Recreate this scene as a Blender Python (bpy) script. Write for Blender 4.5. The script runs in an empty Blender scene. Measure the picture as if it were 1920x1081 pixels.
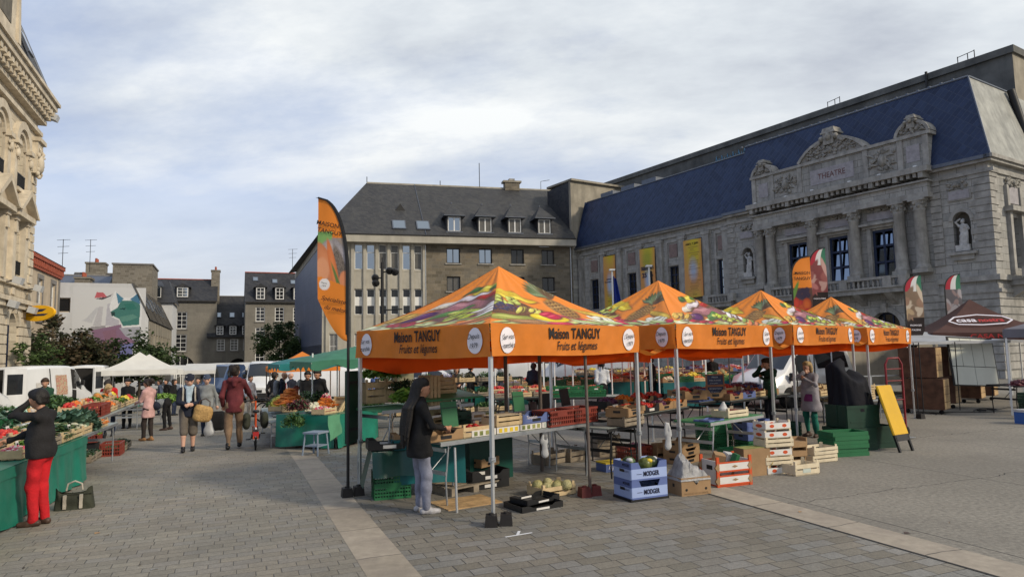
import bpy, math, random
import numpy as np
from mathutils import Matrix, Vector, noise as mnoise
R = math.radians
scn = bpy.context.scene
COL = scn.collection

# ------------------------------------------------------------------ camera
CF, CP, CR, CH = 1270.0, R(5.25), R(1.16), 2.0
_f = Vector((0, math.cos(CP), math.sin(CP))); _r0 = Vector((1, 0, 0)); _u0 = Vector((0, -math.sin(CP), math.cos(CP)))
_r = _r0*math.cos(CR)-_u0*math.sin(CR); _u = _u0*math.cos(CR)+_r0*math.sin(CR)
camd = bpy.data.cameras.new('camera'); cam = bpy.data.objects.new('camera', camd); COL.objects.link(cam)
camd.sensor_width = 36; camd.lens = 36*CF/1920; camd.clip_end = 3000; camd.clip_start = .1
cam.matrix_world = Matrix(((_r.x, _u.x, -_f.x, 0), (_r.y, _u.y, -_f.y, 0), (_r.z, _u.z, -_f.z, CH), (0, 0, 0, 1)))
scn.camera = cam
def ray(x, y): return _f+_r*((x-960)/CF)-_u*((y-540.5)/CF)
def sst(x): x = min(1, max(0, x)); return x*x*(3-2*x)
def gz(x, y):                           # the square is level near the camera and dips gently along the path towards the old town
    a = -.3845*x+.9231*y; b = .9231*x+.3845*y
    k = max(0.0, a-12)
    z = -.036*(k*k/(2*7) if k < 7 else k-3.5) if k < 27 else -.036*23.5-.012*(k-27)
    return z*(1-sst((b-4)/11))
def G(x, y, z=None):                    # where the line of sight through a photo pixel meets the ground (or height z)
    d = ray(x, y)
    if z is not None: return Vector((0, 0, CH))+d*((z-CH)/d.z)
    h = 0.0
    for _ in range(30):
        p = Vector((0, 0, CH))+d*((h-CH)/d.z); h = .5*h+.5*gz(p.x, p.y)
    return Vector((p.x, p.y, gz(p.x, p.y)))
def OG(x, y, up=0.0):                   # ground point moved up, from plan coordinates
    return Vector((x, y, gz(x, y)+up))
def V(x, y, Y):                         # ... or depth Y
    d = ray(x, y); return Vector((0, 0, CH))+d*(Y/d.y)

# ------------------------------------------------------------------ light
SUN_AZ = Vector((.88, -.47, 0)).normalized(); SUN_EL = R(30)
scn.view_settings.view_transform = 'Standard'; scn.view_settings.look = 'None'
scn.view_settings.exposure = 0.3; scn.view_settings.gamma = 1.0
sd = bpy.data.lights.new('sun', 'SUN'); sd.energy = 2.4; sd.angle = R(6); sd.color = (1.0, .87, .68)
so = bpy.data.objects.new('sun', sd); COL.objects.link(so)
sdir = SUN_AZ*math.cos(SUN_EL)+Vector((0, 0, math.sin(SUN_EL)))
so.rotation_euler = (-sdir).to_track_quat('-Z', 'Y').to_euler(); so.location = sdir*80

class NT:
    """tiny helper for node trees"""
    def __init__(s, tree): s.t = tree; s.n = tree.nodes; s.l = tree.links
    def new(s, typ, **kw):
        n = s.n.new(typ)
        for k, v in kw.items(): setattr(n, k, v)
        return n
    def inp(s, sock, v):
        if hasattr(v, 'is_output') or isinstance(v, bpy.types.NodeSocket): s.l.new(v, sock)
        elif v is not None:
            if isinstance(v, (tuple, list)) and sock.type == 'RGBA' and len(v) == 3: v = (*v, 1)
            sock.default_value = v
    def m(s, op, a, b=None, c=None):
        n = s.new('ShaderNodeMath', operation=op)
        for i, v in enumerate((a, b, c)):
            if v is not None: s.inp(n.inputs[i], v)
        return n.outputs[0]
    def vm(s, op, a, b=None):
        n = s.new('ShaderNodeVectorMath', operation=op); s.inp(n.inputs[0], a)
        if b is not None: s.inp(n.inputs[1], b)
        return n.outputs[0]
    def sep(s, v): n = s.new('ShaderNodeSeparateXYZ'); s.inp(n.inputs[0], v); return n.outputs
    def comb(s, x, y, z=0.0):
        n = s.new('ShaderNodeCombineXYZ')
        for i, v in enumerate((x, y, z)): s.inp(n.inputs[i], v)
        return n.outputs[0]
    def noise(s, v, scale, detail=3, rough=.55, out='Fac'):
        n = s.new('ShaderNodeTexNoise'); s.inp(n.inputs['Vector'], v); n.inputs['Scale'].default_value = scale
        n.inputs['Detail'].default_value = detail; n.inputs['Roughness'].default_value = rough; return n.outputs[out]
    def ramp(s, f, stops, interp='LINEAR'):
        n = s.new('ShaderNodeValToRGB'); s.inp(n.inputs[0], f); e = n.color_ramp.elements; n.color_ramp.interpolation = interp
        while len(e) < len(stops): e.new(.5)
        for k, (p, c) in enumerate(stops):
            e[k].position = p; e[k].color = (*c, 1) if isinstance(c, (tuple, list)) else (c, c, c, 1)
        return n.outputs[0]
    def mix(s, f, a, b, mode='MIX'):
        n = s.new('ShaderNodeMix', data_type='RGBA', blend_type=mode)
        s.inp(n.inputs[0], f); s.inp(n.inputs[6], a); s.inp(n.inputs[7], b); return n.outputs[2]
    def obj(s): return s.new('ShaderNodeTexCoord').outputs['Object']

# sky: Nishita blue seen through a broken sheet of cloud (clouds lie on a plane overhead)
w = bpy.data.worlds.new('World'); scn.world = w; w.use_nodes = True
t = NT(w.node_tree); t.n.clear()
wo = t.new('ShaderNodeOutputWorld'); bg = t.new('ShaderNodeBackground'); bg.inputs[1].default_value = .1
sky = t.new('ShaderNodeTexSky', sky_type='NISHITA', sun_disc=False); sky.sun_elevation = SUN_EL
sky.sun_rotation = math.atan2(SUN_AZ.x, SUN_AZ.y); sky.air_density = 1.0; sky.dust_density = .6; sky.ozone_density = 2.5
gen = t.new('ShaderNodeTexCoord').outputs['Generated']
x, y, z = t.sep(gen)
zz = t.m('MAXIMUM', t.m('ADD', z, .22), .03)
pl = t.comb(t.m('DIVIDE', x, zz), t.m('DIVIDE', y, zz), 0.0)
ang = R(28); plr = t.comb(t.m('ADD', t.m('MULTIPLY', t.sep(pl)[0], .62), t.m('MULTIPLY', t.sep(pl)[1], -.22)), t.m('ADD', t.m('MULTIPLY', t.sep(pl)[0], .25), t.m('MULTIPLY', t.sep(pl)[1], 1.0)), 3.7)
n1 = t.noise(plr, 1.0, 6, .5); n2 = t.noise(plr, 2.6, 7, .62); n3 = t.noise(t.comb(t.m('MULTIPLY', t.sep(pl)[0], .5), t.sep(pl)[1], 11.0), 1.5, 6, .55)
side = t.m('MULTIPLY', t.m('DIVIDE', x, t.m('MAXIMUM', y, .3)), .34)          # thinner cloud to the left
cov = t.m('ADD', t.m('ADD', t.m('MULTIPLY', n1, .8), t.m('MULTIPLY', n2, .42)), side)
mask = t.m('MAXIMUM', t.ramp(cov, [(.28, 0.12), (.62, 1.0)]), t.ramp(z, [(.10, .92), (.34, .0)]))
lit = t.m('ADD', t.m('MULTIPLY', n3, .7), t.m('MULTIPLY', n2, .42))
cc = t.ramp(lit, [(.40, (4.2, 4.55, 5.2)), (.53, (6.0, 6.4, 6.8)), (.66, (8.1, 8.3, 8.3))])
hor = t.ramp(z, [(0.0, (5.4, 5.65, 6.1)), (.22, (5.7, 6.0, 6.5)), (.5, (6.4, 6.7, 7.0))])
cc2 = t.mix(t.ramp(z, [(.05, .75), (.40, .0)]), cc, hor)
blue = t.mix(.62, sky.outputs[0], (3.6, 4.6, 7.3, 1))
cmap = t.mix(mask, blue, cc2)
t.l.new(cmap, bg.inputs[0]); t.l.new(bg.outputs[0], wo.inputs[0])

# ------------------------------------------------------------------ materials
MATS = {}
def pmat(name, col, rough=.7, var=.12, vscale=3.0, bump=0.0, bscale=30.0, metal=0.0, spec=.3, trans=0.0, dirt=None, stops=None, coat=0.0, sheen=0.0):
    if name in MATS: return MATS[name]
    m = bpy.data.materials.new(name); m.use_nodes = True; t = NT(m.node_tree); b = t.n['Principled BSDF']
    o = t.obj()
    if var:
        f = t.noise(o, vscale, 5, .6)
        lo = tuple(c*(1-var*1.6) for c in col); hi = tuple(min(1, c*(1+var*1.3)) for c in col)
        c = t.ramp(f, stops or [(.3, lo), (.7, hi)])
        if dirt:
            g = t.ramp(t.noise(t.vm('MULTIPLY', o, (1.6, 1.6, .35)), dirt[1], 6, .65), [(.45, 0.0), (.75, dirt[2])]); c = t.mix(g, c, dirt[0])
    else: c = col
    t.inp(b.inputs['Base Color'], c)
    b.inputs['Roughness'].default_value = rough; b.inputs['Metallic'].default_value = metal
    b.inputs['Specular IOR Level'].default_value = spec
    if coat: b.inputs['Coat Weight'].default_value = coat
    if bump:
        bn = t.new('ShaderNodeBump'); bn.inputs['Strength'].default_value = min(1, bump); bn.inputs['Distance'].default_value = .02*max(1, bump)
        t.l.new(t.noise(o, bscale, 4, .6), bn.inputs['Height']); t.l.new(bn.outputs[0], b.inputs['Normal'])
    if trans:
        tr = t.new('ShaderNodeBsdfTranslucent'); t.inp(tr.inputs[0], c); mx = t.new('ShaderNodeMixShader'); mx.inputs[0].default_value = trans
        t.l.new(b.outputs[0], mx.inputs[1]); t.l.new(tr.outputs[0], mx.inputs[2]); t.l.new(mx.outputs[0], t.n['Material Output'].inputs[0])
    MATS[name] = m; return m

def cellmat(name, w, h, cols, joint=.012, jcol=(.12, .11, .10), rough=.85, bump=.5, mode='wall', rot=0.0, jit=.5, fine=.18, spec=.25, stain=None, ushift=.5, fscale=14.0, jstr=1.0, vert=False):
    """courses of stones / pavers / slates: every cell has its own tint"""
    if name in MATS: return MATS[name]
    m = bpy.data.materials.new(name); m.use_nodes = True; t = NT(m.node_tree); b = t.n['Principled BSDF']; o = t.obj()
    X, Y, Z = t.sep(o)
    if mode == 'wall': u, v = t.m('ADD', X, Y), Z
    else:
        c, s = math.cos(rot), math.sin(rot)
        u = t.m('ADD', t.m('MULTIPLY', X, c), t.m('MULTIPLY', Y, s)); v = t.m('ADD', t.m('MULTIPLY', X, -s), t.m('MULTIPLY', Y, c))
        if mode == 'roof':
            c, s = math.cos(rot), math.sin(rot); uu = t.m('ADD', X, Y); u = t.m('ADD', t.m('MULTIPLY', uu, c), t.m('MULTIPLY', Z, s)); v = t.m('ADD', t.m('MULTIPLY', uu, -s), t.m('MULTIPLY', Z, c))
    wob = t.noise(o, 2.2, 2); v = t.m('ADD', v, t.m('MULTIPLY', t.m('SUBTRACT', wob, .5), h*.12))
    vr = t.m('DIVIDE', v, h); row = t.m('FLOOR', vr)
    wn = t.new('ShaderNodeTexWhiteNoise', noise_dimensions='1D'); t.l.new(row, wn.inputs['W'])
    ur = t.m('ADD', t.m('ADD', t.m('DIVIDE', u, w), t.m('MULTIPLY', row, ushift)), t.m('MULTIPLY', wn.outputs[0], jit))
    if mode == 'floor' and jit: ur = t.m('ADD', ur, t.m('MULTIPLY', t.noise(t.comb(t.m('MULTIPLY', u, 1.9), t.m('MULTIPLY', row, 7.3)), 1.0, 1), .9))
    cu = t.m('FLOOR', ur)
    wn2 = t.new('ShaderNodeTexWhiteNoise', noise_dimensions='2D'); t.l.new(t.comb(cu, row), wn2.inputs['Vector'])
    k = len(cols); col = t.ramp(wn2.outputs[0], [(i/max(1, k-1)*.98+.01, c) for i, c in enumerate(cols)])
    f = t.ramp(t.noise(o, fscale, 5, .65), [(.25, 1-fine), (.75, 1+fine)]); col = t.mix(1.0, col, f, 'MULTIPLY')
    big = t.ramp(t.noise(o, .35, 4, .6), [(.3, .86), (.7, 1.12)]); col = t.mix(1.0, col, big, 'MULTIPLY')
    if mode == 'floor' and jit: col = t.mix(t.ramp(t.noise(o, .8, 3), [(.35, 0.0), (.65, .55)]), col, t.mix(1.0, col, (.93, 1.0, 1.02, 1), 'MULTIPLY'))
    if stain:
        g = t.ramp(t.noise(t.vm('MULTIPLY', o, stain[3] if len(stain) > 3 else (1.4, 1.4, .3)), stain[1], 6, .7), [(.46, 0.0), (.72, stain[2])]); col = t.mix(g, col, stain[0])
    fu = t.m('FRACT', ur); fv = t.m('FRACT', vr)
    du = t.m('MULTIPLY', t.m('MINIMUM', fu, t.m('SUBTRACT', 1.0, fu)), w); dv = t.m('MULTIPLY', t.m('MINIMUM', fv, t.m('SUBTRACT', 1.0, fv)), h)
    d = t.m('MINIMUM', du, dv)
    edge = t.m('MINIMUM', t.m('DIVIDE', d, joint), 1.0)
    jm = t.m('MULTIPLY', t.ramp(edge, [(.35, 1.0), (.8, 0.0)]), jstr)
    col = t.mix(jm, col, jcol)
    t.l.new(col, b.inputs['Base Color']); b.inputs['Roughness'].default_value = rough; b.inputs['Specular IOR Level'].default_value = spec
    hgt = t.m('ADD', t.m('ADD', edge, t.m('MULTIPLY', t.noise(o, fscale*2, 4), .5)), t.m('MULTIPLY', wn2.outputs[0], .5))
    bn = t.new('ShaderNodeBump'); bn.inputs['Strength'].default_value = bump; bn.inputs['Distance'].default_value = .015
    t.l.new(hgt, bn.inputs['Height']); t.l.new(bn.outputs[0], b.inputs['Normal'])
    MATS[name] = m; return m

def attrmat(name, rough=.65, trans=0.0, bump=.15, spec=.25):
    if name in MATS: return MATS[name]
    m = bpy.data.materials.new(name); m.use_nodes = True; t = NT(m.node_tree); b = t.n['Principled BSDF']
    a = t.new('ShaderNodeAttribute', attribute_name='print'); t.l.new(a.outputs[0], b.inputs['Base Color'])
    b.inputs['Roughness'].default_value = rough; b.inputs['Specular IOR Level'].default_value = spec
    bn = t.new('ShaderNodeBump'); bn.inputs['Strength'].default_value = bump; bn.inputs['Distance'].default_value = .05
    t.l.new(t.m('ADD', t.noise(t.obj(), 2.6, 3), t.m('MULTIPLY', t.noise(t.vm('MULTIPLY', t.obj(), (3, 3, .6)), 5.0, 4), .35)), bn.inputs['Height']); t.l.new(bn.outputs[0], b.inputs['Normal'])
    if trans:
        tr = t.new('ShaderNodeBsdfTranslucent'); t.l.new(a.outputs[0], tr.inputs[0]); mx = t.new('ShaderNodeMixShader'); mx.inputs[0].default_value = trans
        t.l.new(b.outputs[0], mx.inputs[1]); t.l.new(tr.outputs[0], mx.inputs[2]); t.l.new(mx.outputs[0], t.n['Material Output'].inputs[0])
    MATS[name] = m; return m

def emat(name, col, st):
    if name in MATS: return MATS[name]
    m = bpy.data.materials.new(name); m.use_nodes = True; b = m.node_tree.nodes['Principled BSDF']
    b.inputs['Base Color'].default_value = (*col, 1); b.inputs['Emission Color'].default_value = (*col, 1); b.inputs['Emission Strength'].default_value = st
    MATS[name] = m; return m

# ------------------------------------------------------------------ mesh builder
_TXT = {}
def text_mesh(body, shear=0.0, bold=0.0, spacing=1.0):
    key = (body, shear, bold, spacing)
    if key in _TXT: return _TXT[key]
    c = bpy.data.curves.new('txt', 'FONT'); c.body = body; c.shear = shear; c.offset = bold; c.space_character = spacing
    c.align_x = 'CENTER'; c.align_y = 'CENTER'; c.resolution_u = 3
    o = bpy.data.objects.new('txt', c); COL.objects.link(o)
    dg = bpy.context.evaluated_depsgraph_get(); me = bpy.data.meshes.new_from_object(o.evaluated_get(dg))
    v = np.array([tuple(q.co) for q in me.vertices]) if len(me.vertices) else np.zeros((1, 3)); f = [tuple(p.vertices) for p in me.polygons]
    bpy.data.objects.remove(o); bpy.data.curves.remove(c); bpy.data.meshes.remove(me)
    v[:, :2] -= (v[:, :2].min(0)+v[:, :2].max(0))/2
    _TXT[key] = (v, f); return _TXT[key]

class MB:
    def __init__(s): s.v = []; s.f = []; s.mi = []; s.sm = []; s.mats = []; s.X = Matrix.Identity(4); s.cols = None
    def mat(s, m):
        if m not in s.mats: s.mats.append(m)
        return s.mats.index(m)
    def add(s, vs, fs, m, smooth=False):
        o = len(s.v); X = s.X; ident = X == Matrix.Identity(4)
        s.v += [tuple(v) for v in vs] if ident else [tuple(X @ Vector(v)) for v in vs]
        k = s.mat(m)
        for f in fs: s.f.append(tuple(i+o for i in f)); s.mi.append(k); s.sm.append(smooth)
    def quad(s, a, b, c, d, m): s.add([a, b, c, d], [(0, 1, 2, 3)], m)
    def box(s, x0, x1, y0, y1, z0, z1, m, tx=0.0, ty=0.0):   # tx, ty: taper of the top
        vs = [(x0, y0, z0), (x1, y0, z0), (x1, y1, z0), (x0, y1, z0), (x0+tx, y0+ty, z1), (x1-tx, y0+ty, z1), (x1-tx, y1-ty, z1), (x0+tx, y1-ty, z1)]
        s.add(vs, [(3, 2, 1, 0), (4, 5, 6, 7), (0, 1, 5, 4), (1, 2, 6, 5), (2, 3, 7, 6), (3, 0, 4, 7)], m)
    def cbox(s, c, d, m, rz=0.0, rx=0.0, ry=0.0, bev=0.0):
        X = s.X; s.X = X @ Matrix.Translation(c) @ Matrix.Rotation(rz, 4, 'Z') @ Matrix.Rotation(ry, 4, 'Y') @ Matrix.Rotation(rx, 4, 'X')
        if bev: s.rbox(d, bev, m)
        else: s.box(-d[0]/2, d[0]/2, -d[1]/2, d[1]/2, -d[2]/2, d[2]/2, m)
        s.X = X
    def rbox(s, d, b, m):                                     # chamfered box round the origin
        hx, hy, hz = d[0]/2, d[1]/2, d[2]/2
        ring = [(-hx+b, -hy), (hx-b, -hy), (hx, -hy+b), (hx, hy-b), (hx-b, hy), (-hx+b, hy), (-hx, hy-b), (-hx, -hy+b)]
        q = 1-b/max(hx, .001); q2 = 1-b/max(hy, .001); vs = []
        for zz, k in ((-hz, 0), (-hz+b, 1), (hz-b, 1), (hz, 0)):
            vs += [(px if k else px*q, py if k else py*q2, zz) for px, py in ring]
        fs = [tuple(range(7, -1, -1)), tuple(range(24, 32))]
        for r in range(3): fs += [(r*8+i, r*8+(i+1) % 8, r*8+8+(i+1) % 8, r*8+8+i) for i in range(8)]
        s.add(vs, fs, m)
    def tube(s, pts, r, m, n=8, cap=True, smooth=True, flat=None):
        pts = [Vector(p) for p in pts]; k = len(pts); rs = r if isinstance(r, (list, tuple)) else [r]*k; vs = []; ref = None
        for i, p in enumerate(pts):
            d = (pts[min(i+1, k-1)]-pts[max(i-1, 0)]).normalized()
            if ref is None: ref = d.orthogonal().normalized() if flat is None else Vector(flat)
            a = (ref-d*ref.dot(d)); a = a.normalized() if a.length > 1e-6 else d.orthogonal().normalized(); ref = a; b = d.cross(a)
            for j in range(n):
                th = 2*math.pi*j/n; vs.append(p+(a*math.cos(th)+b*math.sin(th))*rs[i])
        fs = [(i*n+j, i*n+(j+1) % n, (i+1)*n+(j+1) % n, (i+1)*n+j) for i in range(k-1) for j in range(n)]
        s.add(vs, fs, m, smooth)
        if cap: s.add(vs[:n], [tuple(range(n-1, -1, -1))], m); s.add(vs[-n:], [tuple(range(n))], m)
    def bar(s, a, b, w, h, m, up=(0, 0, 1)):                  # rectangular bar from a to b
        a, b = Vector(a), Vector(b); d = (b-a).normalized(); u = Vector(up); sx = d.cross(u)
        if sx.length < 1e-4: sx = d.orthogonal()
        sx.normalize(); u = sx.cross(d); vs = []
        for p in (a, b): vs += [p-sx*w/2-u*h/2, p+sx*w/2-u*h/2, p+sx*w/2+u*h/2, p-sx*w/2+u*h/2]
        s.add(vs, [(3, 2, 1, 0), (4, 5, 6, 7), (0, 1, 5, 4), (1, 2, 6, 5), (2, 3, 7, 6), (3, 0, 4, 7)], m)
    def lathe(s, prof, m, c=(0, 0, 0), n=12, smooth=True):
        vs = [(c[0]+r*math.cos(2*math.pi*j/n), c[1]+r*math.sin(2*math.pi*j/n), c[2]+z) for r, z in prof for j in range(n)]
        fs = [(i*n+j, i*n+(j+1) % n, (i+1)*n+(j+1) % n, (i+1)*n+j) for i in range(len(prof)-1) for j in range(n)]
        s.add(vs, fs, m, smooth); s.add(vs[:n], [tuple(range(n-1, -1, -1))], m); s.add(vs[-n:], [tuple(range(n))], m)
    def prism(s, poly, y0, y1, m, plane='xz'):                # polygon in x,z (or x,y / y,z) pushed between two depths
        def P(a, b, d): return (a, d, b) if plane == 'xz' else ((a, b, d) if plane == 'xy' else (d, a, b))
        n = len(poly); vs = [P(a, b, y0) for a, b in poly]+[P(a, b, y1) for a, b in poly]
        ar = sum(poly[i][0]*poly[(i+1) % n][1]-poly[(i+1) % n][0]*poly[i][1] for i in range(n))
        flip = (ar > 0) != ((y1 > y0) if plane != 'xz' else (y1 < y0))
        fs = [tuple(range(n-1, -1, -1)), tuple(range(n, 2*n))]+[(i, (i+1) % n, n+(i+1) % n, n+i) for i in range(n)]
        s.add(vs, [tuple(reversed(f)) for f in fs] if flip else fs, m)
    def ball(s, c, r, m, nu=10, nv=7, rz=0.0, tilt=0.0, lump=0.0, seed=0):
        rx, ry, rr = r if isinstance(r, (tuple, list)) else (r, r, r); vs = []; M = Matrix.Rotation(rz, 3, 'Z') @ Matrix.Rotation(tilt, 3, 'X'); rnd = random.Random(seed)
        for i in range(nv+1):
            ph = math.pi*i/nv
            for j in range(nu):
                th = 2*math.pi*j/nu; k = 1+(rnd.uniform(-lump, lump) if lump else 0)
                vs.append(Vector(c)+M @ Vector((rx*math.sin(ph)*math.cos(th)*k, ry*math.sin(ph)*math.sin(th)*k, rr*math.cos(ph)*k)))
        s.add(vs, [(i*nu+j, (i+1)*nu+j, (i+1)*nu+(j+1) % nu, i*nu+(j+1) % nu) for i in range(nv) for j in range(nu)], m, True)
    def grid(s, fn, nu, nv, m, smooth=True):
        vs = [fn(i/nu, j/nv) for j in range(nv+1) for i in range(nu+1)]
        s.add(vs, [(j*(nu+1)+i, j*(nu+1)+i+1, (j+1)*(nu+1)+i+1, (j+1)*(nu+1)+i) for j in range(nv) for i in range(nu)], m, smooth)
    def text(s, body, X, size, m, shear=0.0, bold=0.0, width=None, spacing=1.0, depth=None):
        v, f = text_mesh(body, shear, bold, spacing); k = size; kx = size
        if width: kx = width/max(1e-6, (v[:, 0].max()-v[:, 0].min()))
        old = s.X; s.X = old @ X; s.add([(a*kx, b*k, 0) for a, b, c in v], f, m); s.X = old
    def obj(s, name, parent=None, loc=None, rz=None, **props):
        me = bpy.data.meshes.new(name); me.from_pydata(s.v, [], s.f)
        for m in s.mats: me.materials.append(m)
        me.polygons.foreach_set('material_index', s.mi); me.polygons.foreach_set('use_smooth', s.sm); me.update()
        return link(name, me, parent, loc, rz, **props)

def link(name, me, parent=None, loc=None, rz=None, **props):
    o = bpy.data.objects.new(name, me); COL.objects.link(o)
    if parent is not None: o.parent = parent
    if loc is not None: o.location = loc
    if rz is not None: o.rotation_euler = (0, 0, rz)
    for k, v in props.items(): o[k] = v
    return o
def thing(name, label, cat, loc=(0, 0, 0), rz=0.0, group=None):
    p = dict(label=label, category=cat)
    if group: p['group'] = group
    return link(name, None, None, loc, rz, **p)
def tp(label, cat, group=None):
    p = dict(label=label, category=cat)
    if group: p['group'] = group
    return p
KIDS = {}
def dup(o, loc, rz, label=None, group=None, scale=None):
    """a copy of a thing, its parts and sub-parts"""
    global KIDS
    r = o.copy(); COL.objects.link(r); r.location = loc; r.rotation_euler = (0, 0, rz)
    if scale: r.scale = scale
    if label: r['label'] = label
    if group: r['group'] = group
    for c in list(o.children):
        d = c.copy(); COL.objects.link(d); d.parent = r
        for g in list(c.children):
            e = g.copy(); COL.objects.link(e); e.parent = d
    return r
def T(x, y, z): return Matrix.Translation((x, y, z))
def RZ(a): return Matrix.Rotation(a, 4, 'Z')
def RX(a): return Matrix.Rotation(a, 4, 'X')
def RY(a): return Matrix.Rotation(a, 4, 'Y')
def heading(d): return math.atan2(d[1], d[0])
rnd = random.Random(5)
# ------------------------------------------------------------------ building materials
A_ = Vector((-.3845, .9231, 0)); B_ = Vector((.9231, .3845, 0)); PATH = heading(B_)       # along / across the path
stone_th = cellmat('theatre_ashlar', .95, .42, [(.28, .275, .255), (.335, .325, .30), (.375, .36, .33), (.31, .305, .285), (.40, .385, .345)], joint=.018, jcol=(.10, .095, .085), stain=((.085, .08, .072), .9, .55), fscale=9)
smooth_th = pmat('theatre_dressed_stone', (.325, .312, .285), .85, .16, 2.2, .25, 22, dirt=((.085, .08, .072), 1.2, .6))
carve_th = pmat('theatre_carved_stone', (.29, .275, .245), .9, .2, 5.0, .7, 12, dirt=((.06, .057, .05), 2.5, .7))
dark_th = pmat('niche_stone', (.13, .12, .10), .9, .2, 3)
pale_panel = pmat('pale_marble_panel', (.31, .29, .30), .6, .14, 4)
red_panel = pmat('reddish_marble_panel', (.21, .15, .135), .6, .15, 5)
statue_m = pmat('weathered_white_stone', (.46, .45, .43), .8, .16, 6, dirt=((.2, .2, .19), 4, .6))
slate_b = cellmat('blue_slate', .60, .26, [(.011, .021, .056), (.017, .030, .074), (.022, .038, .088)], joint=.018, jcol=(.036, .052, .095), rough=.45, mode='roof', rot=R(42), jit=0, ushift=0, bump=.5, spec=.35, fscale=3)
slate_g = cellmat('grey_slate', .30, .17, [(.034, .034, .037), (.045, .045, .048), (.060, .059, .058), (.038, .038, .041)], joint=.014, jcol=(.014, .014, .015), rough=.55, spec=.3, bump=.7, stain=((.075, .073, .065), .8, .5))
slate_d = cellmat('dark_slate', .30, .2, [(.022, .023, .028), (.032, .033, .038), (.042, .042, .045)], joint=.012, jcol=(.015, .015, .016), rough=.55, stain=((.075, .072, .066), 1.0, .4))
zinc = pmat('zinc_sheet', (.12, .135, .165), .42, .1, 3, metal=.4, spec=.4)
zinc_l = pmat('pale_lead_slates', (.30, .30, .27), .5, .2, 1.2, .3, 10, dirt=((.12, .12, .11), 1.5, .6))
conc_d = pmat('dark_stained_concrete', (.12, .12, .112), .9, .25, .6, .3, 12, dirt=((.05, .055, .055), .7, .7))
conc_b = pmat('beige_concrete', (.30, .27, .215), .9, .16, .8, .2, 14, dirt=((.12, .11, .09), .6, .7))
glass_sky = pmat('window_glass', (.27, .31, .36), .05, 0, metal=1.0)
glass_dk = pmat('dark_window_glass', (.012, .013, .015), .08, 0, spec=.5)
curtain_g = pmat('grey_blind_behind_glass', (.10, .095, .085), .3, .15, 2, spec=.5)
navy_f = pmat('navy_window_paint', (.012, .022, .055), .5, .1)
white_f = pmat('white_window_paint', (.70, .70, .68), .5, .06)
dark_f = pmat('dark_window_paint', (.03, .028, .026), .5, .1)
iron = pmat('black_iron', (.015, .015, .016), .5, .1)
galv = pmat('galvanised_steel', (.42, .44, .46), .38, .1, 6, metal=.75)
alum = pmat('aluminium_tube', (.60, .61, .62), .35, .08, 6, metal=.7)

def wall(M, x0, x1, z0, z1, holes, m, y=0.0, reveal=.3, rm=None, back=None):
    xs = sorted({x0, x1, *[h[0] for h in holes], *[h[1] for h in holes]}); zs = sorted({z0, z1, *[h[2] for h in holes], *[h[3] for h in holes]})
    for i in range(len(xs)-1):
        for j in range(len(zs)-1):
            cx, cz = (xs[i]+xs[i+1])/2, (zs[j]+zs[j+1])/2
            if not any(h[0] < cx < h[1] and h[2] < cz < h[3] for h in holes):
                M.quad((xs[i], y, zs[j]), (xs[i+1], y, zs[j]), (xs[i+1], y, zs[j+1]), (xs[i], y, zs[j+1]), m)
    rm = rm or m; r = y+reveal
    for a, b, c, d in holes:
        M.quad((a, y, c), (a, y, d), (a, r, d), (a, r, c), rm); M.quad((b, y, d), (b, y, c), (b, r, c), (b, r, d), rm)
        M.quad((a, y, d), (b, y, d), (b, r, d), (a, r, d), rm); M.quad((a, r, c), (b, r, c), (b, y, c), (a, y, c), rm)
        if back is not None: M.quad((a, r, c), (b, r, c), (b, r, d), (a, r, d), back)
def window(root, a, b, c, d, y, fm, gm, cols=2, rows=3, fw=.08, mw=.05, name='window', rowz=None, X=None, panes=True, tilt=0.0):
    F = MB(); P = MB()
    if X is not None: F.X = X; P.X = X
    for q in ((a, a+fw, c, d), (b-fw, b, c, d), (a+fw, b-fw, c, c+fw), (a+fw, b-fw, d-fw, d)): F.box(q[0], q[1], y-.05, y+.03, q[2], q[3], fm)
    for i in range(1, cols):
        xx = a+(b-a)*i/cols; F.box(xx-mw/2, xx+mw/2, y-.04, y+.02, c+fw, d-fw, fm)
    for r in (rowz or [j/rows for j in range(1, rows)]):
        zz = c+(d-c)*r; F.box(a+fw, b-fw, y-.036, y+.016, zz-mw/2, zz+mw/2, fm)
    f = F.obj(name, root)
    P.quad((a+.02, y+.012, c+.02), (b-.02, y+.012, c+.02), (b-.02, y+.012+tilt, d-.02), (a+.02, y+.012+tilt, d-.02), gm)
    if panes: P.obj('pane', f)
    return f
def arc(cx, cz, r, a0, a1, n, rz=None): return [(cx+r*math.cos(R(a0+(a1-a0)*i/n)), cz+(rz or r)*math.sin(R(a0+(a1-a0)*i/n))) for i in range(n+1)]
def arch_fill(M, a, b, zs, d, y0, y1, m, rz=None, n=10):      # the stone left over between a round arch and its square opening
    r = (b-a)/2; cx = (a+b)/2; p = arc(cx, zs, r, 180, 0, n, rz or d-zs)
    for i in range(n):
        (u0, w0), (u1, w1) = p[i], p[i+1]; M.prism([(u0, w0), (u1, w1), (u1, d), (u0, d)], y0, y1, m)
def ring(M, cx, cz, r0, r1, y0, y1, m, a0=180, a1=0, n=12):
    p = arc(cx, cz, r0, a0, a1, n); q = arc(cx, cz, r1, a0, a1, n)
    for i in range(n): M.prism([p[i], p[i+1], q[i+1], q[i]], y0, y1, m)
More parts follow.
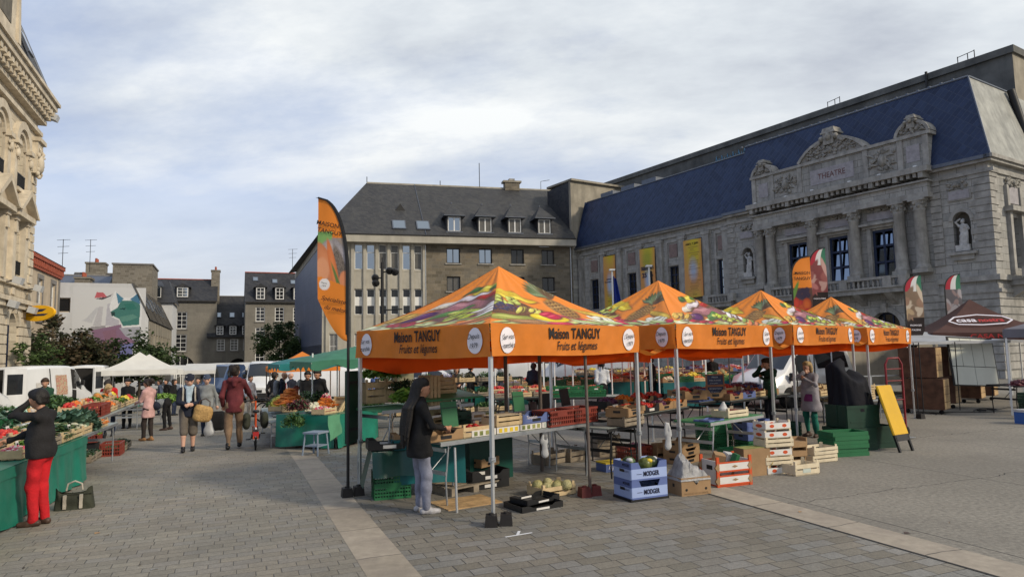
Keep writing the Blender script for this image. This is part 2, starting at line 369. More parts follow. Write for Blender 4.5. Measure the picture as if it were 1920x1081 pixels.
def carving(M, x0, x1, z0, z1, y, m, seed, n=26, s=.16):
    s *= .8      # clustered relief: scrolls, leaves, bosses
    r = random.Random(seed); cx, cz = (x0+x1)/2, (z0+z1)/2
    for i in range(n):
        u = r.uniform(-1, 1); v = r.uniform(-1, 1)*(1-.4*abs(u)); x = cx+u*(x1-x0)/2; z = cz+v*(z1-z0)/2; k = s*r.uniform(.5, 1.2)
        if r.random() < .5: M.ball((x, y, z), (k*.6, k*.45, k*.6), m, 7, 5)
        else:
            th = math.atan2(z-cz, x-cx)+r.uniform(-.6, .6); M.tube([(x-k*math.cos(th), y, z-k*math.sin(th)), (x, y-k*.35, z+k*.1), (x+k*math.cos(th), y, z+k*math.sin(th))], [k*.12, k*.3, k*.08], m, 6)
    M.ball((cx, y, cz), ((z1-z0)*.22, s*.9, (z1-z0)*.28), m, 9, 7)

# ------------------------------------------------------------------ ground
pav_cols = [(.20, .178, .143), (.22, .195, .157), (.245, .217, .173), (.21, .192, .165), (.23, .208, .178), (.26, .23, .183)]
paver = cellmat('small_granite_pavers', .25, .145, pav_cols, joint=.0075, jcol=(.095, .088, .075), rough=.78, jstr=.62, mode='floor', rot=PATH, jit=.35, bump=.55, fscale=26, fine=.22, spec=.28, stain=((.085, .08, .07), .5, .45, (1, 1, 1)))
paver2 = cellmat('large_granite_pavers', .28, .175, [(.165, .147, .118), (.19, .169, .138), (.21, .186, .15), (.19, .178, .16), (.22, .207, .188)], joint=.0085, jstr=.75, jcol=(.085, .079, .068), rough=.78, mode='floor', rot=PATH, jit=.35, bump=.65, fscale=26, fine=.22, spec=.28, stain=((.075, .07, .063), .6, .4, (1, 1, 1)))
strip_m = cellmat('pale_kerb_stone', 1.0, 1.15, [(.29, .25, .195), (.33, .285, .225), (.31, .268, .215)], joint=.012, jcol=(.09, .08, .07), rough=.8, mode='floor', rot=PATH, jit=0, ushift=0, bump=.25, fscale=7, fine=.2, stain=((.2, .17, .145), 1.3, .5, (1, 1, 1)))
slab_m = cellmat('rough_concrete_slabs', 3.4, 3.4, [(.20, .184, .156), (.215, .198, .167), (.208, .191, .162)], joint=.012, jcol=(.05, .048, .044), rough=.88, mode='floor', rot=PATH, jit=0, ushift=0, bump=.6, fscale=18, fine=.42, stain=((.135, .125, .11), .4, .55, (1, 1, 1)))
g = MB(); gx = [-900, -300, -120]+[-70+i for i in range(141)]+[120, 300, 900]; gy = [-200, -60]+[-10+i for i in range(141)]+[170, 300, 700, 1600]
g.add([(x, y, gz(x, y)) for y in gy for x in gx], [(j*len(gx)+i, j*len(gx)+i+1, (j+1)*len(gx)+i+1, (j+1)*len(gx)+i) for j in range(len(gy)-1) for i in range(len(gx)-1)], slab_m, True); g.obj('ground', kind='structure')
def strip(name, s0, s1, a0, a1, z, m):
    M = MB(); n = int(a1-a0); k = max(1, int((s1-s0)/1.0))
    def f(u, v): p = B_*(s0+(s1-s0)*u)+A_*(a0+(a1-a0)*v); return (p.x, p.y, gz(p.x, p.y)+z)
    M.grid(f, k, n, m)
    return M.obj(name, kind='structure')
S0, S1 = 1.17, 1.62          # left pale strip, across the path
S2, S3 = 6.08, 6.56          # right pale strip
strip('paving', -30, S0, -30, 115, .004, paver); strip('paving', S1, S2, -30, 60, .004, paver2)
strip('paving_strip', S0, S1, -30, 60, .006, strip_m); strip('paving_strip', S2, S3, -30, 40, .006, strip_m)
gutter = pmat('dark_joint', (.035, .034, .032), .9)
strip('drain_groove', S2-.035, S2, -30, 40, .008, gutter)
chalk = pmat('white_road_paint', (.62, .63, .65), .8, .1)
M = MB(); M.X = T(*G(972, 1003))@RZ(.5)@T(0, 0, .007)
M.prism([(-.16, -.012), (.17, -.018), (.17, .012), (-.16, .014)], 0, .001, chalk, 'xy'); M.prism([(-.02, .015), (.02, .015), (.10, .13), (.07, .14)], 0, .001, chalk, 'xy'); M.obj('ground_marking', kind='structure')

# ------------------------------------------------------------------ theatre
TX, TY = Vector((.53495, -.84488, 0)), Vector((.84488, .53495, 0))
th = thing('theatre', 'long grey stone theatre with blue slate roof, columns and a sculpted parapet', 'theatre', (25.907, 36.0, 0), heading(TX))
wins = [(-6.57, -5.22, 5.95, 8.93), (-9.45, -8.10, 5.95, 8.93), (-12.45, -11.0, 5.95, 8.93)]
wing = [(-19.02, -17.85, 5.9, 8.7), (-24.2, -23.05, 5.9, 8.75), (-29.3, -28.15, 5.9, 8.7), (-34.6, -33.4, 5.8, 8.65)]
niches = [(-1.95, -1.05, 6.95, 9.2), (-16.35, -15.45, 7.0, 9.2)]
doors = [(-7.0, -5.2, 0.1, 3.9), (-9.9, -8.1, .1, 3.9), (-12.8, -11.0, .1, 3.9)]
M = MB()
wall(M, -17.67, 0, 0, 12, wins+niches+doors, stone_th, 0, .42)
wall(M, -36.6, -17.67, 0, 12, wing, stone_th, .35, .3)
M.quad((-17.67, 0, 0), (-17.67, .35, 0), (-17.67, .35, 12), (-17.67, 0, 12), stone_th)
sw = [(2.05, 3.15, 6.0, 8.85), (7.0, 8.1, 6.0, 8.85), (12, 13.1, 6, 8.85)]
M.X = RZ(R(90)); wall(M, 0, 22, 0, 12, sw, stone_th, 0, .3); M.X = Matrix.Identity(4)
M.quad((-36.6, 22, 0), (-36.6, .35, 0), (-36.6, .35, 12), (-36.6, 22, 12), stone_th); M.quad((0, 22, 0), (-36.6, 22, 0), (-36.6, 22, 12), (0, 22, 12), stone_th)
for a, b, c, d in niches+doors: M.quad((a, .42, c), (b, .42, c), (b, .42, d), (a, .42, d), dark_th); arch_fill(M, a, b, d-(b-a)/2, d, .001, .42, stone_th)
M.obj('wall', th)
# quoins and rusticated base courses
Q = MB()
for i in range(15):
    z = 6.3+i*.385; l = .75 if i % 2 else 1.05
    if z < 11.2:
        Q.box(-l, .06, -.05, 0, z, z+.33, smooth_th); Q.box(0, .06, 0, .6 if i % 2 else .9, z, z+.33, smooth_th)
        Q.box(-17.67, -17.67+l*.75, -.05, 0, z, z+.33, smooth_th)
        for s in (-2.75, -15.0): Q.box(s-.28, s+.28 if s > -5 else s+.2, -.05 if i % 2 else -.08, 0, z, z+.33, smooth_th)
for i in range(11):
    z = .5+i*.42
    for a, b in ((-4.6, .07), (-17.7, -13.4)): Q.box(a, b, -.07, 0, z, z+.36, smooth_th)
    Q.box(0, .07, 0, 22, z, z+.36, smooth_th)
Q.obj('quoin', th)
# belts, cornice, parapet
C = MB()
for a, b, y in ((-2.95, .22, -.2), (-17.75, -14.85, -.2)):
    C.box(a, b, y, 0, 5.25, 5.55, smooth_th); C.box(a, b, y*.6, 0, 4.6, 4.8, smooth_th)
C.box(0, .22, 0, 22, 5.25, 5.55, smooth_th); C.box(0, .14, 0, 22, 4.6, 4.8, smooth_th)
for a, b, y in ((-2.9, .30, 0), (-17.8, -14.9, 0), (-36.6, -17.8, .35)):
    C.box(a, b, y-.12, y, 11.15, 11.35, smooth_th); C.box(a, b, y-.3, y, 11.68, 11.84, smooth_th); C.box(a, b, y-.42, y, 11.84, 12.04, zinc)
C.box(0, .12, 0, 22, 11.15, 11.35, smooth_th); C.box(0, .30, 0, 22, 11.68, 11.84, smooth_th); C.box(0, .42, -.42, 22, 11.84, 12.04, smooth_th)
C.obj('cornice', th)
E_ = MB()   # projecting centre: entablature on brackets
E_.box(-14.95, -2.85, -.62, 0, 10.30, 10.62, smooth_th); E_.box(-14.9, -2.9, -.55, 0, 10.62, 11.2, stone_th); E_.box(-15.15, -2.65, -.95, 0, 11.75, 12.08, smooth_th); E_.box(-15.05, -2.75, -.72, 0, 11.2, 11.3, smooth_th)
for i in range(33):
    x = -14.75+i*.365; big = i % 4 == 0
    E_.box(x-(.13 if big else .09), x+(.13 if big else .09), -.88 if big else -.8, 0, 11.42 if big else 11.5, 11.75, smooth_th)
E_.obj('entablature', th)
P = MB()
P.box(-14.75, -2.75, -.45, .55, 12.08, 14.0, stone_th); P.box(-14.95, -2.55, -.58, .65, 13.95, 14.14, smooth_th)
for x in (-14.7, -13.2, -11.0, -6.4, -4.3, -2.85): P.box(x-.16, x+.16, -.52, -.45, 12.1, 13.95, smooth_th)
for a, b, m in ((-14.3, -13.55, pale_panel), (-10.2, -7.2, pale_panel), (-3.95, -3.2, pale_panel)): P.box(a, b, -.475, -.45, 12.5, 13.5, m)
P.box(-12.95, -11.2, -.48, -.45, 12.3, 13.75, smooth_th); P.box(-6.2, -4.5, -.48, -.45, 12.3, 13.75, smooth_th)
carving(P, -12.9, -11.25, 12.35, 13.7, -.5, carve_th, 4, 44, .3); carving(P, -6.15, -4.55, 12.35, 13.7, -.5, carve_th, 9, 44, .3)
redletter = pmat('faded_red_lettering', (.15, .075, .07), .8, .3, 9)
P.text('THEATRE', T(-8.7, -.482, 13.0) @ RX(R(90)), .52, redletter, bold=.01, width=1.9)
for x in (-14.5, -12, -10, -7.4, -5.5, -3.4): P.box(x-.1, x+.1, -.75, -.6, 12.08, 12.2, white_f)
P.obj('parapet', th)
for cx, w_, h, z in ((-8.7, 4.5, 1.15, 14.14), (-13.95, 1.5, .62, 14.14), (-3.55, 1.7, .7, 14.14)):
    D = MB(); r = (w_*w_/4+h*h)/(2*h); a0 = math.degrees(math.asin(w_/2/r)); zc = z+h-r
    pts = arc(cx, zc, r, 90+a0, 90-a0, 12)
    D.prism(pts, -.42, .45, smooth_th); ring(D, cx, zc, r, r+.17, -.58, .5, smooth_th, 90+a0, 90-a0, 12)
    carving(D, cx-w_*.38, cx+w_*.38, z+.05, z+h*.75, -.45, carve_th, int(w_*10), int(14*w_), .26)
    k = .55 if w_ > 3 else .33; zt = z+h
    k *= .8; D.box(cx-k*.8, cx+k*.8, -.62, .3, zt-.35, zt+k*.9, carve_th); D.box(cx-k*1.15, cx+k*1.15, -.66, .34, zt+k*.9, zt+k*1.15, smooth_th)
    D.box(cx-k, cx+k, -.62, .3, zt+k*1.15, zt+k*1.75, carve_th, .06, .06); 
    for s in (-1, 1): D.ball((cx+s*k*1.1, -.55, zt+k*.25), (k*.42, .2, k*.42), carve_th, 8, 6); D.tube([(cx+s*k*1.4, -.5, zt-.1), (cx+s*k*2.2, -.5, zt-.3), (cx+s*k*2.9, -.5, zt-.15)], [k*.2, k*.3, k*.1], carve_th, 6)
    D.ball((cx, -.6, zt+k*.35), (k*.5, .22, k*.6), carve_th, 9, 7)
    D.obj('pediment', th)
def column(x):
    c = MB(); y = -.30
    c.box(x-.42, x+.42, -.72, 0, 6.0, 6.22, smooth_th); c.lathe([(.40, 6.22), (.43, 6.3), (.36, 6.42), (.345, 6.5), (.30, 9.62), (.34, 9.66), (.31, 9.72)], smooth_th, (x, y, 0), 16)
    c.lathe([(.31, 9.72), (.36, 9.9), (.33, 9.95), (.43, 10.18)], carve_th, (x, y, 0), 14)
    for k in range(10):
        th_ = k*math.pi/5; c.ball((x+.37*math.cos(th_), y+.37*math.sin(th_), 9.88+.16*(k % 2)), (.09, .09, .12), carve_th, 6, 5)
    c.box(x-.45, x+.45, y-.42, 0, 10.18, 10.30, smooth_th)
    c.obj('column', th)
for x in (-3.54, -4.72, -7.52, -10.45, -13.7, -14.6): column(x)
for a, b, c, d in wins:
    window(th, a, b, c, d, .10, navy_f, glass_sky, 2, 3, .14, .13, tilt=.30)
    S = MB(); cx = (a+b)/2
    for s in (a-.28, b+.02): S.box(s, s+.26, -.14, 0, 5.6, 9.05, smooth_th)
    S.box(a-.5, b+.5, -.2, 0, 9.05, 9.22, smooth_th); S.box(a-.62, b+.62, -.4, 0, 9.22, 9.36, smooth_th)
    S.box(a-.22, b+.22, -.06, 0, 9.55, 10.0, pale_panel); carving(S, a-.1, b+.1, 10.02, 10.28, -.1, carve_th, int(-cx*7), 16, .16)
    S.obj('window_surround', th)
for a, b, c, d in wing:
    window(th, a, b, c, d, .55, navy_f, glass_sky if a > -20 else glass_dk, 2, 4, .10, .09)
    S = MB()
    for s in (a-.22, b+.02): S.box(s, s+.2, .25, .35, 5.2, 10.8, smooth_th)
    S.box(a-.2, b+.2, .26, .35, d+.05, d+.3, smooth_th); S.box(a-.2, b+.2, .26, .35, 10.75, 10.95, smooth_th)
    S.box(a+.12, b-.12, .29, .35, d+.75, d+1.85, red_panel); S.obj('window_surround', th)
pilx = [-18.0, -20.0, -22.55, -25.15, -27.6, -30.35, -32.6, -35.9]
L = MB()
for x in pilx: L.box(x-.34, x+.34, .13, .35, 5.2, 10.85, smooth_th); L.box(x-.42, x+.42, .08, .35, 10.85, 11.1, smooth_th)
L.box(-36.6, -17.8, .15, .35, 4.9, 5.2, smooth_th); L.obj('pilaster', th)
for a, b, c, d in sw: window(th, a, b, c, d, .25, navy_f, glass_dk, 2, 3, .10, .09, X=RZ(R(90)))
S = MB(); S.X = RZ(R(90))
S.box(1.75, 2.05, -.2, 0, 5.6, 9.1, smooth_th); S.box(3.15, 3.45, -.2, 0, 5.6, 9.1, smooth_th); S.box(1.5, 3.7, -.45, 0, 9.1, 9.38, smooth_th)
S.box(2.0, 3.25, -.08, 0, 9.6, 10.55, pale_panel); carving(S, 1.8, 3.4, 10.55, 11.05, -.12, carve_th, 3, 22, .22); S.box(1.7, 1.95, -.16, 0, 9.4, 10.6, smooth_th); S.box(3.3, 3.55, -.16, 0, 9.4, 10.6, smooth_th)
S.obj('window_surround', th)
for a, b, c, d in niches:
    N = MB(); cx = (a+b)/2; r = (b-a)/2; ring(N, cx, d-r, r, r+.2, -.07, 0, smooth_th); N.box(a-.25, b+.25, -.3, .3, c-.16, c, smooth_th); N.box(a-.1, b+.1, -.16, 0, c-.45, c-.16, smooth_th)
    N.obj('niche_surround', th); N = MB(); N.box(cx-.6, cx+.6, -.07, 0, 9.85, 10.45, smooth_th); N.box(cx-.52, cx+.52, -.1, 0, 9.92, 10.38, pale_panel); carving(N, cx-.55, cx+.55, 10.45, 10.95, -.08, carve_th, int(-cx*11), 18, .2); N.obj('tablet', th)
for a, b, c, d in doors: N = MB(); cx = (a+b)/2; ring(N, cx, d-(b-a)/2, (b-a)/2, (b-a)/2+.28, -.1, 0, smooth_th); N.box(cx-.18, cx+.18, -.22, 0, d-.05, d+.5, carve_th); N.obj('door_arch', th)
for a, b, c, d in doors: window(th, a+.08, b-.08, c, d-.06, .38, navy_f, glass_dk, 3, 3, .1, .09, name='door')
def balcony(a, b, y0, z0, z1, X=None):
    K = MB()
    if X is not None: K.X = X
    K.box(a, b, y0, 0, z0, z0+.28, smooth_th); K.box(a-.05, b+.05, y0-.1, 0, z0+.28, z0+.38, smooth_th); K.box(a, b, y0, y0+.3, z1-.16, z1, smooth_th)
    n = int((b-a)/.30); seg = 9
    for i in range(n+1):
        x = a+(b-a)*i/n
        if i % seg == 0 or i == n: K.box(x-.25, x+.25, y0-.04, y0+.34, z0+.38, z1, smooth_th)
        else: K.lathe([(.07, 0), (.05, .06), (.095, .17), (.06, .34), (.08, .42)], smooth_th, (x, y0+.15, z0+.38), 8)
    k = a+.4
    while k < b: K.prism([(0, z0), (y0, z0), (y0*.3, z0-.5), (0, z0-.7)], k-.2, k+.2, smooth_th, 'yz'); k += 1.95
    return K.obj('balcony', th)
balcony(-13.6, -4.4, -1.0, 5.0, 5.98); balcony(-19.6, -17.2, -.55, 5.0, 5.95); balcony(-30, -22.0, -.2, 5.0, 5.9); balcony(1.3, 4.2, -1.1, 5.0, 5.95, RZ(R(90)))
# mansard roof and the concrete fly tower behind it
Rf = MB(); s = .99; zr = 17.03
a0 = (.3, -.3, 12.04); a1 = (-s, s, zr); 
Rf.quad((-16.4, -.3, 12.04), a0, a1, (-16.4, s, zr), slate_b); Rf.quad(a0, (.3, 22, 12.04), (-s, 22, zr), a1, zinc_l)
Rf.quad((-36.6, .05, 12.04), (-16.4, .05, 12.04), (-16.4, s+.3, zr-.35), (-36.0, s+.3, zr-.35), slate_b); Rf.quad((-16.4, -.3, 12.04), (-16.4, s, zr), (-16.4, s+.3, zr-.35), (-16.4, .05, 12.04), slate_b)
Rf.quad(a1, (-s, 22, zr), (-16.4, 22, zr), (-16.4, s, zr), zinc); Rf.quad((-16.4, s+.3, zr-.35), (-16.4, 22, zr-.35), (-36, 22, zr-.35), (-36, s+.3, zr-.35), zinc); Rf.quad((-36.6, .05, 12.04), (-36.0, s, zr-.35), (-36, 22, zr-.35), (-36.6, 22, 12.04), slate_b)
Rf.tube([(-16.4, s, zr+.02), a1], .07, zinc, 6); Rf.tube([(-36, s+.3, zr-.33), (-16.4, s+.3, zr-.33)], .06, zinc, 6); Rf.tube([a1, (-s, 6, zr)], .07, zinc, 6); Rf.tube([a0, a1], .05, zinc, 6)
for i in range(24): Rf.box(-s-.8-i*.65-.06, -s-.8-i*.65+.06, s-.05, s+.1, zr+.05, zr+.13, zinc)
for i, x in enumerate((-33, -30, -27.2)): Rf.box(x-1.0, x+.8, s+.4, s+1.5, zr-.3, zr+.12, zinc)
Rf.obj('roof', th)
Fl = MB(); Fl.box(-39.6, -.96, 7, 24, 11, 19.75, conc_d); Fl.box(-39.8, -.8, 6.8, 24.2, 19.75, 20.2, conc_d)
Fl.quad((-.955, 7.0, 11), (-.955, 24, 11), (-.955, 24, 19.75), (-.955, 7.0, 19.75), conc_b); 
for x in (-12.9, -3.6):
    for q in (-.5, .1, .5): Fl.tube([(x+q, 7.2, 20), (x+q, 7.2, 20.75+.1*(q > .2))], .03, iron, 5)
    Fl.tube([(x-.5, 7.2, 20.7), (x+.5, 7.2, 20.8)], .025, iron, 5)
Fl.tube([(-5.9, 6.75, 20.3), (-5.9, 6.75, 16.8)], .09, iron, 6)
Fl.tube([(-.7, 5.6, 17.0), (-.3, 5.9, 14.4), (.3, 6.0, 12.2)], .22, iron, 7)
graf = pmat('pale_blue_paint', (.16, .34, .5), .8, .2, 6)
r_ = random.Random(8)
for i in range(7):
    x = -24.5+i*.62; Fl.tube([(x, 6.97, 18.2), (x+.25, 6.97, 19.1), (x+.4, 6.97, 18.25), (x+.55, 6.97, 18.9)], [.04, .07, .05, .04], graf, 5)
Fl.obj('fly_tower', th)
W = MB()   # firewall block at the far end
W.box(-40.6, -36.6, -.3, 10, 0, 12, stone_th); W.quad((-40.62, -.3, 11.9), (-36.9, -.3, 11.9), (-36.9, -.3, 18.85), (-40.62, -.3, 18.6), slate_d)
W.box(-36.9, -36.6, -.32, 7, 11.9, 19.0, conc_b); W.quad((-40.6, 9, 12), (-40.6, -.3, 12), (-40.6, -.3, 18.6), (-40.6, 9, 18.6), slate_d)
W.box(-40.6, -36.3, -.4, 7.2, 18.85, 19.05, conc_b); W.obj('end_wall', th)

# ------------------------------------------------------------------ stone and concrete office building
stone_mid = cellmat('brown_granite_blocks', .62, .30, [(.125, .108, .08), (.175, .15, .11), (.215, .182, .135), (.15, .134, .107), (.195, .16, .112)], joint=.02, jcol=(.20, .18, .145), rough=.9, jit=.9, bump=.7, fscale=8)
cream_c = pmat('pale_concrete_panel', (.40, .375, .315), .85, .10, .9, .12, 20, dirt=((.24, .22, .185), 1.0, .45))
metal_w = cellmat('shade_blue_cladding', .42, 2.6, [(.115, .135, .19), (.13, .15, .205), (.12, .14, .2)], joint=.022, jcol=(.06, .07, .10), rough=.5, jit=0, ushift=0, bump=.5, fscale=2, fine=.06, stain=((.09, .11, .17), .6, .3))  # blue-grey shade of this side is put into the cladding colour
MX = Vector((.96822, .25009, 0))
mb = thing('office_building', 'building with pale concrete left half, brown granite right half and grey slate roof', 'building', (6.067, 66.62, 0), heading(MX))
sc_ = [-11.95, -8.83, -5.65, -2.55]
h1 = [(c-.65, c+.65, a, b) for c in sc_ for a, b in ((10.35, 11.8), (7.7, 9.1), (4.7, 6.2), (1.6, 3.2))]
M = MB(); wall(M, -14.55, 0, -2, 12.1, h1, stone_mid, 0, .25)
M.quad((0, 0, 0), (0, 11, 0), (0, 11, 12.1), (0, 0, 12.1), stone_mid)
wc = [-20.7+i*1.085 for i in range(6)]+[-22.9]
hw = []
for c in wc: hw += [(c-.36, c+.36, 9.7, 12.0), (c-.36, c+.36, 5.55, 7.88), (c-.36, c+.36, 1.6, 3.85)]
wall(M, -23.9, -14.55, -2, 12.1, hw, cream_c, -.05, .35)
M.quad((-14.55, -.05, 0), (-14.55, 0, 0), (-14.55, 0, 12.1), (-14.55, -.05, 12.1), cream_c)
for c in [q-.54 for q in wc]+[wc[5]+.54]: M.box(c-.13, c+.13, -.22, -.05, 0, 12.1, cream_c)
for z in (9.55, 7.95, 5.4, 4.0): M.box(-23.9, -14.6, -.075, -.05, z-.04, z+.04, cream_c)
M.obj('wall', mb)
for k, (a, b, c, d) in enumerate(h1): window(mb, a, b, c, d, .2, dark_f, (glass_sky if k in (0, 4) else glass_dk) if k % 4 != 1 else (curtain_g if k < 4 else glass_dk), 2, 1, .09, .07); 
Sl = MB()
for a, b, c, d in h1: Sl.box(a-.12, b+.12, -.1, 0, c-.12, c, smooth_th)
Sl.obj('sill', mb)
r_ = random.Random(2)
for a, b, c, d in hw:
    if c > 9: window(mb, a, b, c, d, .15, white_f, curtain_g if r_.random() < .8 else glass_sky, 1, 1, .06, .07, rowz=[.68])
    elif c > 5:
        f = window(mb, a, b, c, d, .15, white_f, glass_dk, 1, 1, .06, .07, rowz=[.36, .68]); E2 = MB(); E2.box(a+.06, b-.06, .11, .15, c+(d-c)*.36, c+(d-c)*.68, white_f); E2.obj('spandrel', f)
    else: window(mb, a, b, c, d, .15, white_f, glass_dk, 6, 2, .05, .03, name='barred_window')
# side wing receding along the path
SX = Vector((-.377, .926, 0)); ang_ = SX.angle_signed(MX) if False else None
loc2 = lambda v: Vector((v.dot(MX), v.dot(Vector((-MX.y, MX.x, 0))), 0))
sdv = loc2(SX).normalized()
M = MB(); c0 = Vector((-23.9, -.05, 0)); c1 = c0+sdv*31
Xs = Matrix(((-sdv.x, -sdv.y, 0, c0.x), (-sdv.y, sdv.x, 0, c0.y), (0, 0, 1, 0), (0, 0, 0, 1)))   # local x towards the viewer's right
M.X = Xs; wall(M, -31, 0, -2.5, 12.0, [], metal_w, 0)
for i in range(1, 40): M.box(-i*.78-.05, -i*.78+.05, -.12, 0, 3.0, 11.9, metal_w)
M.box(-31, 0, -.06, 0, -2.5, 2.9, metal_w); M.tube([(-.3, -.2, .2), (-.3, -.2, 11.8)], .09, galv, 6); M.tube([(-1.0, -.3, 5.2), (-.2, -.3, 5.2)], .12, galv, 6)
M.obj('side_wall', mb)
Fa = MB(); Fa.box(-23.9, .1, -.9, -.05, 12.1, 12.75, cream_c); Fa.X = Xs; Fa.box(-31.5, .9, -.95, 0, 12.1, 12.75, cream_c); Fa.obj('fascia', mb)
Rm = MB(); rz_ = 19.35; dep = 6.2
e0 = (-24.2, -.9, 12.76); e1 = (.1, -.9, 12.76); r0 = (-19.7, dep, rz_); r1 = (0.1, dep, rz_)
bk = Vector(c1)+Vector((-.9, 0, 0)); 
Rm.quad(e0, e1, r1, r0, slate_g); Rm.add([e0, r0, (r0[0]-3, r0[1]+14, 12.76), (bk.x, bk.y, 12.76)], [(0, 3, 2, 1)], slate_g)
Rm.add([r0, r1, (.1, 13, 12.76), (-16, 20, 12.76)], [(0, 1, 2, 3)], slate_g)
Rm.prism([(dep-.35, rz_-.42), (dep, rz_+.06), (dep+.35, rz_-.42)], -19.7, .1, conc_b, 'yz'); Rm.tube([(-24.2, -.93, 12.8), (.1, -.93, 12.8)], .06, dark_f, 6)
sl = (rz_-12.76)/(dep+.9)
Rm.tube([(-14.6, -.88, 12.83), (-14.9, dep, rz_+.03)], .035, zinc, 5)
Rm.obj('roof', mb)
for i, c in enumerate((-11.85, -8.85, -5.9, -2.9)):
    D = MB(); zb = 13.35; y0 = -.25; yb = y0+1.75/sl*1.15
    D.box(c-.72, c-.62, y0, yb, zb, zb+1.5, slate_d); D.box(c+.62, c+.72, y0, yb, zb, zb+1.5, slate_d); D.box(c-.62, c+.62, y0+.05, yb, zb+1.42, zb+1.5, slate_d); D.box(c-.8, c+.8, y0-.15, y0+.3, zb-.1, zb, zinc)
    ap = (c, y0+1.6, zb+3.0); q = [(c-1.05, y0-.35, zb+1.5), (c+1.05, y0-.35, zb+1.5), (c+1.05, y0+2.6, zb+1.5), (c-1.05, y0+2.6, zb+1.5)]
    D.add(q+[ap], [(0, 1, 4), (1, 2, 4), (2, 3, 4), (3, 0, 4), (3, 2, 1, 0)], slate_g); D.box(c-1.05, c+1.05, y0-.37, y0+2.6, zb+1.46, zb+1.52, zinc)
    D.tube([ap, (ap[0], ap[1], ap[2]+.12)], .08, zinc, 6)
    d = D.obj('dormer', mb); window(d, c-.62, c+.62, zb, zb+1.42, y0+.1, white_f, glass_sky if i == 0 else curtain_g, 2, 1, .09, .12)
def rooflight(root, cx, y, w_, l_, sl, z):
    K = MB(); K.X = T(cx, y, z) @ RX(math.atan(sl)); K.box(-w_/2, w_/2, -l_/2, l_/2, 0, .12, zinc); K.box(-w_/2+.1, w_/2-.1, -l_/2+.1, l_/2-.1, .12, .13, glass_sky); return K.obj('rooflight', root)
for c in (-17.0, -14.75): rooflight(mb, c, .35, 1.25, 1.45, sl, 12.76+1.25*sl)
K = MB(); zt = 12.76+3.3*sl; K.add([(-17.2, 2.3, zt-.1), (-16.2, 2.3, zt-.1), (-16.7, 2.3, zt+.6), (-16.7, 3.1, zt+.62)], [(0, 1, 2), (1, 3, 2), (0, 2, 3)], dark_f); K.obj('roof_vent', mb)
K = MB(); K.box(-5.3, -3.7, dep-.4, dep+.4, rz_-.3, rz_+.55, stone_mid); K.box(-5.5, -3.5, dep-.5, dep+.5, rz_+.55, rz_+.75, conc_b); K.box(-4.8, -4.2, dep-.3, dep+.3, rz_+.75, rz_+1.0, smooth_th); K.obj('chimney', mb)
K = MB(); K.tube([(-8, dep, rz_), (-8, dep, rz_+2.6)], .04, iron, 5); K.tube([(-1.2, dep, rz_), (-1.2, dep, rz_+.9), (-.2, dep, rz_+1.1)], .03, iron, 5); K.tube([(-19.7, dep, rz_), (-19.7, dep, rz_+.6)], .04, iron, 5); K.tube([(-12.2, dep, rz_), (-12.2, dep, rz_+.5)], .04, iron, 5); K.obj('antenna', mb)
K = MB(); K.tube([(-.25, -.15, .2), (-.25, -.15, 12.1)], .07, galv, 6); K.tube([(-14.6, -.2, .2), (-14.6, -.2, 12.0)], .05, galv, 6); K.obj('drainpipe', mb)
# ------------------------------------------------------------------ painted canvases (printed cloth, murals): a grid with one colour per vertex
class Canvas:
    def __init__(s, x0, x1, y0, y1, n, m, base):
        s.b = (x0, x1, y0, y1); s.n, s.m = n, m
        s.x, s.y = np.meshgrid(np.linspace(x0, x1, n), np.linspace(y0, y1, m)); s.c = np.zeros((m, n, 3)); s.c[:] = base; s.r = np.random.RandomState(7)
    def blend(s, a, col): s.c = s.c*(1-a[..., None])+a[..., None]*np.asarray(col)
    def ell(s, cx, cy, rx, ry, rot, col, soft=.18, rim=None, speck=0.0):
        c, q = math.cos(rot), math.sin(rot); dx, dy = s.x-cx, s.y-cy; u = (dx*c+dy*q)/rx; v = (-dx*q+dy*c)/ry; d = np.sqrt(u*u+v*v)
        col = np.asarray(col)*np.ones(3); k = col*np.ones_like(s.c)
        if rim is not None: k = k*(1-np.clip(d-.35, 0, 1)[..., None])+np.asarray(rim)*np.clip(d-.35, 0, 1)[..., None]
        if speck: k = k*(1+s.r.uniform(-speck, speck, k.shape[:2])[..., None])
        a = np.clip((1-d)/soft+.5, 0, 1); s.c = s.c*(1-a[..., None])+k*a[..., None]
    def poly(s, pts, col, speck=0.0):
        ins = np.zeros(s.x.shape, bool); j = len(pts)-1
        for i in range(len(pts)):
            (xi, yi), (xj, yj) = pts[i], pts[j]; hit = ((yi > s.y) != (yj > s.y)) & (s.x < (xj-xi)*(s.y-yi)/((yj-yi) or 1e-9)+xi); ins ^= hit; j = i
        k = np.asarray(col)*np.ones_like(s.c)
        if speck: k = k*(1+s.r.uniform(-speck, speck, k.shape[:2])[..., None])
        s.c[ins] = k[ins]
    def obj(s, name, fn, mat, parent=None, mask=None, **props):
        vs = [fn(a, b) for a, b in zip(s.x.ravel(), s.y.ravel())]; n = s.n
        fs = [(j*n+i, j*n+i+1, (j+1)*n+i+1, (j+1)*n+i) for j in range(s.m-1) for i in range(n-1) if mask is None or mask(s.x[j, i], s.y[j, i])]
        me = bpy.data.meshes.new(name); me.from_pydata(vs, [], fs); me.materials.append(mat)
        at = me.color_attributes.new('print', 'FLOAT_COLOR', 'POINT'); a = np.ones((len(vs), 4), 'f'); a[:, :3] = s.c.reshape(-1, 3); at.data.foreach_set('color', a.ravel())
        me.polygons.foreach_set('use_smooth', [True]*len(fs)); me.update(); return link(name, me, parent, **props)
paint_wall = attrmat('painted_wall', .85, bump=.05)

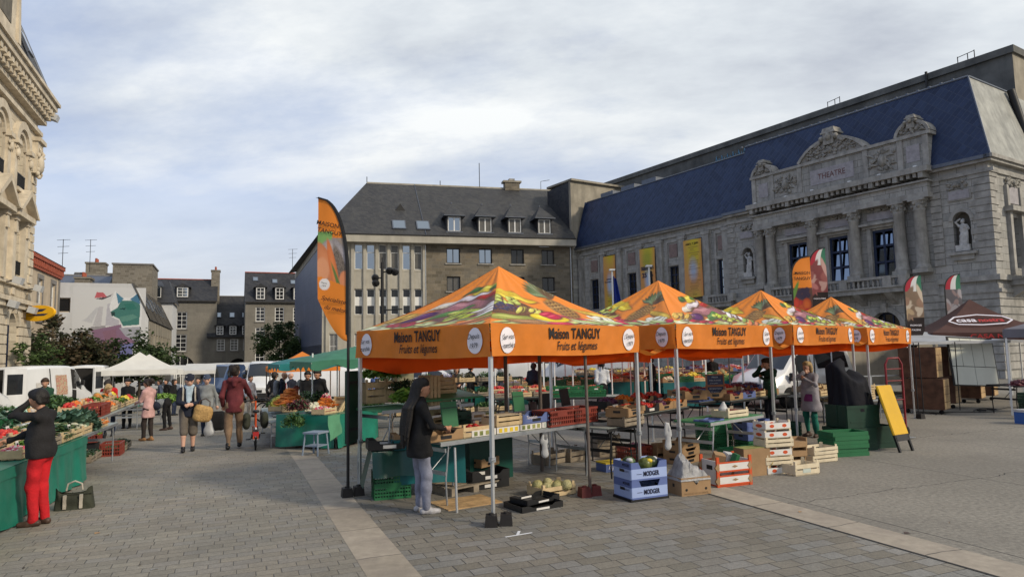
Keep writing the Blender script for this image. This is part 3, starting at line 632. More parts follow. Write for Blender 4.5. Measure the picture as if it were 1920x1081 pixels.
# ------------------------------------------------------------------ post office
cream = cellmat('cream_limestone', 1.15, .52, [(.52, .455, .35), (.58, .51, .395), (.63, .56, .44), (.55, .485, .37)], joint=.022, jcol=(.22, .17, .11), stain=((.26, .215, .155), .6, .5), fscale=7, jit=.4)
cream_s = pmat('cream_dressed_stone', (.58, .51, .40), .85, .14, 1.6, .15, 20, dirt=((.28, .23, .165), 1.0, .55))
PX = Vector((.379, -.9254, 0))*-1
po = thing('post_office', 'ornate cream stone building with arched windows and heavy bracketed cornice', 'building', (-30.013, 42.0, 0), heading(PX))
bays = [-3.65, -7.6, -11.5, -15.4]
ups = [(c-.82, c+.82, 11.9, 15.0) for c in bays]; mids = [(c-.78, c+.78, 6.9, 9.75) for c in bays]; lows = [(c-1.0, c+1.0, .9, 4.75) for c in bays]
M = MB(); wall(M, -18, 0, -2, 17, ups+mids+lows, cream, 0, .45)
M.X = RZ(R(90)); wall(M, 0, 16, -2, 17, [], cream, 0, .3); M.X = Matrix.Identity(4)
for a, b, c, d in ups+lows: arch_fill(M, a, b, d-(b-a)/2*.75, d, .001, .45, cream_s)
M.obj('wall', po)
D = MB()
for z0, z1, y in ((5.0, 5.3, -.3), (5.3, 5.55, -.45), (6.3, 6.5, -.2), (16.2, 16.45, -.25), (17.0, 17.25, -.4)): D.box(-18, -y*.9, y, 0, z0, z1, cream_s); D.box(0, -y*.9, 0, 16, z0, z1, cream_s)
D.box(-18, .4, -.95, 0, 17.95, 18.3, cream_s); D.box(-18, .52, -1.1, 0, 18.3, 18.5, cream_s); D.box(0, .4, 0, 16, 17.95, 18.3, cream_s); D.box(0, .52, 0, 16, 18.3, 18.5, zinc); D.box(-18, .2, -.2, 0, 17.25, 17.95, cream_s)
for i in range(30):
    x = .15-i*.63; D.box(x-.17, x+.17, -.85, -.2, 17.6, 17.95, cream_s); D.box(x-.13, x+.13, -.65, -.2, 17.3, 17.6, cream_s)
D.obj('cornice', po)
D = MB()
for i in range(21):
    z = 5.7+i*.52; l = .5 if i % 2 else .8
    if z < 16: D.box(-l, .07, -.07, 0, z, z+.44, cream_s); D.box(0, .07, 0, l, z, z+.44, cream_s)
for i in range(9):
    z = .3+i*.53; D.box(-2.5, .12, -.12, 0, z, z+.47, cream_s); D.box(0, .12, 0, 16, z, z+.47, cream_s)
    for c in bays[:-1]: D.box(c-2.8, c-1.1, -.12, 0, z, z+.47, cream_s)
D.box(-1.0, .2, -.3, 0, 13.6, 15.6, cream_s); carving(D, -.95, .1, 13.2, 15.3, -.32, cream_s, 3, 18, .3); D.box(-1.1, .35, -.45, 0, 15.6, 15.85, cream_s)
D.obj('quoin', po)
for i, c in enumerate(bays):
    a, b, z0, z1 = ups[i]; S = MB()
    ring(S, c, 14.35, 1.1, 1.55, -.28, 0, cream_s); ring(S, c, 14.35, .82, 1.1, -.14, 0, cream_s, n=10)
    for s in (-1, 1): S.box(c+s*1.33-.26, c+s*1.33+.26, -.24, 0, 11.6, 14.3, cream_s); S.box(c+s*1.33-.36, c+s*1.33+.36, -.4, 0, 14.25, 14.5, cream_s); carving(S, c+s*1.33-.28, c+s*1.33+.28, 13.3, 14.2, -.28, cream_s, 5+i, 10, .2); S.box(c+s*.95-.13, c+s*.95+.13, -.1, 0, 11.6, 14.2, cream_s)
    for k in range(9): S.box(c-.75+k*.187-.02, c-.75+k*.187+.02, -.16, -.12, 11.95, 12.75, iron)
    S.box(c-.8, c+.8, -.17, -.11, 12.72, 12.77, iron); S.box(c-.8, c+.8, -.17, -.11, 11.95, 12.0, iron); S.box(c-1.0, c+1.0, -.3, 0, 11.7, 11.9, cream_s)
    for s in (-1, 1): S.box(c+s*1.15-.28, c+s*1.15+.28, -.3, 0, 6.5, 9.9, cream_s); S.box(c+s*1.15-.33, c+s*1.15+.33, -.42, 0, 9.9, 10.15, cream_s); S.box(c+s*1.15-.2, c+s*1.15+.2, -.42, 0, 9.2, 9.9, cream_s, .05, .05)
    S.box(c-1.75, c+1.75, -.6, 0, 10.15, 10.45, cream_s)
    S.prism([(c-1.85, 10.45), (c+1.85, 10.45), (c, 11.75)], -.3, 0, cream_s); S.prism([(c-1.95, 10.45), (c-1.55, 10.45), (c, 11.55), (c, 11.9)], -.75, 0, cream_s); S.prism([(c+1.55, 10.45), (c+1.95, 10.45), (c, 11.9), (c, 11.55)], -.75, 0, cream_s)
    for k in range(9): S.box(c-.72+k*.18-.02, c-.72+k*.18+.02, -.14, -.1, 6.95, 7.7, iron)
    S.box(c-.78, c+.78, -.15, -.09, 7.67, 7.72, iron); S.box(c-.3, c+.3, -.07, 0, 5.8, 6.2, cream_s)
    S.obj('window_surround', po)
    for h in (ups[i], mids[i]): window(po, *h, .4, dark_f, glass_dk, 2, 2, .08, .07)
    window(po, *lows[i], .38, navy_f, glass_sky, 2, 2, .09, .08, rowz=[.72])
    S = MB(); ring(S, c, 4.0, 1.0, 1.4, -.16, 0, cream_s); S.box(c-.2, c+.2, -.22, 0, 4.7, 5.1, cream_s); S.obj('arch', po)
spot = pmat('grey_floodlight_housing', (.45, .46, .47), .5, .05)
for x, z, y in ((-1.4, 6.35, -.75), (-5.6, 6.4, -.75), (-1.9, 5.0, -.6), (-5.7, 5.1, -.6), (.35, 17.6, -.8)):
    D = MB(); D.cbox((x, y, z), (.6, .4, .38), spot, rx=.3); D.bar((x, y+.05, z), (x, 0, z-.1), .06, .06, iron); D.obj('floodlight', po)
Rf = MB(); Rf.quad((-18, -.7, 18.5), (.5, -.7, 18.5), (-1.0, 1.6, 24.5), (-18, 1.6, 24.5), slate_g); Rf.quad((.5, -.7, 18.5), (.5, 16, 18.5), (-1.0, 16, 24.5), (-1.0, 1.6, 24.5), slate_g); Rf.tube([(.5, -.7, 18.5), (-1.0, 1.6, 24.5)], .1, zinc, 6); Rf.tube([(-18, 1.55, 24.5), (-.95, 1.6, 24.5)], .16, zinc, 6); Rf.obj('roof', po)
rooflight(po, -3.0, .15, 1.0, 1.5, 2.4, 21.0)
D = MB(); zz0 = 18.5
D.X = T(-1.7, 0, 0); D.box(-11.0, -7.0, -.95, 1.5, zz0, 22.4, cream_s); D.box(-11.3, -6.5, -1.2, 1.6, 22.4, 22.9, cream_s); D.prism([(-11.3, 22.9), (-6.5, 22.9), (-8.9, 25)], -1.2, 1.6, cream_s); D.box(-7.2, -6.8, -1.1, -.3, 18.6, 22.3, cream_s, .05, .1); D.box(-9.9, -8.1, -.98, -.94, 19.2, 21.6, dark_th); D.obj('dormer', po)
yel = pmat('yellow_enamel', (.80, .43, .01), .35, .04, spec=.4); bluep = pmat('dark_blue_print', (.03, .035, .07), .5, 0)
sg = thing('hanging_sign', 'yellow oval projecting sign with blue arrow emblem on corner of cream stone building', 'sign', V(72, 587, 41.0), 0)
K = MB(); p = [(1.02*math.cos(2*math.pi*i/28), .48*math.sin(2*math.pi*i/28)+.06*math.cos(2*math.pi*i/28)) for i in range(28)]
K.prism(p, -.09, .09, yel); K.prism([(a*.97, b*.93) for a, b in p], -.095, .095, yel); K.obj('sign_plate', sg)
K = MB()
for s in (-.1, .1):
    K.prism([(-.72, .02), (.18, .26), (.55, .26), (.30, .10), (-.05, .06)], s-.004, s+.004, bluep); K.prism([(-.62, -.16), (.05, -.04), (.66, -.02), (.42, -.16), (.0, -.17)], s-.004, s+.004, bluep)
K.obj('emblem', sg); K = MB(); K.bar((-1.6, 0, .1), (-.95, 0, .05), .06, .06, iron); K.bar((-1.6, 0, -.12), (-.95, 0, -.05), .06, .06, iron); K.obj('bracket', sg)

# ------------------------------------------------------------------ house with a red cornice, mural building and the old town behind
HX = heading(B_)
rend_c = pmat('cream_render', (.48, .40, .30), .9, .1, 1, .1, 20, dirt=((.3, .25, .2), 1, .4)); rend_w = pmat('white_render', (.52, .53, .545), .9, .06, .7, .08, 22, dirt=((.36, .36, .36), .8, .45))
brick_r = pmat('red_painted_brick', (.33, .085, .05), .85, .2, 6); grey_st = pmat('grey_quoin_stone', (.20, .19, .18), .9, .15, 4)
o_ = Vector((-35.6, 53.0, 0))
hb = thing('corner_house', 'cream rendered house with red brick cornice beside the yellow sign', 'house', o_, heading(A_))
M = MB(); hs = [(-2.6, -1.5, 4.9, 7.7), (-2.6, -1.5, 1.2, 3.9), (-6.4, -5.3, 4.9, 7.7)]
wall(M, -9, 0, -2, 8.3, hs, rend_c, 0, .2); M.X = RZ(R(90)); wall(M, 0, 9, -2, 8.3, [], rend_c, 0); M.X = Matrix.Identity(4)
M.box(-.45, .04, -.05, 0, 0, 8.3, grey_st); M.obj('wall', hb)
D = MB(); D.box(-9, .3, -.3, 0, 8.95, 9.25, brick_r); D.box(-9, .15, -.15, 0, 8.3, 8.5, brick_r); D.box(-9, 0, -.02, 0, 8.5, 8.95, brick_r); D.box(0, .3, 0, 9, 8.5, 9.25, brick_r)
for i in range(18): D.box(-.1-i*.5, .15-i*.5, -.24, 0, 8.5, 8.95, brick_r)
D.obj('cornice', hb)
for h in hs: window(hb, *h, .15, white_f, glass_dk, 2, 3, .08, .05)
D = MB()
for a, b, c, d in hs: 
    for s in (a-.28, b+.02): D.box(s, s+.26, -.05, 0, c-.1, d+.1, grey_st)
    D.box(a-.28, b+.28, -.06, 0, d+.02, d+.35, grey_st); D.box(a-.35, b+.35, -.12, 0, c-.25, c, grey_st)
D.obj('window_surround', hb)
Rf = MB(); Rf.quad((-9, -.35, 9.25), (.35, -.35, 9.25), (-3, 3.5, 11.0), (-9, 3.5, 11.0), slate_d); Rf.quad((.35, -.35, 9.25), (.35, 9, 9.25), (-3, 9, 11), (-3, 3.5, 11), slate_d); Rf.obj('roof', hb)

mu = thing('mural_building', 'white gabled wall painted with a large green animal, stone side wall with square openings', 'building', (-31.2, 58.0, 0), HX)
M = MB(); wx = (-6.75, -5.75, 5.9, 7.1)
wall(M, -9.4, -1.25, -2, 8.35, [wx], rend_w, 0, .25); M.add([(-1.25, 0, -2), (0, 0, -2), (0, 0, 5.35), (-1.25, 0, 8.35)], [(0, 1, 2, 3)], rend_w)
M.X = T(-9.4, 0, 0); M.quad((0, 25, 0), (0, 0, 0), (0, 0, 8.35), (0, 25, 8.35), rend_w); M.X = Matrix.Identity(4); M.quad((-9.4, 0, 8.35), (-1.25, 0, 8.35), (-1.25, 25, 8.35), (-9.4, 25, 8.35), zinc); M.obj('wall', mu)
window(mu, *wx, .2, rend_c, glass_dk, 1, 1, .08, .05)
M = MB(); M.X = RZ(R(90)); op = [(2.0+i*2.45, 3.3+i*2.45, 3.0, 4.15) for i in range(9)]+[(2.0+i*2.45, 3.3+i*2.45, .2, 2.1) for i in range(9)]
wall(M, 0, 25, -2.5, 5.4, op, conc_b, -.02, .5, back=None); 
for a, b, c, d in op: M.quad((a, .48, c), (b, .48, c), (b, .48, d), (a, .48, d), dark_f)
M.obj('side_wall', mu)
ribz = cellmat('ribbed_brown_zinc', .45, 40, [(.085, .08, .072), (.10, .095, .085), (.075, .07, .065)], joint=.05, jcol=(.04, .037, .033), mode='floor', rot=R(90), jit=0, ushift=0, rough=.5, bump=.7)
M = MB(); M.quad((.15, -.1, 5.3), (.15, 25, 5.3), (-1.3, 25, 8.4), (-1.3, -.1, 8.4), ribz)
for i in range(26): M.bar((.17, i*.98, 5.35), (-1.27, i*.98, 8.42), .08, .09, ribz, up=(1, 0, .4))
M.obj('roof', mu)
for i in range(6):
    K = MB(); K.X = T(-.62, 2.4+i*3.6, 6.98) @ RY(math.atan2(3.1, 1.45)); K.box(-.75, .75, -.35, .35, .02, .12, zinc); K.box(-.68, .68, -.28, .28, .12, .14, glass_sky); K.obj('rooflight', mu)
cv = Canvas(-5.6, -.25, .6, 8.0, 150, 200, (.52, .53, .545)); gW = (.40, .41, .44)
for pts, c in (([(-4.9, 5.2), (-4.6, 5.4), (-3.9, 6.3), (-3.7, 6.3), (-4.2, 5.0)], (.43, .44, .47)), ([(-4.1, 4.8), (-3.7, 6.4), (-3.4, 6.4), (-3.5, 4.8)], (.40, .40, .43)), ([(-3.2, 4.8), (-3.1, 6.6), (-2.3, 6.9), (-2.2, 4.8)], (.38, .38, .43)),
    ([(-5.3, 2.6), (-4.9, 4.1), (-4.2, 4.7), (-3.2, 4.8), (-3.0, 2.6), (-3.9, 2.2), (-4.4, 2.9)], (.26, .25, .27)), ([(-4.2, 4.4), (-2.0, 4.9), (-.8, 5.0), (-.75, 3.4), (-1.8, 3.1), (-2.9, 2.5), (-3.5, 2.6)], (.20, .12, .19)), ([(-3.4, 4.3), (-2.4, 4.5), (-2.2, 2.0), (-2.7, 2.0)], (.20, .11, .16)),
    ([(-4.4, 2.7), (-3.4, 2.9), (-3.4, 2.2), (-4.3, 2.2)], (.34, .26, .10)), ([(-2.3, 3.2), (-1.1, 3.3), (-1.2, 1.2), (-1.7, 1.0), (-2.2, 1.1)], (.14, .15, .32)), ([(-4.4, 1.4), (-3.0, 2.2), (-2.2, 1.3), (-3.2, .9)], (.30, .29, .33)), ([(-2.2, 4.6), (-.65, 4.7), (-.45, 3.2), (-1.7, 3.9)], (.30, .31, .36)),
    ([(-2.95, 6.35), (-2.75, 5.5), (-2.1, 5.2), (-2.0, 4.6), (-.55, 4.7), (-.5, 7.1), (-.8, 7.75), (-1.4, 7.15), (-2.2, 7.2), (-2.55, 7.75), (-2.8, 7.0)], (.60, .62, .64)),
    ([(-2.85, 5.95), (-2.65, 5.6), (-2.2, 5.35), (-1.9, 4.75), (-.7, 4.85), (-.65, 6.5), (-.9, 6.9), (-2.1, 6.9), (-2.35, 6.3)], (.05, .16, .145)), ([(-2.3, 6.6), (-2.5, 7.6), (-1.9, 7.05)], (.06, .18, .27)), ([(-1.45, 7.0), (-.8, 7.6), (-.65, 6.6)], (.06, .16, .26)),
    ([(-2.85, 5.95), (-2.55, 5.95), (-2.5, 5.65), (-2.75, 5.55)], (.02, .05, .05)), ([(-2.3, 6.2), (-1.75, 6.3), (-1.8, 6.12)], (.01, .05, .05)), ([(-2.2, 5.5), (-1.2, 5.75), (-.8, 5.5), (-1.4, 5.2), (-2.0, 5.1)], (.09, .22, .19)), ([(-1.9, 6.6), (-1.2, 6.7), (-.9, 6.2), (-1.6, 6.1)], (.03, .14, .12)),
    ([(-4.05, 7.1), (-3.9, 7.6), (-3.4, 7.55), (-3.15, 7.2)], (.42, .10, .12)), ([(-4.0, 7.05), (-3.2, 7.2), (-2.75, 7.45), (-2.9, 7.25), (-3.5, 6.95)], (.06, .05, .06))): cv.poly(pts, c, .10)
cv.obj('mural', lambda a, b: (a, -.006, b), paint_wall, mu, mask=lambda a, b: not (-6.75 < a < -5.75))
rub = cellmat('rubble_stone', .42, .24, [(.13, .115, .09), (.17, .15, .12), (.21, .19, .155), (.15, .135, .11)], joint=.022, jcol=(.24, .22, .19), jit=.9, bump=.7)
gran = cellmat('grey_granite_wall', 1.1, .48, [(.185, .172, .145), (.205, .19, .162), (.175, .163, .14)], joint=.012, jcol=(.14, .13, .115), jit=.7, bump=.3, stain=((.115, .108, .095), .5, .5), fscale=6)
st = thing('stone_tower', 'tall windowless rubble stone block behind the mural wall', 'building', V(283, 600, 72).xy.to_3d(), HX); K = MB(); K.box(-3.7, 0, 0, 6, -2, 11.9, rub); K.obj('wall', st); K = MB(); K.box(-3.8, .1, -.1, 6.1, 11.9, 12.05, grey_st); K.obj('coping', st)

def house(loc, w_, d_, he, hr, wmat, rmat, name, label, rows=(), dorm=(), sky=(), arches=(), chim=(), eave=.25, gz=None, bw=white_f, inv=False):
    """terraced house: origin at its front left foot, x along the street front"""
    h = thing('town_house', label, 'house', loc, HX); M = MB(); hs = [r[:4] for r in rows]
    wall(M, 0, w_, -2.6, he, hs+[a[:4] for a in arches], wmat, 0, .22)
    M.X = T(w_, 0, 0) @ RZ(R(90)); M.quad((0, 0, -2.6), (d_, 0, -2.6), (d_, 0, he), (0, 0, he), wmat); M.add([(0, 0, he), (d_, 0, he), (d_/2, 0, hr)], [(0, 1, 2)], wmat)
    M.X = RZ(R(90)); M.quad((d_, 0, -2.6), (0, 0, -2.6), (0, 0, he), (d_, 0, he), wmat); M.add([(d_, 0, he), (0, 0, he), (d_/2, 0, hr)], [(0, 1, 2)], wmat); M.X = Matrix.Identity(4)
    for a in arches: arch_fill(M, a[0], a[1], a[3]-(a[1]-a[0])/2, a[3], .001, .22, wmat); ring(M, (a[0]+a[1])/2, a[3]-(a[1]-a[0])/2, (a[1]-a[0])/2, (a[1]-a[0])/2+.35, -.06, 0, wmat)
    M.obj('wall', h)
    for r in rows: window(h, *r[:4], .15, bw, r[4] if len(r) > 4 else glass_dk, 2, 4, .10, .06)
    for a in arches:
        if a[4] is None: K = MB(); K.quad((a[0], 1.5, a[2]), (a[1], 1.5, a[2]), (a[1], 1.5, a[3]), (a[0], 1.5, a[3]), iron); K.obj('doorway', h)
        else: window(h, *a[:4], .2, bw, a[4], 4, 2, .08, .08)
    S = MB()
    for r in rows: S.box(r[0]-.15, r[1]+.15, -.1, 0, r[2]-.16, r[2]-.02, grey_st)
    if rows: S.obj('sill', h)
    sl = (hr-he)/(d_/2+eave); Rf = MB(); Rf.quad((-.05, -eave, he), (w_+.05, -eave, he), (w_+.05, d_/2, hr), (-.05, d_/2, hr), rmat); Rf.quad((w_+.05, d_+eave, he), (-.05, d_+eave, he), (-.05, d_/2, hr), (w_+.05, d_/2, hr), rmat)
    Rf.box(-.05, w_+.05, -eave-.1, -eave+.05, he-.12, he+.06, dark_f); Rf.tube([(-.05, d_/2, hr), (w_+.05, d_/2, hr)], .09, brick_r if inv else grey_st, 6); Rf.obj('roof', h)
    for x, z, dw, dh, gl in dorm:
        y = (z-he)/sl-eave-.1; D = MB(); D.box(x-dw/2-.12, x+dw/2+.12, y, y+1.6/sl+.3, z, z+dh, rmat); D.prism([(x-dw/2-.35, z+dh), (x+dw/2+.35, z+dh), (x, z+dh+.55)], y-.2, y+2.2/sl, rmat); d = D.obj('dormer', h); window(d, x-dw/2, x+dw/2, z+.03, z+dh-.03, y-.03, white_f, gl, 2, 3, .11, .07)
    for x, z in sky: rooflight(h, x, (z-he)/sl-eave, .75, .95, sl, z)
    for x0, x1, y0, z1, m in chim:
        K = MB(); K.box(x0, x1, y0, y0+2.0, he-.5, z1, m); K.box(x0-.1, x1+.1, y0-.1, y0+2.1, z1, z1+.2, m)
        for i in range(2): K.lathe([(.16, 0), (.13, .55)], brick_r, ((x0+x1)/2, y0+.5+i*.9, z1+.2), 8)
        K.obj('chimney', h)
    return h
from_px = lambda x, Y: V(x, 640, Y).xy.to_3d()
def gpx(x, Y): p = V(x, 640, Y); return OG(p.x, p.y)
house(from_px(272, 98), 9.4, 9, 10.3, 14.0, gran, slate_d, 'h1', 'grey stone town house with large ground floor arch and one white dormer', [(4.0, 5.4, 6.2, 8.7), (3.8, 5.4, 2.0+.9, 5.4)], [(4.7, 10.9, 1.5, 1.5, glass_sky)], (), [(2.6, 6.6, -.8, 2.35, glass_dk)], [(8.5, 9.7, 3.0, 15.2, rub)], inv=True)
house(from_px(388, 101), 6.0, 8, 4.95, 11.4, gran, slate_d, 'h2', 'low stone house with steep slate roof, three small dormers and dark passage arch', [(1.35, 2.45, 2.9, 4.6, curtain_g), (3.2, 4.3, 2.9, 4.6, curtain_g), (5.0, 6.0-.05, 2.9, 4.6, curtain_g)], [(1.75, 5.25, .95, 1.35, glass_dk), (3.55, 5.25, .95, 1.35, glass_dk), (5.3, 5.25, .9, 1.35, glass_dk)], [(1.5, 8.3), (3.4, 8.3), (5.2, 8.3)], [(3.0, 5.7, -.8, 1.7, None)], [])
h3o = from_px(459, 96)
h3r = [(x-.62, x+.62, a, b) for x in (2.0, 4.6, 7.1) for a, b in ((6.9, 8.95), (4.0, 6.05), (-.2, 2.5))]
house(h3o, 8.8, 10, 9.65, 14.5, gran, slate_d, 'h3', 'tall stone town house with three white dormers behind the round green tree', h3r, [(2.0, 10.05, 1.15, 1.75, glass_dk), (4.6, 10.05, 1.15, 1.75, glass_dk), (7.1, 10.05, 1.1, 1.75, glass_dk)], [(1.4, 13.3), (4.1, 13.0), (6.7, 12.9)], (), [(8.0, 8.9, 4.0, 15.3, rub)], inv=True)
wh = thing('white_gable_house', 'white rendered house with slate dormers between the mural building and stone house', 'house', from_px(322, 88), HX)
M = MB(); M.box(-6.6, 0, 0, 8, -2.5, 9.2, rend_w); M.obj('wall', wh); window(wh, -2.0, -1.1, 5.6, 7.8, -.02, grey_st, glass_dk, 1, 2, .12, .05)
M = MB(); M.quad((-6.8, -.4, 9.1), (.3, -.4, 9.1), (-.8, 4, 12.4), (-6.8, 4, 12.4), slate_d); M.quad((.3, -.4, 9.1), (.3, 8, 9.1), (-.8, 8, 12.4), (-.8, 4, 12.4), slate_d); M.obj('roof', wh)
D = MB(); D.box(-3.9, -1.3, .2, 3, 9.5, 11.3, slate_d); D.quad((-4.2, -.1, 11.25), (-1.0, -.1, 11.25), (-1.6, 3, 12.2), (-4.2, 3, 12.2), slate_d); d = D.obj('dormer', wh)
window(d, -2.9, -2.35, 9.8, 11.2, .17, white_f, glass_sky, 1, 1, .06, .05); window(d, -1.95, -1.4, 9.8, 11.2, .17, white_f, glass_sky, 1, 1, .06, .05)
house(from_px(120, 80), 8.6, 9, 10.2, 12.8, gran, slate_d, 'h0', 'house with brown chimney pots and slate roof above the mural wall', [(5.0, 6.1, 8.9, 10.0, glass_sky), (8.0, 8.5, 9.2, 10.0, glass_sky)], (), (), (), [(1.3, 3.4, 3.5, 13.9, rub)])
house(from_px(100, 70), 4.6, 7, 9.3, 11.2, rend_w, zinc, 'h00', 'low house with blue grey zinc roof and stubby brick chimney at mural left edge', (), (), (), (), [(1.6, 3.0, .3, 10.5, rub)])
def aerial(px, Y, z0, h, label):
    K = MB(); p = from_px(px, Y); K.X = T(p.x, p.y, z0); K.tube([(0, 0, 0), (0, 0, h)], .035, iron, 5)
    for k in (.98, .8, .62): K.tube([(-.5*k-.2, 0, h*k), (.5*k+.2, .1, h*k+.05)], .025, iron, 4)
    K.obj('roof_aerial', **tp(label, 'aerial'))
aerial(111, 72, 10.9, 4.0, 'thin roof aerial above the blue zinc roof'); aerial(163, 82, 12.6, 4.0, 'roof aerial beside the brown chimney pots'); aerial(547, 99, 14.2, 3.4, 'thin roof aerial on the tall stone house at its right chimney')

# ------------------------------------------------------------------ trees
leafs = [pmat('leaf_green_%s' % n, c, .6, .25, 1.5, trans=.25, spec=.25) for n, c in (('dark', (.034, .056, .022)), ('mid', (.055, .09, .032)), ('fresh', (.085, .135, .042)))]
leafr = [pmat('leaf_bronze_%s' % n, c, .6, .25, 1.5, trans=.2, spec=.25) for n, c in (('dark', (.036, .042, .022)), ('mid', (.055, .06, .03)), ('rust', (.085, .062, .034)))]
leafh = [pmat('leaf_hill_%s' % n, c, .7, .2, 1.5) for n, c in (('a', (.06, .10, .03)), ('b', (.09, .14, .04)))]
bark = pmat('bark', (.055, .045, .035), .95, .25, 6, .5, 20)
def tree(loc, H, rad, base, mats, label, seed, n=3600, leaf=.13, group=None, sparse=0.0, flat=1.0):
    r = random.Random(seed); t_ = thing('street_tree', label, 'tree', loc, 0, group); K = MB(); tips = []
    K.tube([(0, 0, 0), (.06, .03, base*.6), (0, 0, base+.2)], [.16*H/6, .12*H/6, .10*H/6], bark, 8)
    for i in range(13):
        a = r.uniform(0, 6.28); z0 = base*.8+r.uniform(0, .45)*(H-base); l = rad*r.uniform(.55, 1.0); z1 = min(H*.97, z0+r.uniform(.1, .55)*(H-base)); p1 = (math.cos(a)*l, math.sin(a)*l, z1)
        K.tube([(0, 0, z0-.1), (p1[0]*.5, p1[1]*.5, (z0+z1)/2+.1), p1], [.05*H/6, .035*H/6, .012], bark, 5); tips.append(p1)
    K.tube([(0, 0, base), (.1, 0, H*.95)], [.09*H/6, .015], bark, 5); tips.append((.1, 0, H*.93)); K.obj('trunk', t_)
    L = MB(); cl = []
    for p in tips:
        for k in range(4): cl.append((p[0]*r.uniform(.5, 1.08), p[1]*r.uniform(.5, 1.08), p[2]+r.uniform(-.13, .13)*H, r.uniform(.16, .34)*rad, r.random()))
    for i in range(n):
        c = r.choice(cl); u = Vector((r.gauss(0, 1), r.gauss(0, 1), r.gauss(0, 1))).normalized()*c[3]*r.uniform(.35, 1.15); q = Vector(c[:3])+Vector((u.x, u.y, u.z*.75*flat))
        if q.z < base*.85: q.z = base*.85+r.uniform(0, .3)
        d1 = Vector((r.uniform(-1, 1), r.uniform(-1, 1), r.uniform(-.5, .5))).normalized()*leaf*r.uniform(.6, 1.5); d2 = d1.orthogonal().normalized()*leaf*r.uniform(.35, .7); d2.rotate(Matrix.Rotation(r.uniform(0, 3.1), 3, d1.normalized()))
        m = mats[min(len(mats)-1, int(c[4]*len(mats)*.8+r.random()*.9))]
        L.add([q-d1, q+d2, q+d1, q-d2], [(0, 1, 2, 3)], m)
    L.obj('crown', t_); return t_
tree(gpx(95, 45), 5.6, 2.4, 2.0, leafr, 'bronze leaved tree in front of cream corner house', 1, 3000, .15)
tree(gpx(150, 47), 4.5, 2.7, 1.9, leafr, 'dark bronze tree below the mural wall beside white vans', 2, 3400, .15)
tree(gpx(215, 50), 4.1, 2.6, 1.6, leafs[:2]+leafr[:1], 'dark green bushy tree below the painted animal', 3, 3600, .15)
tree(gpx(262, 50), 4.5, 2.3, 1.6, leafs[:2], 'dark spreading tree at the mural corner above the white tent', 4, 3200, .15)
tree(gpx(75, 40), 4.2, 1.3, 1.5, leafs, 'fresh green shrub tree at foot of cream stone building', 6, 1500, .12)
tree(gpx(523, 80), 6.9, 3.0, 2.0, leafs, 'round dark green tree before the tall stone town house', 5, 6500, .16)
for i, (px, Y, z, H) in enumerate(((300, 135, 9, 9.5), (322, 140, 9, 9.2), (285, 138, 9, 8))):
    o = tree(from_px(px, Y)+Vector((0, 0, 7.5)), H-1.5, 3.0, 2.5, leafh, ['pale green treetop showing beside the stone block', 'pale green treetop above the stone house ridge', 'treetop half hidden behind the rubble stone block'][i], 20+i, 1500, .28)
# ------------------------------------------------------------------ orange market tents
OR = (.74, .23, .03)
cloth_print = attrmat('printed_orange_canvas', .6, trans=.10, bump=.5)
orange = pmat('orange_canvas', OR, .6, .09, 2.0, .45, 5, trans=.26); orange_lit = pmat('backlit_orange_canvas', (.80, .085, .006), .6, .06, 2, trans=.5)  # second orange is redder, with light through the cloth put into it
black_p = pmat('black_print', (.012, .010, .010), .6, 0); white_p = pmat('white_print', (.74, .70, .74), .6, .03)
black_w = pmat('black_cast_weight', (.018, .016, .016), .6, .2, 8); red_w = pmat('dark_red_cast_weight', (.11, .022, .02), .6, .2, 8)
brown_pole = pmat('brown_painted_pole', (.12, .095, .08), .5, .2, 6)
def shad(c):                                                # the printed photograph has dark gaps between the fruit
    def E(cx, cy, rx, ry, rot, col, soft=.18, rim=None, speck=.12):
        c.ell(cx+.008, cy-.012, rx*1.03+.006, ry*1.05+.008, rot, (.12, .06, .03), .35); c.ell(cx, cy, rx, ry, rot, col, soft*.7, rim or tuple(q*.55 for q in col), speck)
        c.ell(cx-rx*.15*math.cos(rot), cy+ry*.35, rx*.5, ry*.22, rot, tuple(min(.85, q*1.35+.06) for q in col), 1.2)
    return E
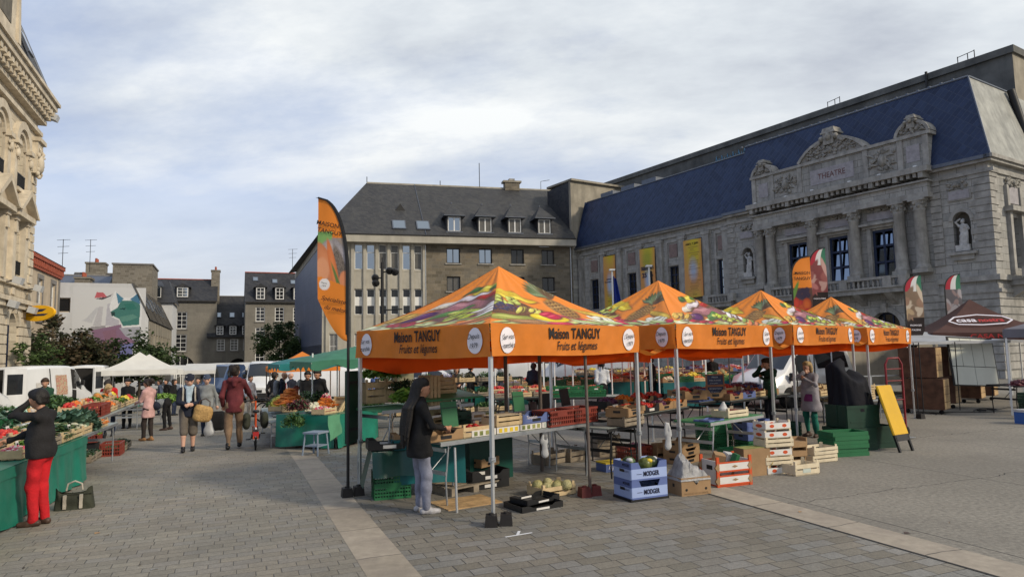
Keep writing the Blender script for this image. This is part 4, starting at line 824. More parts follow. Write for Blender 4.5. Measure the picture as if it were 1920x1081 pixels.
def veg_canvas():
    c = Canvas(-1.5, 1.5, 0, 1, 230, 130, OR); c.raw = (c.x.copy(), c.y.copy()); r = random.Random(11)
    c.x = c.x*(1-c.y); c.y = c.y*1.42; E = shad(c)
    for i in range(34): E(r.uniform(-1.4, 1.2), r.uniform(.0, .16), r.uniform(.12, .3), r.uniform(.02, .05), r.uniform(-.2, .4), r.choice([(.55, .62, .25), (.72, .74, .50), (.30, .42, .10), (.62, .70, .38)]), .3)
    for i in range(9): E(-1.0+.1*i, .18+.03*(i % 3), .2, .03, .25, r.choice([(.70, .72, .45), (.45, .55, .18), (.80, .78, .62)]), .3)
    for i in range(18): E(-.62+r.uniform(-.3, .35), .14+r.uniform(-.05, .06), .10, .038, .2, r.choice([(.48, .02, .06), (.60, .03, .12), (.38, .01, .05)]), .3, speck=.2)
    E(.45, .45, .62, .30, .05, (.20, .09, .10), .2, speck=.35); E(.2, .56, .5, .16, .12, (.32, .13, .15), .2, speck=.4)
    for i in range(6): E(-.35+.08*i, .60+.03*i, .22, .055, .5, (.78, .72, .62), .3, rim=(.5, .42, .30))
    for i in range(5): E(.0+.07*i, .74+.02*i, .2, .05, .45, (.70, .66, .70), .3, rim=(.42, .30, .36))
    E(.28, .95, .22, .08, .3, (.62, .50, .05), .2, rim=(.4, .3, .02)); E(.02, .93, .15, .06, .5, (.05, .12, .03), .3); E(.5, 1.0, .16, .05, .2, (.08, .18, .03), .3)
    for i in range(4): E(.55+.1*i, .80+.025*i, .24, .062, .25, (.46, .012, .012), .2, rim=(.20, .006, .006))
    E(-.42, .33, .30, .10, .45, (.10, .02, .12), .2, rim=(.03, .006, .04)); E(-.55, .36, .12, .04, .45, (.32, .16, .36), .4)
    for i in range(3): E(.05+.1*i, .34+.04*i, .3, .07, .5, (.08, .20, .04), .25, rim=(.03, .09, .02), speck=.25)
    for i in range(26): E(.45+r.uniform(-.25, .3), .30+r.uniform(-.1, .14), .09, .035, .5, r.choice([(.42, .50, .04), (.30, .40, .05), (.52, .56, .12)]), .4, speck=.3)
    for i in range(9): E(.95+r.uniform(-.16, .14), .45+r.uniform(-.15, .22), .2, .04, .7, (.78, .74, .74), .3, rim=(.46, .40, .42))
    for i in range(7): E(1.1+r.uniform(-.2, .2), .18+r.uniform(-.08, .1), .22, .03, .5, r.choice([(.62, .20, .08), (.70, .55, .35), (.25, .35, .08)]), .3)
    for i in range(10): E(-.85+r.uniform(-.2, .2), .34+r.uniform(-.06, .06), .2, .03, .5, (.62, .40, .08), .4)
    return c
def fruit_canvas():
    c = Canvas(-1.5, 1.5, 0, 1, 230, 130, OR); c.raw = (c.x.copy(), c.y.copy()); r = random.Random(5)
    c.x = c.x*(1-c.y); c.y = c.y*1.42; E = shad(c)
    for i in range(30): E(r.uniform(-1.4, 1.4), r.uniform(.0, .13), r.uniform(.12, .28), r.uniform(.02, .05), r.uniform(-.3, .3), r.choice([(.60, .66, .38), (.74, .74, .58), (.50, .56, .2), (.66, .40, .20)]), .3)
    for i in range(12): E(r.uniform(.4, 1.3), .08+r.uniform(-.04, .08), .11, .036, -.1, r.choice([(.50, .02, .08), (.62, .05, .16)]), .3)
    E(-.72, .45, .50, .22, 0, (.13, .055, .03), .15, speck=.5); E(-.62, .42, .5, .14, 0, (.20, .085, .04), .2, speck=.5)
    for i in range(5): E(-.62+.07*i, .88-.035*i, .34, .055, .0-.06*i, (.76, .56, .05), .2, rim=(.50, .34, .02))
    for i in range(40): E(-.72+r.uniform(-.2, .32), .66+r.uniform(-.1, .12), .042, .042, 0, (.52, .58, .14), .3, rim=(.30, .38, .06))
    for i in range(44): E(-.86+r.uniform(-.2, .46), .50+r.uniform(-.07, .1), .036, .036, 0, r.choice([(.05, .03, .10), (.09, .03, .12), (.03, .03, .09)]), .3)
    for i in range(8): E(-.45+r.uniform(-.25, .25), .40+r.uniform(-.05, .05), .13, .03, .6, (.66, .60, .12), .4)
    E(-.95, .20, .42, .10, -.05, (.34, .36, .07), .15, rim=(.18, .2, .04), speck=.15); E(-.75, .08, .36, .07, -.1, (.34, .17, .07), .15, speck=.3)
    E(-.22, .21, .34, .125, -.06, (.80, .62, .02), .12, rim=(.56, .38, .01)); E(-.2, .04, .26, .05, 0, (.52, .03, .07), .2)
    for dx, dy in ((.30, .33), (.36, .26)): E(dx-.45, dy, .16, .075, .2, (.50, .015, .06), .2, rim=(.3, .01, .03))
    for i in range(5): E(.16+.09*i, .26-.02*i, .15, .04, -.3, (.55, .05, .10), .3)
    E(.34, .50, .21, .25, 0, (.50, .30, .08), .12, rim=(.28, .15, .03), speck=.3)
    for i in range(6):
        for j in range(5): E(.18+.07*j+(.03 if i % 2 else 0), .32+.075*i, .028, .026, 0, (.30, .15, .04), .5)
    for i in range(15):
        a = R(90+(i-7)*9.5); E(.36+.16*math.cos(a), .80+.17*math.sin(a)*(1-.2*abs(i-7)/7), .19, .024, a, r.choice([(.10, .15, .06), (.18, .24, .12), (.06, .10, .04), (.26, .30, .18)]), .4)
    for i in range(5): E(.72+.07*i, .46-.03*i, .2, .06, -.5, (.66, .44, .06), .3, rim=(.5, .3, .03))
    for i in range(22): E(.92+r.uniform(-.2, .2), .20+r.uniform(-.04, .10), .07, .05, 0, (.76, .76, .66), .4, rim=(.6, .62, .46))
    for i in range(12): E(.6+r.uniform(-.3, .5), .13+r.uniform(-.05, .05), .2, .025, -.3, r.choice([(.62, .70, .42), (.45, .56, .22)]), .3)
    return c
VEG, FRU = veg_canvas(), fruit_canvas()
for c in (VEG, FRU): c.x, c.y = c.raw
ML = Matrix(((0, 0, -1, 0), (-1, 0, 0, 0), (0, 1, 0, 0), (0, 0, 0, 1)))                 # text on a face seen from -x
def tent(name, label, loc, rz, w_, d_, faces, zv=(1.95, 2.36), zp=3.27, left=True, gutter=0.0, wave=1):
    tn = thing('market_tent', label, 'tent', loc, rz, 'orange market tents'); z0, ze = zv; r = random.Random(wave)
    def F(a, s, side):                                      # point of a roof face
        x = a*w_/3*(1-s) if side in (0, 2) else a*d_/3*(1-s); z = ze+(zp-ze)*(s-.10*math.sin(math.pi*s)); sag = .012*math.sin(9*a+wave)*math.sin(math.pi*s)
        if side == 0: return (w_/2+x, s*d_/2, z+sag)
        if side == 1: return (s*w_/2, d_/2-x, z+sag)
        if side == 2: return (w_/2-x, d_-s*d_/2, z+sag)
        return (w_-s*w_/2, d_/2+x, z+sag)
    top = link('canopy', None, tn); top.empty_display_size = .1
    for side in range(4):
        cv = faces[side]; c2 = Canvas.__new__(Canvas); c2.__dict__ = dict(cv.__dict__); 
        c2.obj('roof_panel', lambda a, s: F(a, s, side), cloth_print, top)
    Vm = MB()
    def vp(u, v, side):
        L = w_ if side in (0, 2) else d_; o = .012*math.sin(u*L*5.3+wave*2+v*2)*(1-.3*v)+.006*math.sin(u*L*19-v*5+wave)*(1-v)+.008*math.sin(u*L*11+wave)+.01; t_ = u*L; zz = z0+(ze-z0)*v+(.012*math.sin(u*L*2.1+wave) if v < .5 else 0)-.03*math.sin(math.pi*u)*(v > .5)*0
        return [(t_, -o, zz), (-o, d_-t_, zz), (w_-t_, d_+o, zz), (w_+o, t_, zz)][side]
    for side in range(4): Vm.grid(lambda u, v: vp(u, v, side), 60, 8, orange)
    for side, X, L in ((0, T(0, -.004, 0) @ RX(R(90)), w_), (1, T(-.004, d_, 0) @ ML, d_)):
        if side == 1 and not left: continue
        zc = (z0+ze)/2; k = L/3.0; i0 = len(Vm.v)
        Vm.text('Maison TANGUY', X @ T(L/2+.03, zc+.085, 0), .20, black_p, bold=.024, width=1.06*k, spacing=1.05)
        Vm.text('Fruits et l\u00e9gumes', X @ T(L/2+.06, zc-.095, 0), .165, black_p, shear=.25, bold=.008, width=.84*k)
        for cx, lines in ((.27*k, ('Sur vos', 'march\u00e9s')), (L-.27*k, ('Depuis', '1979'))):
            n = 22; p = [(cx+.128*k*math.cos(2*math.pi*i/n)*(1+.02*math.cos(i*3)), zc+.158*math.sin(2*math.pi*i/n)) for i in range(n)]
            old = Vm.X; Vm.X = X; Vm.add([(a, b, 0) for a, b in p], [tuple(range(n))], white_p); Vm.X = old
            for j, s in enumerate(lines): Vm.text(s, X @ T(cx, zc+.045-.105*j, .024) @ RZ(.06), .088, black_p, shear=.3, bold=.006, width=(.20 if j == 0 else (.21 if s[0] == 'm' else .13))*k)
        for j in range(i0, len(Vm.v)):
            q = Vm.v[j]; e = .004+(q[1] if side == 0 else q[0]); b_ = vp((q[0] if side == 0 else d_-q[1])/L, (q[2]-z0)/(ze-z0), side)
            Vm.v[j] = (q[0], b_[1]-.013+e, q[2]) if side == 0 else (b_[0]-.013+e, q[1], q[2])
    if gutter: 
        def gt(u, v): return (w_+u*gutter, -.03+v*.18, z0+.05-.055*math.sin(math.pi*u)-.03*math.sin(math.pi*v)+.015*math.sin(u*9))
        Vm.grid(gt, 10, 3, orange)
    Vm.obj('valance', tn)
    In = MB()                                               # far inner valances; their redder colour stands for light through the canvas
    In.grid(lambda u, v: (.03+u*(w_-.06), d_-.05, 1.70+v*.5-.02*math.sin(u*7)+.10*(1-v)*(1-min(1, u*5))), 20, 3, orange_lit); In.grid(lambda u, v: (w_-.04, .05+u*(d_-.1), 1.78+v*.42-.02*math.sin(u*7)+.12*(1-v)*(1-min(1, u*3))), 20, 3, orange_lit)
    In.obj('backlit_valance', tn)
    Tr = MB()
    for a, b in (((0.05, .05), (w_-.05, .05)), ((.05, d_-.05), (w_-.05, d_-.05)), ((.05, .05), (.05, d_-.05)), ((w_-.05, .05), (w_-.05, d_-.05))):
        A0, A1 = Vector((*a, 0)), Vector((*b, 0)); m = (A0+A1)/2
        for p, q in ((A0, m), (m, A1)): Tr.bar(p+Vector((0, 0, z0+.05)), q+Vector((0, 0, z0+.34)), .02, .03, alum); Tr.bar(p+Vector((0, 0, z0+.34)), q+Vector((0, 0, z0+.05)), .02, .03, alum)
    Tr.tube([(w_/2, d_/2, z0+.2), (w_/2, d_/2, zp-.03)], .02, alum, 6); Tr.obj('truss', tn)
    for x, y in ((.03, .03), (w_-.03, .03), (w_-.03, d_-.03), (.03, d_-.03)):
        q = Matrix.Rotation(rz, 3, 'Z') @ Vector((x, y, 0))+Vector(loc); zb = gz(q.x, q.y)-loc[2]
        L = MB(); L.cbox((x, y, (z0+.05+.72)/2), (.042, .042, z0+.05-.72), alum); L.cbox((x, y, (zb+.8)/2), (.032, .032, .8-zb), alum); L.cbox((x, y, .74), (.06, .06, .06), galv); L.tube([(x+.02, y-.02, .74), (x-.06, y-.04, .74)], .012, galv, 6); L.box(x-.045, x+.045, y-.045, y+.045, zb, zb+.012, galv); L.obj('leg', tn)
    return tn
TN0 = Vector((-.27, 8.02, 0)); TU = Vector((.7308, .6826, 0)); TVv = Vector((-.6826, .7308, 0)); TR = heading(TU)
def tw(x, y, z=0.0): q = TN0+TU*x+TVv*y; return OG(q.x, q.y, z)          # a point in the tent row's own axes
tents = []
labs = ['nearest orange tent printed with fruit and vegetables, woman in black jacket beside it', 'second orange tent of the row, over the green topped folding table', 'third orange tent of the row, behind the woman in the grey smock', 'farthest orange tent of the row, beside the stacked wooden display chests']
for i, (x, w_, z) in enumerate(((0, 3.12, 1.93), (3.87, 3.2, 1.97), (7.94, 3.12, 2.0), (11.87, 3.09, 1.98))):
    q = TN0+TU*x
    fc = [FRU, VEG, FRU, VEG] if i == 0 else [VEG, FRU, VEG, FRU]
    tents.append(tent('t%d' % i, labs[i], (q.x, q.y, 0), TR+(R(3) if i == 0 else 0), w_, 2.8, fc, (z, z+.40), 3.27, True, (.78, .84, .8, 0)[i], i+1))
def weight(loc, rz, m, label, two=True):
    K = MB()
    for s in ((-.085, .085) if two else (0,)):
        K.X = T(s, .05*(s > 0), 0); K.box(-.075, .075, -.085, .085, 0, .13, m, .012, .012); K.lathe([(.03, .13), (.03, .15)], m, (0, 0, 0), 8)
    return K.obj('tent_weight', None, loc, rz, **tp(label, 'weight'))
weight(tw(.03, -.06), 0, black_w, 'pair of black block weights at foot of the nearest tent leg')
weight(G(662, 930), .4, black_w, 'black block weight at leg left of the woman in black jacket')
weight(tw(14.95, -.1), .3, black_w, 'black block weight at the farthest tent leg near power cables', False)
pp = G(1107, 930); K = MB(); K.tube([(0, 0, .03), (-.02, 0, 2.3)], .022, brown_pole, 8); K.obj('support_pole', None, pp, 0, **tp('brown pole standing in dark red weights under nearest orange tent', 'pole'))
weight(pp, .3, red_w, 'pair of dark red block weights around the brown pole foot')
# ---- other canopies
def plain_tent(label, loc, rz, w_, d_, z0, ze, zp, mat, legm, group=None, text=None, scallop=False):
    tn = thing('market_tent', label, 'tent', loc, rz, group); M = MB(); c = [(0, 0), (w_, 0), (w_, d_), (0, d_)]
    for i in range(4):
        a, b = Vector((*c[i], ze)), Vector((*c[(i+1) % 4], ze)); ap = Vector((w_/2, d_/2, zp))
        M.grid(lambda u, v: tuple((a.lerp(b, u)).lerp(ap, v)-Vector((0, 0, .12*(zp-ze)*math.sin(math.pi*v)+.03*math.sin(math.pi*u)*(1-v)))), 8, 8, mat)
        nrm = (b-a).cross(Vector((0, 0, 1))).normalized()
        M.grid(lambda u, v: tuple(a.lerp(b, u)+nrm*(.015*math.sin(u*23)+.01)-Vector((0, 0, (ze-z0)*(1-v)+.03*math.sin(math.pi*u)*v+(.04*abs(math.sin(u*14)) if scallop and v < .5 else 0)))), 24, 3, mat)
    if text: text(M, w_, d_, z0, ze, zp)
    M.obj('canopy', tn)
    for x, y in c:
        q = Matrix.Rotation(rz, 3, 'Z') @ Vector((x, y, 0))+Vector(loc); zb = gz(q.x, q.y)-loc[2]
        L = MB(); L.cbox((x*.98+.01*w_, y*.98+.01*d_, (z0+.1+zb)/2), (.045, .045, z0+.1-zb), legm); L.obj('leg', tn)
    K = MB(); K.tube([(.03, d_/2, z0+.2), (w_-.03, d_/2, z0+.2)], .02, legm, 6); K.tube([(w_/2, .03, z0+.2), (w_/2, d_-.03, z0+.2)], .02, legm, 6); K.tube([(w_/2, d_/2, z0+.2), (w_/2, d_/2, zp-.05)], .02, legm, 6); K.obj('truss', tn)
    return tn
white_c = pmat('white_canvas', (.74, .74, .72), .7, .04, 2, .1, 4, trans=.25); brown_c = pmat('brown_canvas', (.085, .038, .03), .7, .1, 2, .1, 4, trans=.1); grey_c = pmat('grey_canvas', (.16, .155, .18), .7, .08, 2, .1, 4, trans=.1)
white_l = pmat('white_painted_steel', (.72, .72, .70), .4, .04)
PA = heading(A_)
q = OG(*G(330, 768).xy); plain_tent('white pop-up market tent over flower and fruit stalls', q+B_*-3.75, HX+.10, 3.75, 3.0, 1.98, 2.28, 3.25, white_c, white_l)
plain_tent('second white market tent half hidden behind the first', q+B_*-3.6+A_*3.4+Vector((0, 0, -.12)), HX+.10, 3.75, 3.0, 1.98, 2.28, 3.25, white_c, white_l)
q = G(512, 760); plain_tent('orange tent without print behind the teal parasol', OG(-9.5, 26.5), HX, 2.7, 2.7, 1.8, 2.0, 2.6, orange, brown_pole)
redp = pmat('red_print', (.42, .03, .03), .6, 0)
def casa(M, w_, d_, z0, ze, zp):
    sl = math.atan2((zp-ze), d_/2)
    X = T(w_/2-.1, .62, ze+.33) @ RX(sl) @ T(0, 0, .02)
    n = 8; hexo = [(-.95, 0), (-.72, .24), (0, .36), (.72, .24), (.95, 0), (.72, -.2), (0, -.26), (-.72, -.2)]
    for i in range(n):
        a, b = hexo[i], hexo[(i+1) % n]; old = M.X; M.X = X; M.bar((a[0], a[1], .05), (b[0], b[1], .05), .05, .01, white_p); M.X = old
    M.text('casa', X @ T(-.42, 0, .06), .34, white_p, bold=.02, width=.6); M.text('nostra', X @ T(.32, 0, .06), .30, redp, bold=.03, width=.75)
    M.text('CASA NOSTRA', T(w_/2+.3, -.04, (z0+ze)/2) @ RX(R(90)), .2, redp, bold=.02, width=1.9)
bt = OG(*V(1750, 640, 23.0).xy); plain_tent('brown peaked tent lettered casa nostra before the theatre corner', bt, heading(TX)+.75, 3.5, 3.3, 2.02, 2.32, 3.5, brown_c, white_l, text=casa)
plain_tent('grey market tent cut by the right edge of view', OG(*V(1884, 640, 18.5).xy), -.62, 3.2, 3.0, 2.08, 2.32, 3.0, grey_c, white_l)
awn = pmat('pale_grey_awning', (.42, .43, .45), .6, .08, 2, trans=.2)
def awning(label, loc, rz, w_, d_, z, mat, scal=.0, legs=True, drop=.25):
    tn = thing('stall_awning', label, 'awning', loc, rz); M = MB()
    M.grid(lambda u, v: (u*w_, v*d_, z+.35*v-.06*math.sin(math.pi*v)+.012*math.sin(u*17)), 20, 6, mat)
    M.grid(lambda u, v: (u*w_, -.02-.02*math.sin(u*26), z-drop*(1-v)+(.05*abs(math.sin(u*w_*4)) if v < .5 and scal else 0)), 40, 2, mat)
    for x in (0, w_): M.grid(lambda u, v: (x, u*d_, z+.35*u-.06*math.sin(math.pi*u)-(drop*.7)*(1-v)), 6, 2, mat)
    M.obj('canopy', tn)
    if legs:
        for x in (.05, w_-.05):
            for y in (.05, d_-.05):
                q = Matrix.Rotation(rz, 3, 'Z') @ Vector((x, y, 0))+Vector(loc); L = MB(); L.tube([(x, y, gz(q.x, q.y)-loc[2]), (x, y, z+.35*y/d_-.06)], .022, white_l, 6); L.obj('leg', tn)
    return tn
awning('white scalloped stall awning in front of the stone passage arch', OG(*V(474, 690, 47).xy), HX, 5.2, 3, 2.25, white_c, 1)
awning('low white stall awning behind the walking men', OG(*V(345, 690, 52).xy), HX, 5.5, 3, 2.2, white_c, 1)
awning('white stall roof behind the white tent posts', OG(*V(230, 690, 44).xy), HX, 5.5, 3, 2.1, white_c, 0)
# ---- green and teal parasols: slanted square sheets with a scalloped valance
green_c = pmat('green_canvas', (.055, .21, .13), .6, .1, 3, .15, 5, trans=.22); teal_c = pmat('teal_canvas', (.02, .20, .20), .6, .1, 3, .15, 5, trans=.22); lime = pmat('pale_trim', (.45, .5, .45), .6, 0)
def parasol(label, pole, h, rz, w_, d_, mat, tilt):
    tn = thing('parasol', label, 'parasol', pole, rz); M = MB()
    def s(u, v): x, y = (u-.5)*w_, (v-.5)*d_; return (x, y, h-.55*max(abs(x)/w_*1.1, abs(y)/d_*1.1)**1.2*1.2+tilt*x+.02*math.sin(u*12))
    M.grid(s, 12, 12, mat)
    for k in range(4):
        def e(u, v):
            p = s(*[(u, 0), (1, u), (1-u, 1), (0, 1-u)][k]); return (p[0], p[1], p[2]-(.17+.05*math.sin(u*26))*(1-v))
        M.grid(e, 40, 2, mat)
    M.obj('canopy', tn); P = MB(); P.tube([(0, 0, .02), (0, 0, h-.02)], .02, white_l, 8); P.obj('pole', tn)
    Rb = MB()
    for a, b in ((0, 0), (1, 0), (1, 1), (0, 1)): p = Vector(s(a, b)); Rb.tube([(0, 0, h-.05), p-Vector((0, 0, .03))], .01, white_l, 5)
    Rb.obj('rib', tn)
    return tn
pg = G(585, 828); parasol('pale green parasol tilted over the near vegetable stall', pg+B_*1.2+A_*.2, 2.3, HX+.1, 3.0, 2.6, green_c, .05)
P_ = MB(); P_.tube([(0, 0, 0), (0, 0, 2.1)], .02, white_l, 8); P_.obj('canopy_post', None, pg, 0, **tp('thin white post in black base at near corner of vegetable stall', 'post'))
weight(pg+Vector((.02, -.03, 0)), .2, black_w, 'black block weight at the thin white post of the vegetable stall')
p2 = G(563, 808); parasol('teal parasol with scalloped edge behind the green one', p2+B_*1.35+A_*2.2, 2.3, HX+.05, 4.0, 3.2, teal_c, .03)
weight(p2, .5, black_w, 'black block weight behind the grey stool of the vegetable stall'); P_ = MB(); P_.tube([(0, 0, 0), (0, 0, 2.0)], .016, iron, 8); P_.obj('canopy_post', None, p2, 0, **tp('thin dark post rising to the teal parasol edge', 'post'))
# ---- feather flags
def feather(label, base, H, w_, zlo, face, art, lines, flip=1, cs=.28, tl=0.0, bordm=None, textm=None, tz=(.8, .66), ts=.1):
    """pole with a sail whose outer edge curves over at the top; x runs along the sail"""
    tn = thing('feather_flag', label, 'flag', base, face); P = MB(); f = flip
    cz = 1-cs; cur = [(0, 0, 0.0), (0, 0, H*.55), (f*.005, 0, H*cz)]+[(f*(w_*1.0)*(i/6)**2.0, 0, H*cz+H*cs*math.sin(i/6*math.pi/2)) for i in range(1, 7)]
    P.tube(cur, [.022, .02, .016]+[.014]*6, iron, 7); P.obj('pole', tn)
    def edge(v):                                            # pole-side x at relative height v of the sail
        z = zlo+(H-zlo)*v; 
        if z <= H*cz: return 0.0
        q = math.asin(min(1, (z-H*cz)/(H*cs)))/(math.pi/2); return w_*q**2.0
    def full(v): return w_ if v > .3 else w_*(v/.3)**.6*.98+.012
    c = Canvas(0, 1, 0, 1, 50, 150, OR); art(c)
    def P3(u, v):
        a = edge(v); b = max(full(v)*(1.0 if v < .97 else 1.0), a+.01); x = a+(b-a)*u; return (f*x, -.015*f*0-.02*math.sin(v*9+u*3)*u, zlo+(H-zlo)*v-(.10*u*(1-v) if v < .3 else 0))
    c.obj('sail', P3, attrmat('printed_flag', .6, trans=.2), tn)
    B2 = MB(); B2.grid(lambda u, v: (f*(edge(v)-.02+u*.055), -.008+.0*u-.004, zlo+(H-zlo)*v), 1, 40, bordm or iron, False); B2.obj('sleeve', tn)
    L = MB()
    for s, z, k, x, sh in lines: L.text(s, T(f*x*w_, -.03, zlo+(H-zlo)*z) @ RX(R(90)) @ RZ(tl), k, textm or black_p, shear=sh, bold=.01)
    if lines: L.obj('lettering', tn)
    return tn
def art_melon(c):
    E = c.ell; c.blend((c.y < .70)*(c.y > .30)*1.0, (.30, .24, .20)); c.blend(((c.y > .62) & (c.y < .75) & (c.x > .55-.9*(c.y-.62)))*1.0, (.20, .38, .12))
    E(.55, .62, .34, .07, 0, (.42, .38, .38), .2, rim=(.22, .2, .2), speck=.15); E(.15, .58, .34, .07, .3, (.36, .33, .35), .2, rim=(.2, .18, .18), speck=.15); E(.70, .52, .40, .10, .3, (.62, .24, .11), .15, rim=(.45, .15, .06)); E(.85, .47, .22, .09, 0, (.66, .30, .16), .2)
    E(.25, .49, .26, .10, .5, (.17, .14, .12), .3, speck=.5); E(.45, .42, .34, .10, .9, (.68, .22, .08), .15, rim=(.5, .13, .04)); E(.12, .40, .18, .06, 0, (.66, .25, .12), .2); E(.3, .345, .3, .03, .6, (.12, .2, .06), .3)
    c.blend(((c.y < .42) & (c.y < .36+.09*c.x-.02))*1.0, OR); E(.78, .365, .17, .042, 0, (.74, .72, .72), .08)
ff = V(655, 930, 9.79); ff = V(653, 640, 9.75); ff = OG(ff.x, ff.y)
fl = feather('tall orange feather flag lettered maison tanguy at the left tent corner', ff, 4.28, .44, 2.28, 0.06, art_melon, [('MAISON', .80, .088, .66, .0), ('TANGUY', .745, .088, .60, .0), ('Sp\u00e9cialiste', .245, .085, .47, .28), ('du melon', .185, .085, .40, .28), ('Depuis', .372, .03, .78, .25), ('1979', .352, .03, .78, .25)], flip=-1, tl=-.22)
def art_toms(c):
    r = random.Random(3); c.blend((c.y < .62)*1.0, (.10, .05, .04))
    for i in range(16): c.ell(r.uniform(0, 1), r.uniform(.1, .45), .22, .075, 0, r.choice([(.50, .05, .03), (.55, .12, .03), (.45, .03, .05)]), .2, rim=(.25, .02, .02))
    for i in range(12): c.ell(r.uniform(.3, 1), r.uniform(.5, .6), .12, .03, 0, (.04, .03, .06), .3)
    c.ell(.1, .55, .3, .05, .5, (.12, .25, .05), .3)
def art_ital(cols):
    def f(c):
        r = random.Random(4); c.c[:] = (.022, .014, .014); k = c.x+.0*c.y
        for lo, hi, col in ((0, .36, (.42, .03, .05)), (.36, .68, (.66, .65, .63)), (.68, 1.01, (.035, .17, .10))): c.blend(((k >= lo) & (k < hi) & (c.y > .78))*1.0, col)
        c.blend(((c.y > .44) & (c.y < .78))*1.0, cols[0])
        for i in range(16): c.ell(r.uniform(0, 1), r.uniform(.46, .76), r.uniform(.12, .3), r.uniform(.03, .07), r.uniform(-.5, .5), r.choice(cols), .3)
    return f
meat = [(.22, .06, .06), (.42, .16, .15), (.50, .30, .26), (.30, .10, .09)]; chees = [(.22, .15, .10), (.42, .30, .18), (.55, .45, .34), (.30, .18, .12)]; gr = [(.12, .11, .12), (.36, .33, .34), (.28, .2, .19)]
def flag2(px0, pxt, py, Y, label, w_, H, art, lines, face=0.0, tm=None):
    p = V(px0, 700, Y); b = OG(p.x, p.y); return feather(label, b, H, w_, H-2.6 if H > 4 else H-2.2, face, art, lines, flip=1, cs=.13, textm=tm)
flag2(1494, 0, 0, 21, 'orange feather flag with red tomatoes lettered maison tanguy', .62, 4.75, art_toms, [('MAISON', .80, .13, .55, .0), ('TANGUY', .735, .13, .53, .0)])
flag2(1528, 0, 0, 22, 'feather flag with Italian colours and pink sliced meat beside the tomato flag', .58, 5.15, art_ital(meat), [('CHARCUTERIE', .36, .06, .5, 0)], tm=white_p)
flag2(1706, 0, 0, 23, 'feather flag with Italian colours and cheeses near the theatre door', .62, 4.3, art_ital(chees), [('FROMAGES', .34, .078, .5, 0), ('ITALIENS', .28, .078, .5, 0)], tm=white_p)
flag2(1783, 0, 0, 25, 'feather flag with Italian colours behind the brown peaked tent', .62, 4.5, art_ital(gr), [('PATES', .34, .11, .5, 0)], tm=white_p)

# ------------------------------------------------------------------ street lamp, theatre banners, flags, statues
lp = gpx(717, 42); sl_ = thing('street_lamp', 'dark tall lamp post with clustered spotlights before the pale concrete building', 'street lamp', lp)
K = MB(); K.tube([(0, 0, 0), (0, 0, 1.2), (0, 0, 8.2)], [.14, .11, .09], iron, 10); K.tube([(0, 0, 8.1), (0, 0, 8.5)], .04, iron, 6); K.obj('post', sl_)
K = MB(); K.tube([(0, 0, 5.2), (1.25, 0, 5.25)], .045, iron, 6); K.tube([(.0, 0, 7.55), (.75, 0, 7.75)], .04, iron, 6); K.tube([(0, 0, 7.2), (-.45, 0, 7.25)], .04, iron, 6); K.obj('arm', sl_)
for x, z in ((-.45, 7.28), (-.42, 6.95), (.45, 7.7), (.78, 7.62)):
    K = MB(); K.X = T(x, -.05, z) @ RX(R(70)); K.lathe([(.08, .2), (.22, 0), (.24, -.18), (.2, -.2)], iron, n=10); K.obj('spotlight', sl_)
def banner(t0, t1, z0, z1, label, kind):
    c = Canvas(t0, t1, z0, z1, 40, 110, (.62, .30, .10)); u = (c.x-t0)/(t1-t0); v = (c.y-z0)/(z1-z0); r = np.random.RandomState(kind+3)
    w1 = np.sin(v*6.0+kind)*.5+.5; c.blend(np.clip(w1*1.15*(1-1.5*abs(u-.58)), 0, .9), (.60, .50, .03)); c.blend(np.clip(1.3-4.2*np.hypot(u-.5, (v-.48)*1.2), 0, .95), (.42, .52, .68)); c.blend(np.clip((u-.8)*2, 0, .5), (.55, .16, .06))
    if kind == 2: c.blend(np.clip(1.2-3*np.hypot(u-.5, (v-.8)*1.6), 0, .8), (.36, .36, .05)); c.blend(np.clip((.35-v)*6, 0, .9), (.42, .50, .64))
    if kind != 2:
        for i in range(26): 
            y = .05+.034*i
            if kind == 1 and y < .38 or kind == 3 or y < .2: c.blend(((abs(v-y) < .007) & (u > .2+.25*r.rand()) & (u < .55+.35*r.rand()))*.6, (.25, .13, .05))
    else:
        for i in range(9): c.blend(((abs(v-.6-.035*i) < .006) & (abs(u-.5) < .3))*.35, (.2, .25, .05))
    tn = thing('hanging_banner', label, 'banner', th.location, heading(TX)); c.obj('cloth', lambda a, b: (a, .02+.02*math.sin(b*1.3+a), b), attrmat('printed_banner', .6, bump=.06), tn)
    K = MB(); cx = (t0+t1)/2; K.tube([(t0-.05, .03, z1), (t1+.05, .03, z1)], .03, iron, 6); K.tube([(t0-.05, .03, z0), (t1+.05, .03, z0)], .03, iron, 6)
    for x in (t0+.1, t1-.1): K.bar((x, .03, z1), (x, .4, z1), .03, .03, iron)
    K.obj('rod', tn); L = MB(); X = RX(R(90))
    if kind == 2: L.text('saison', T(cx, -.03, 8.95) @ X, .62, bluep, bold=.03, width=1.5); L.text('25 26', T(cx, -.03, 8.3) @ X, .55, bluep, bold=.03, width=1.35)
    elif kind == 3: L.text('mars + juin', T(cx, -.03, z1-.35) @ X, .27, black_p, bold=.02, width=1.3)
    else: L.text('saison', T(cx, -.03, 8.45) @ X, .24, bluep, bold=.02, width=.8); L.text('internationale', T(cx, -.03, 8.2) @ X, .22, bluep, bold=.02, width=1.3)
    L.obj('lettering', tn)
banner(-32.3, -30.65, 5.4, 10.65, 'long yellow and orange banner at far left of the theatre front', 1)
banner(-27.35, -25.5, 5.4, 10.65, 'yellow and blue banner reading saison 25 26', 2)
banner(-22.2, -20.3, 5.95, 10.62, 'orange and blue programme banner nearest the statue niche', 3)
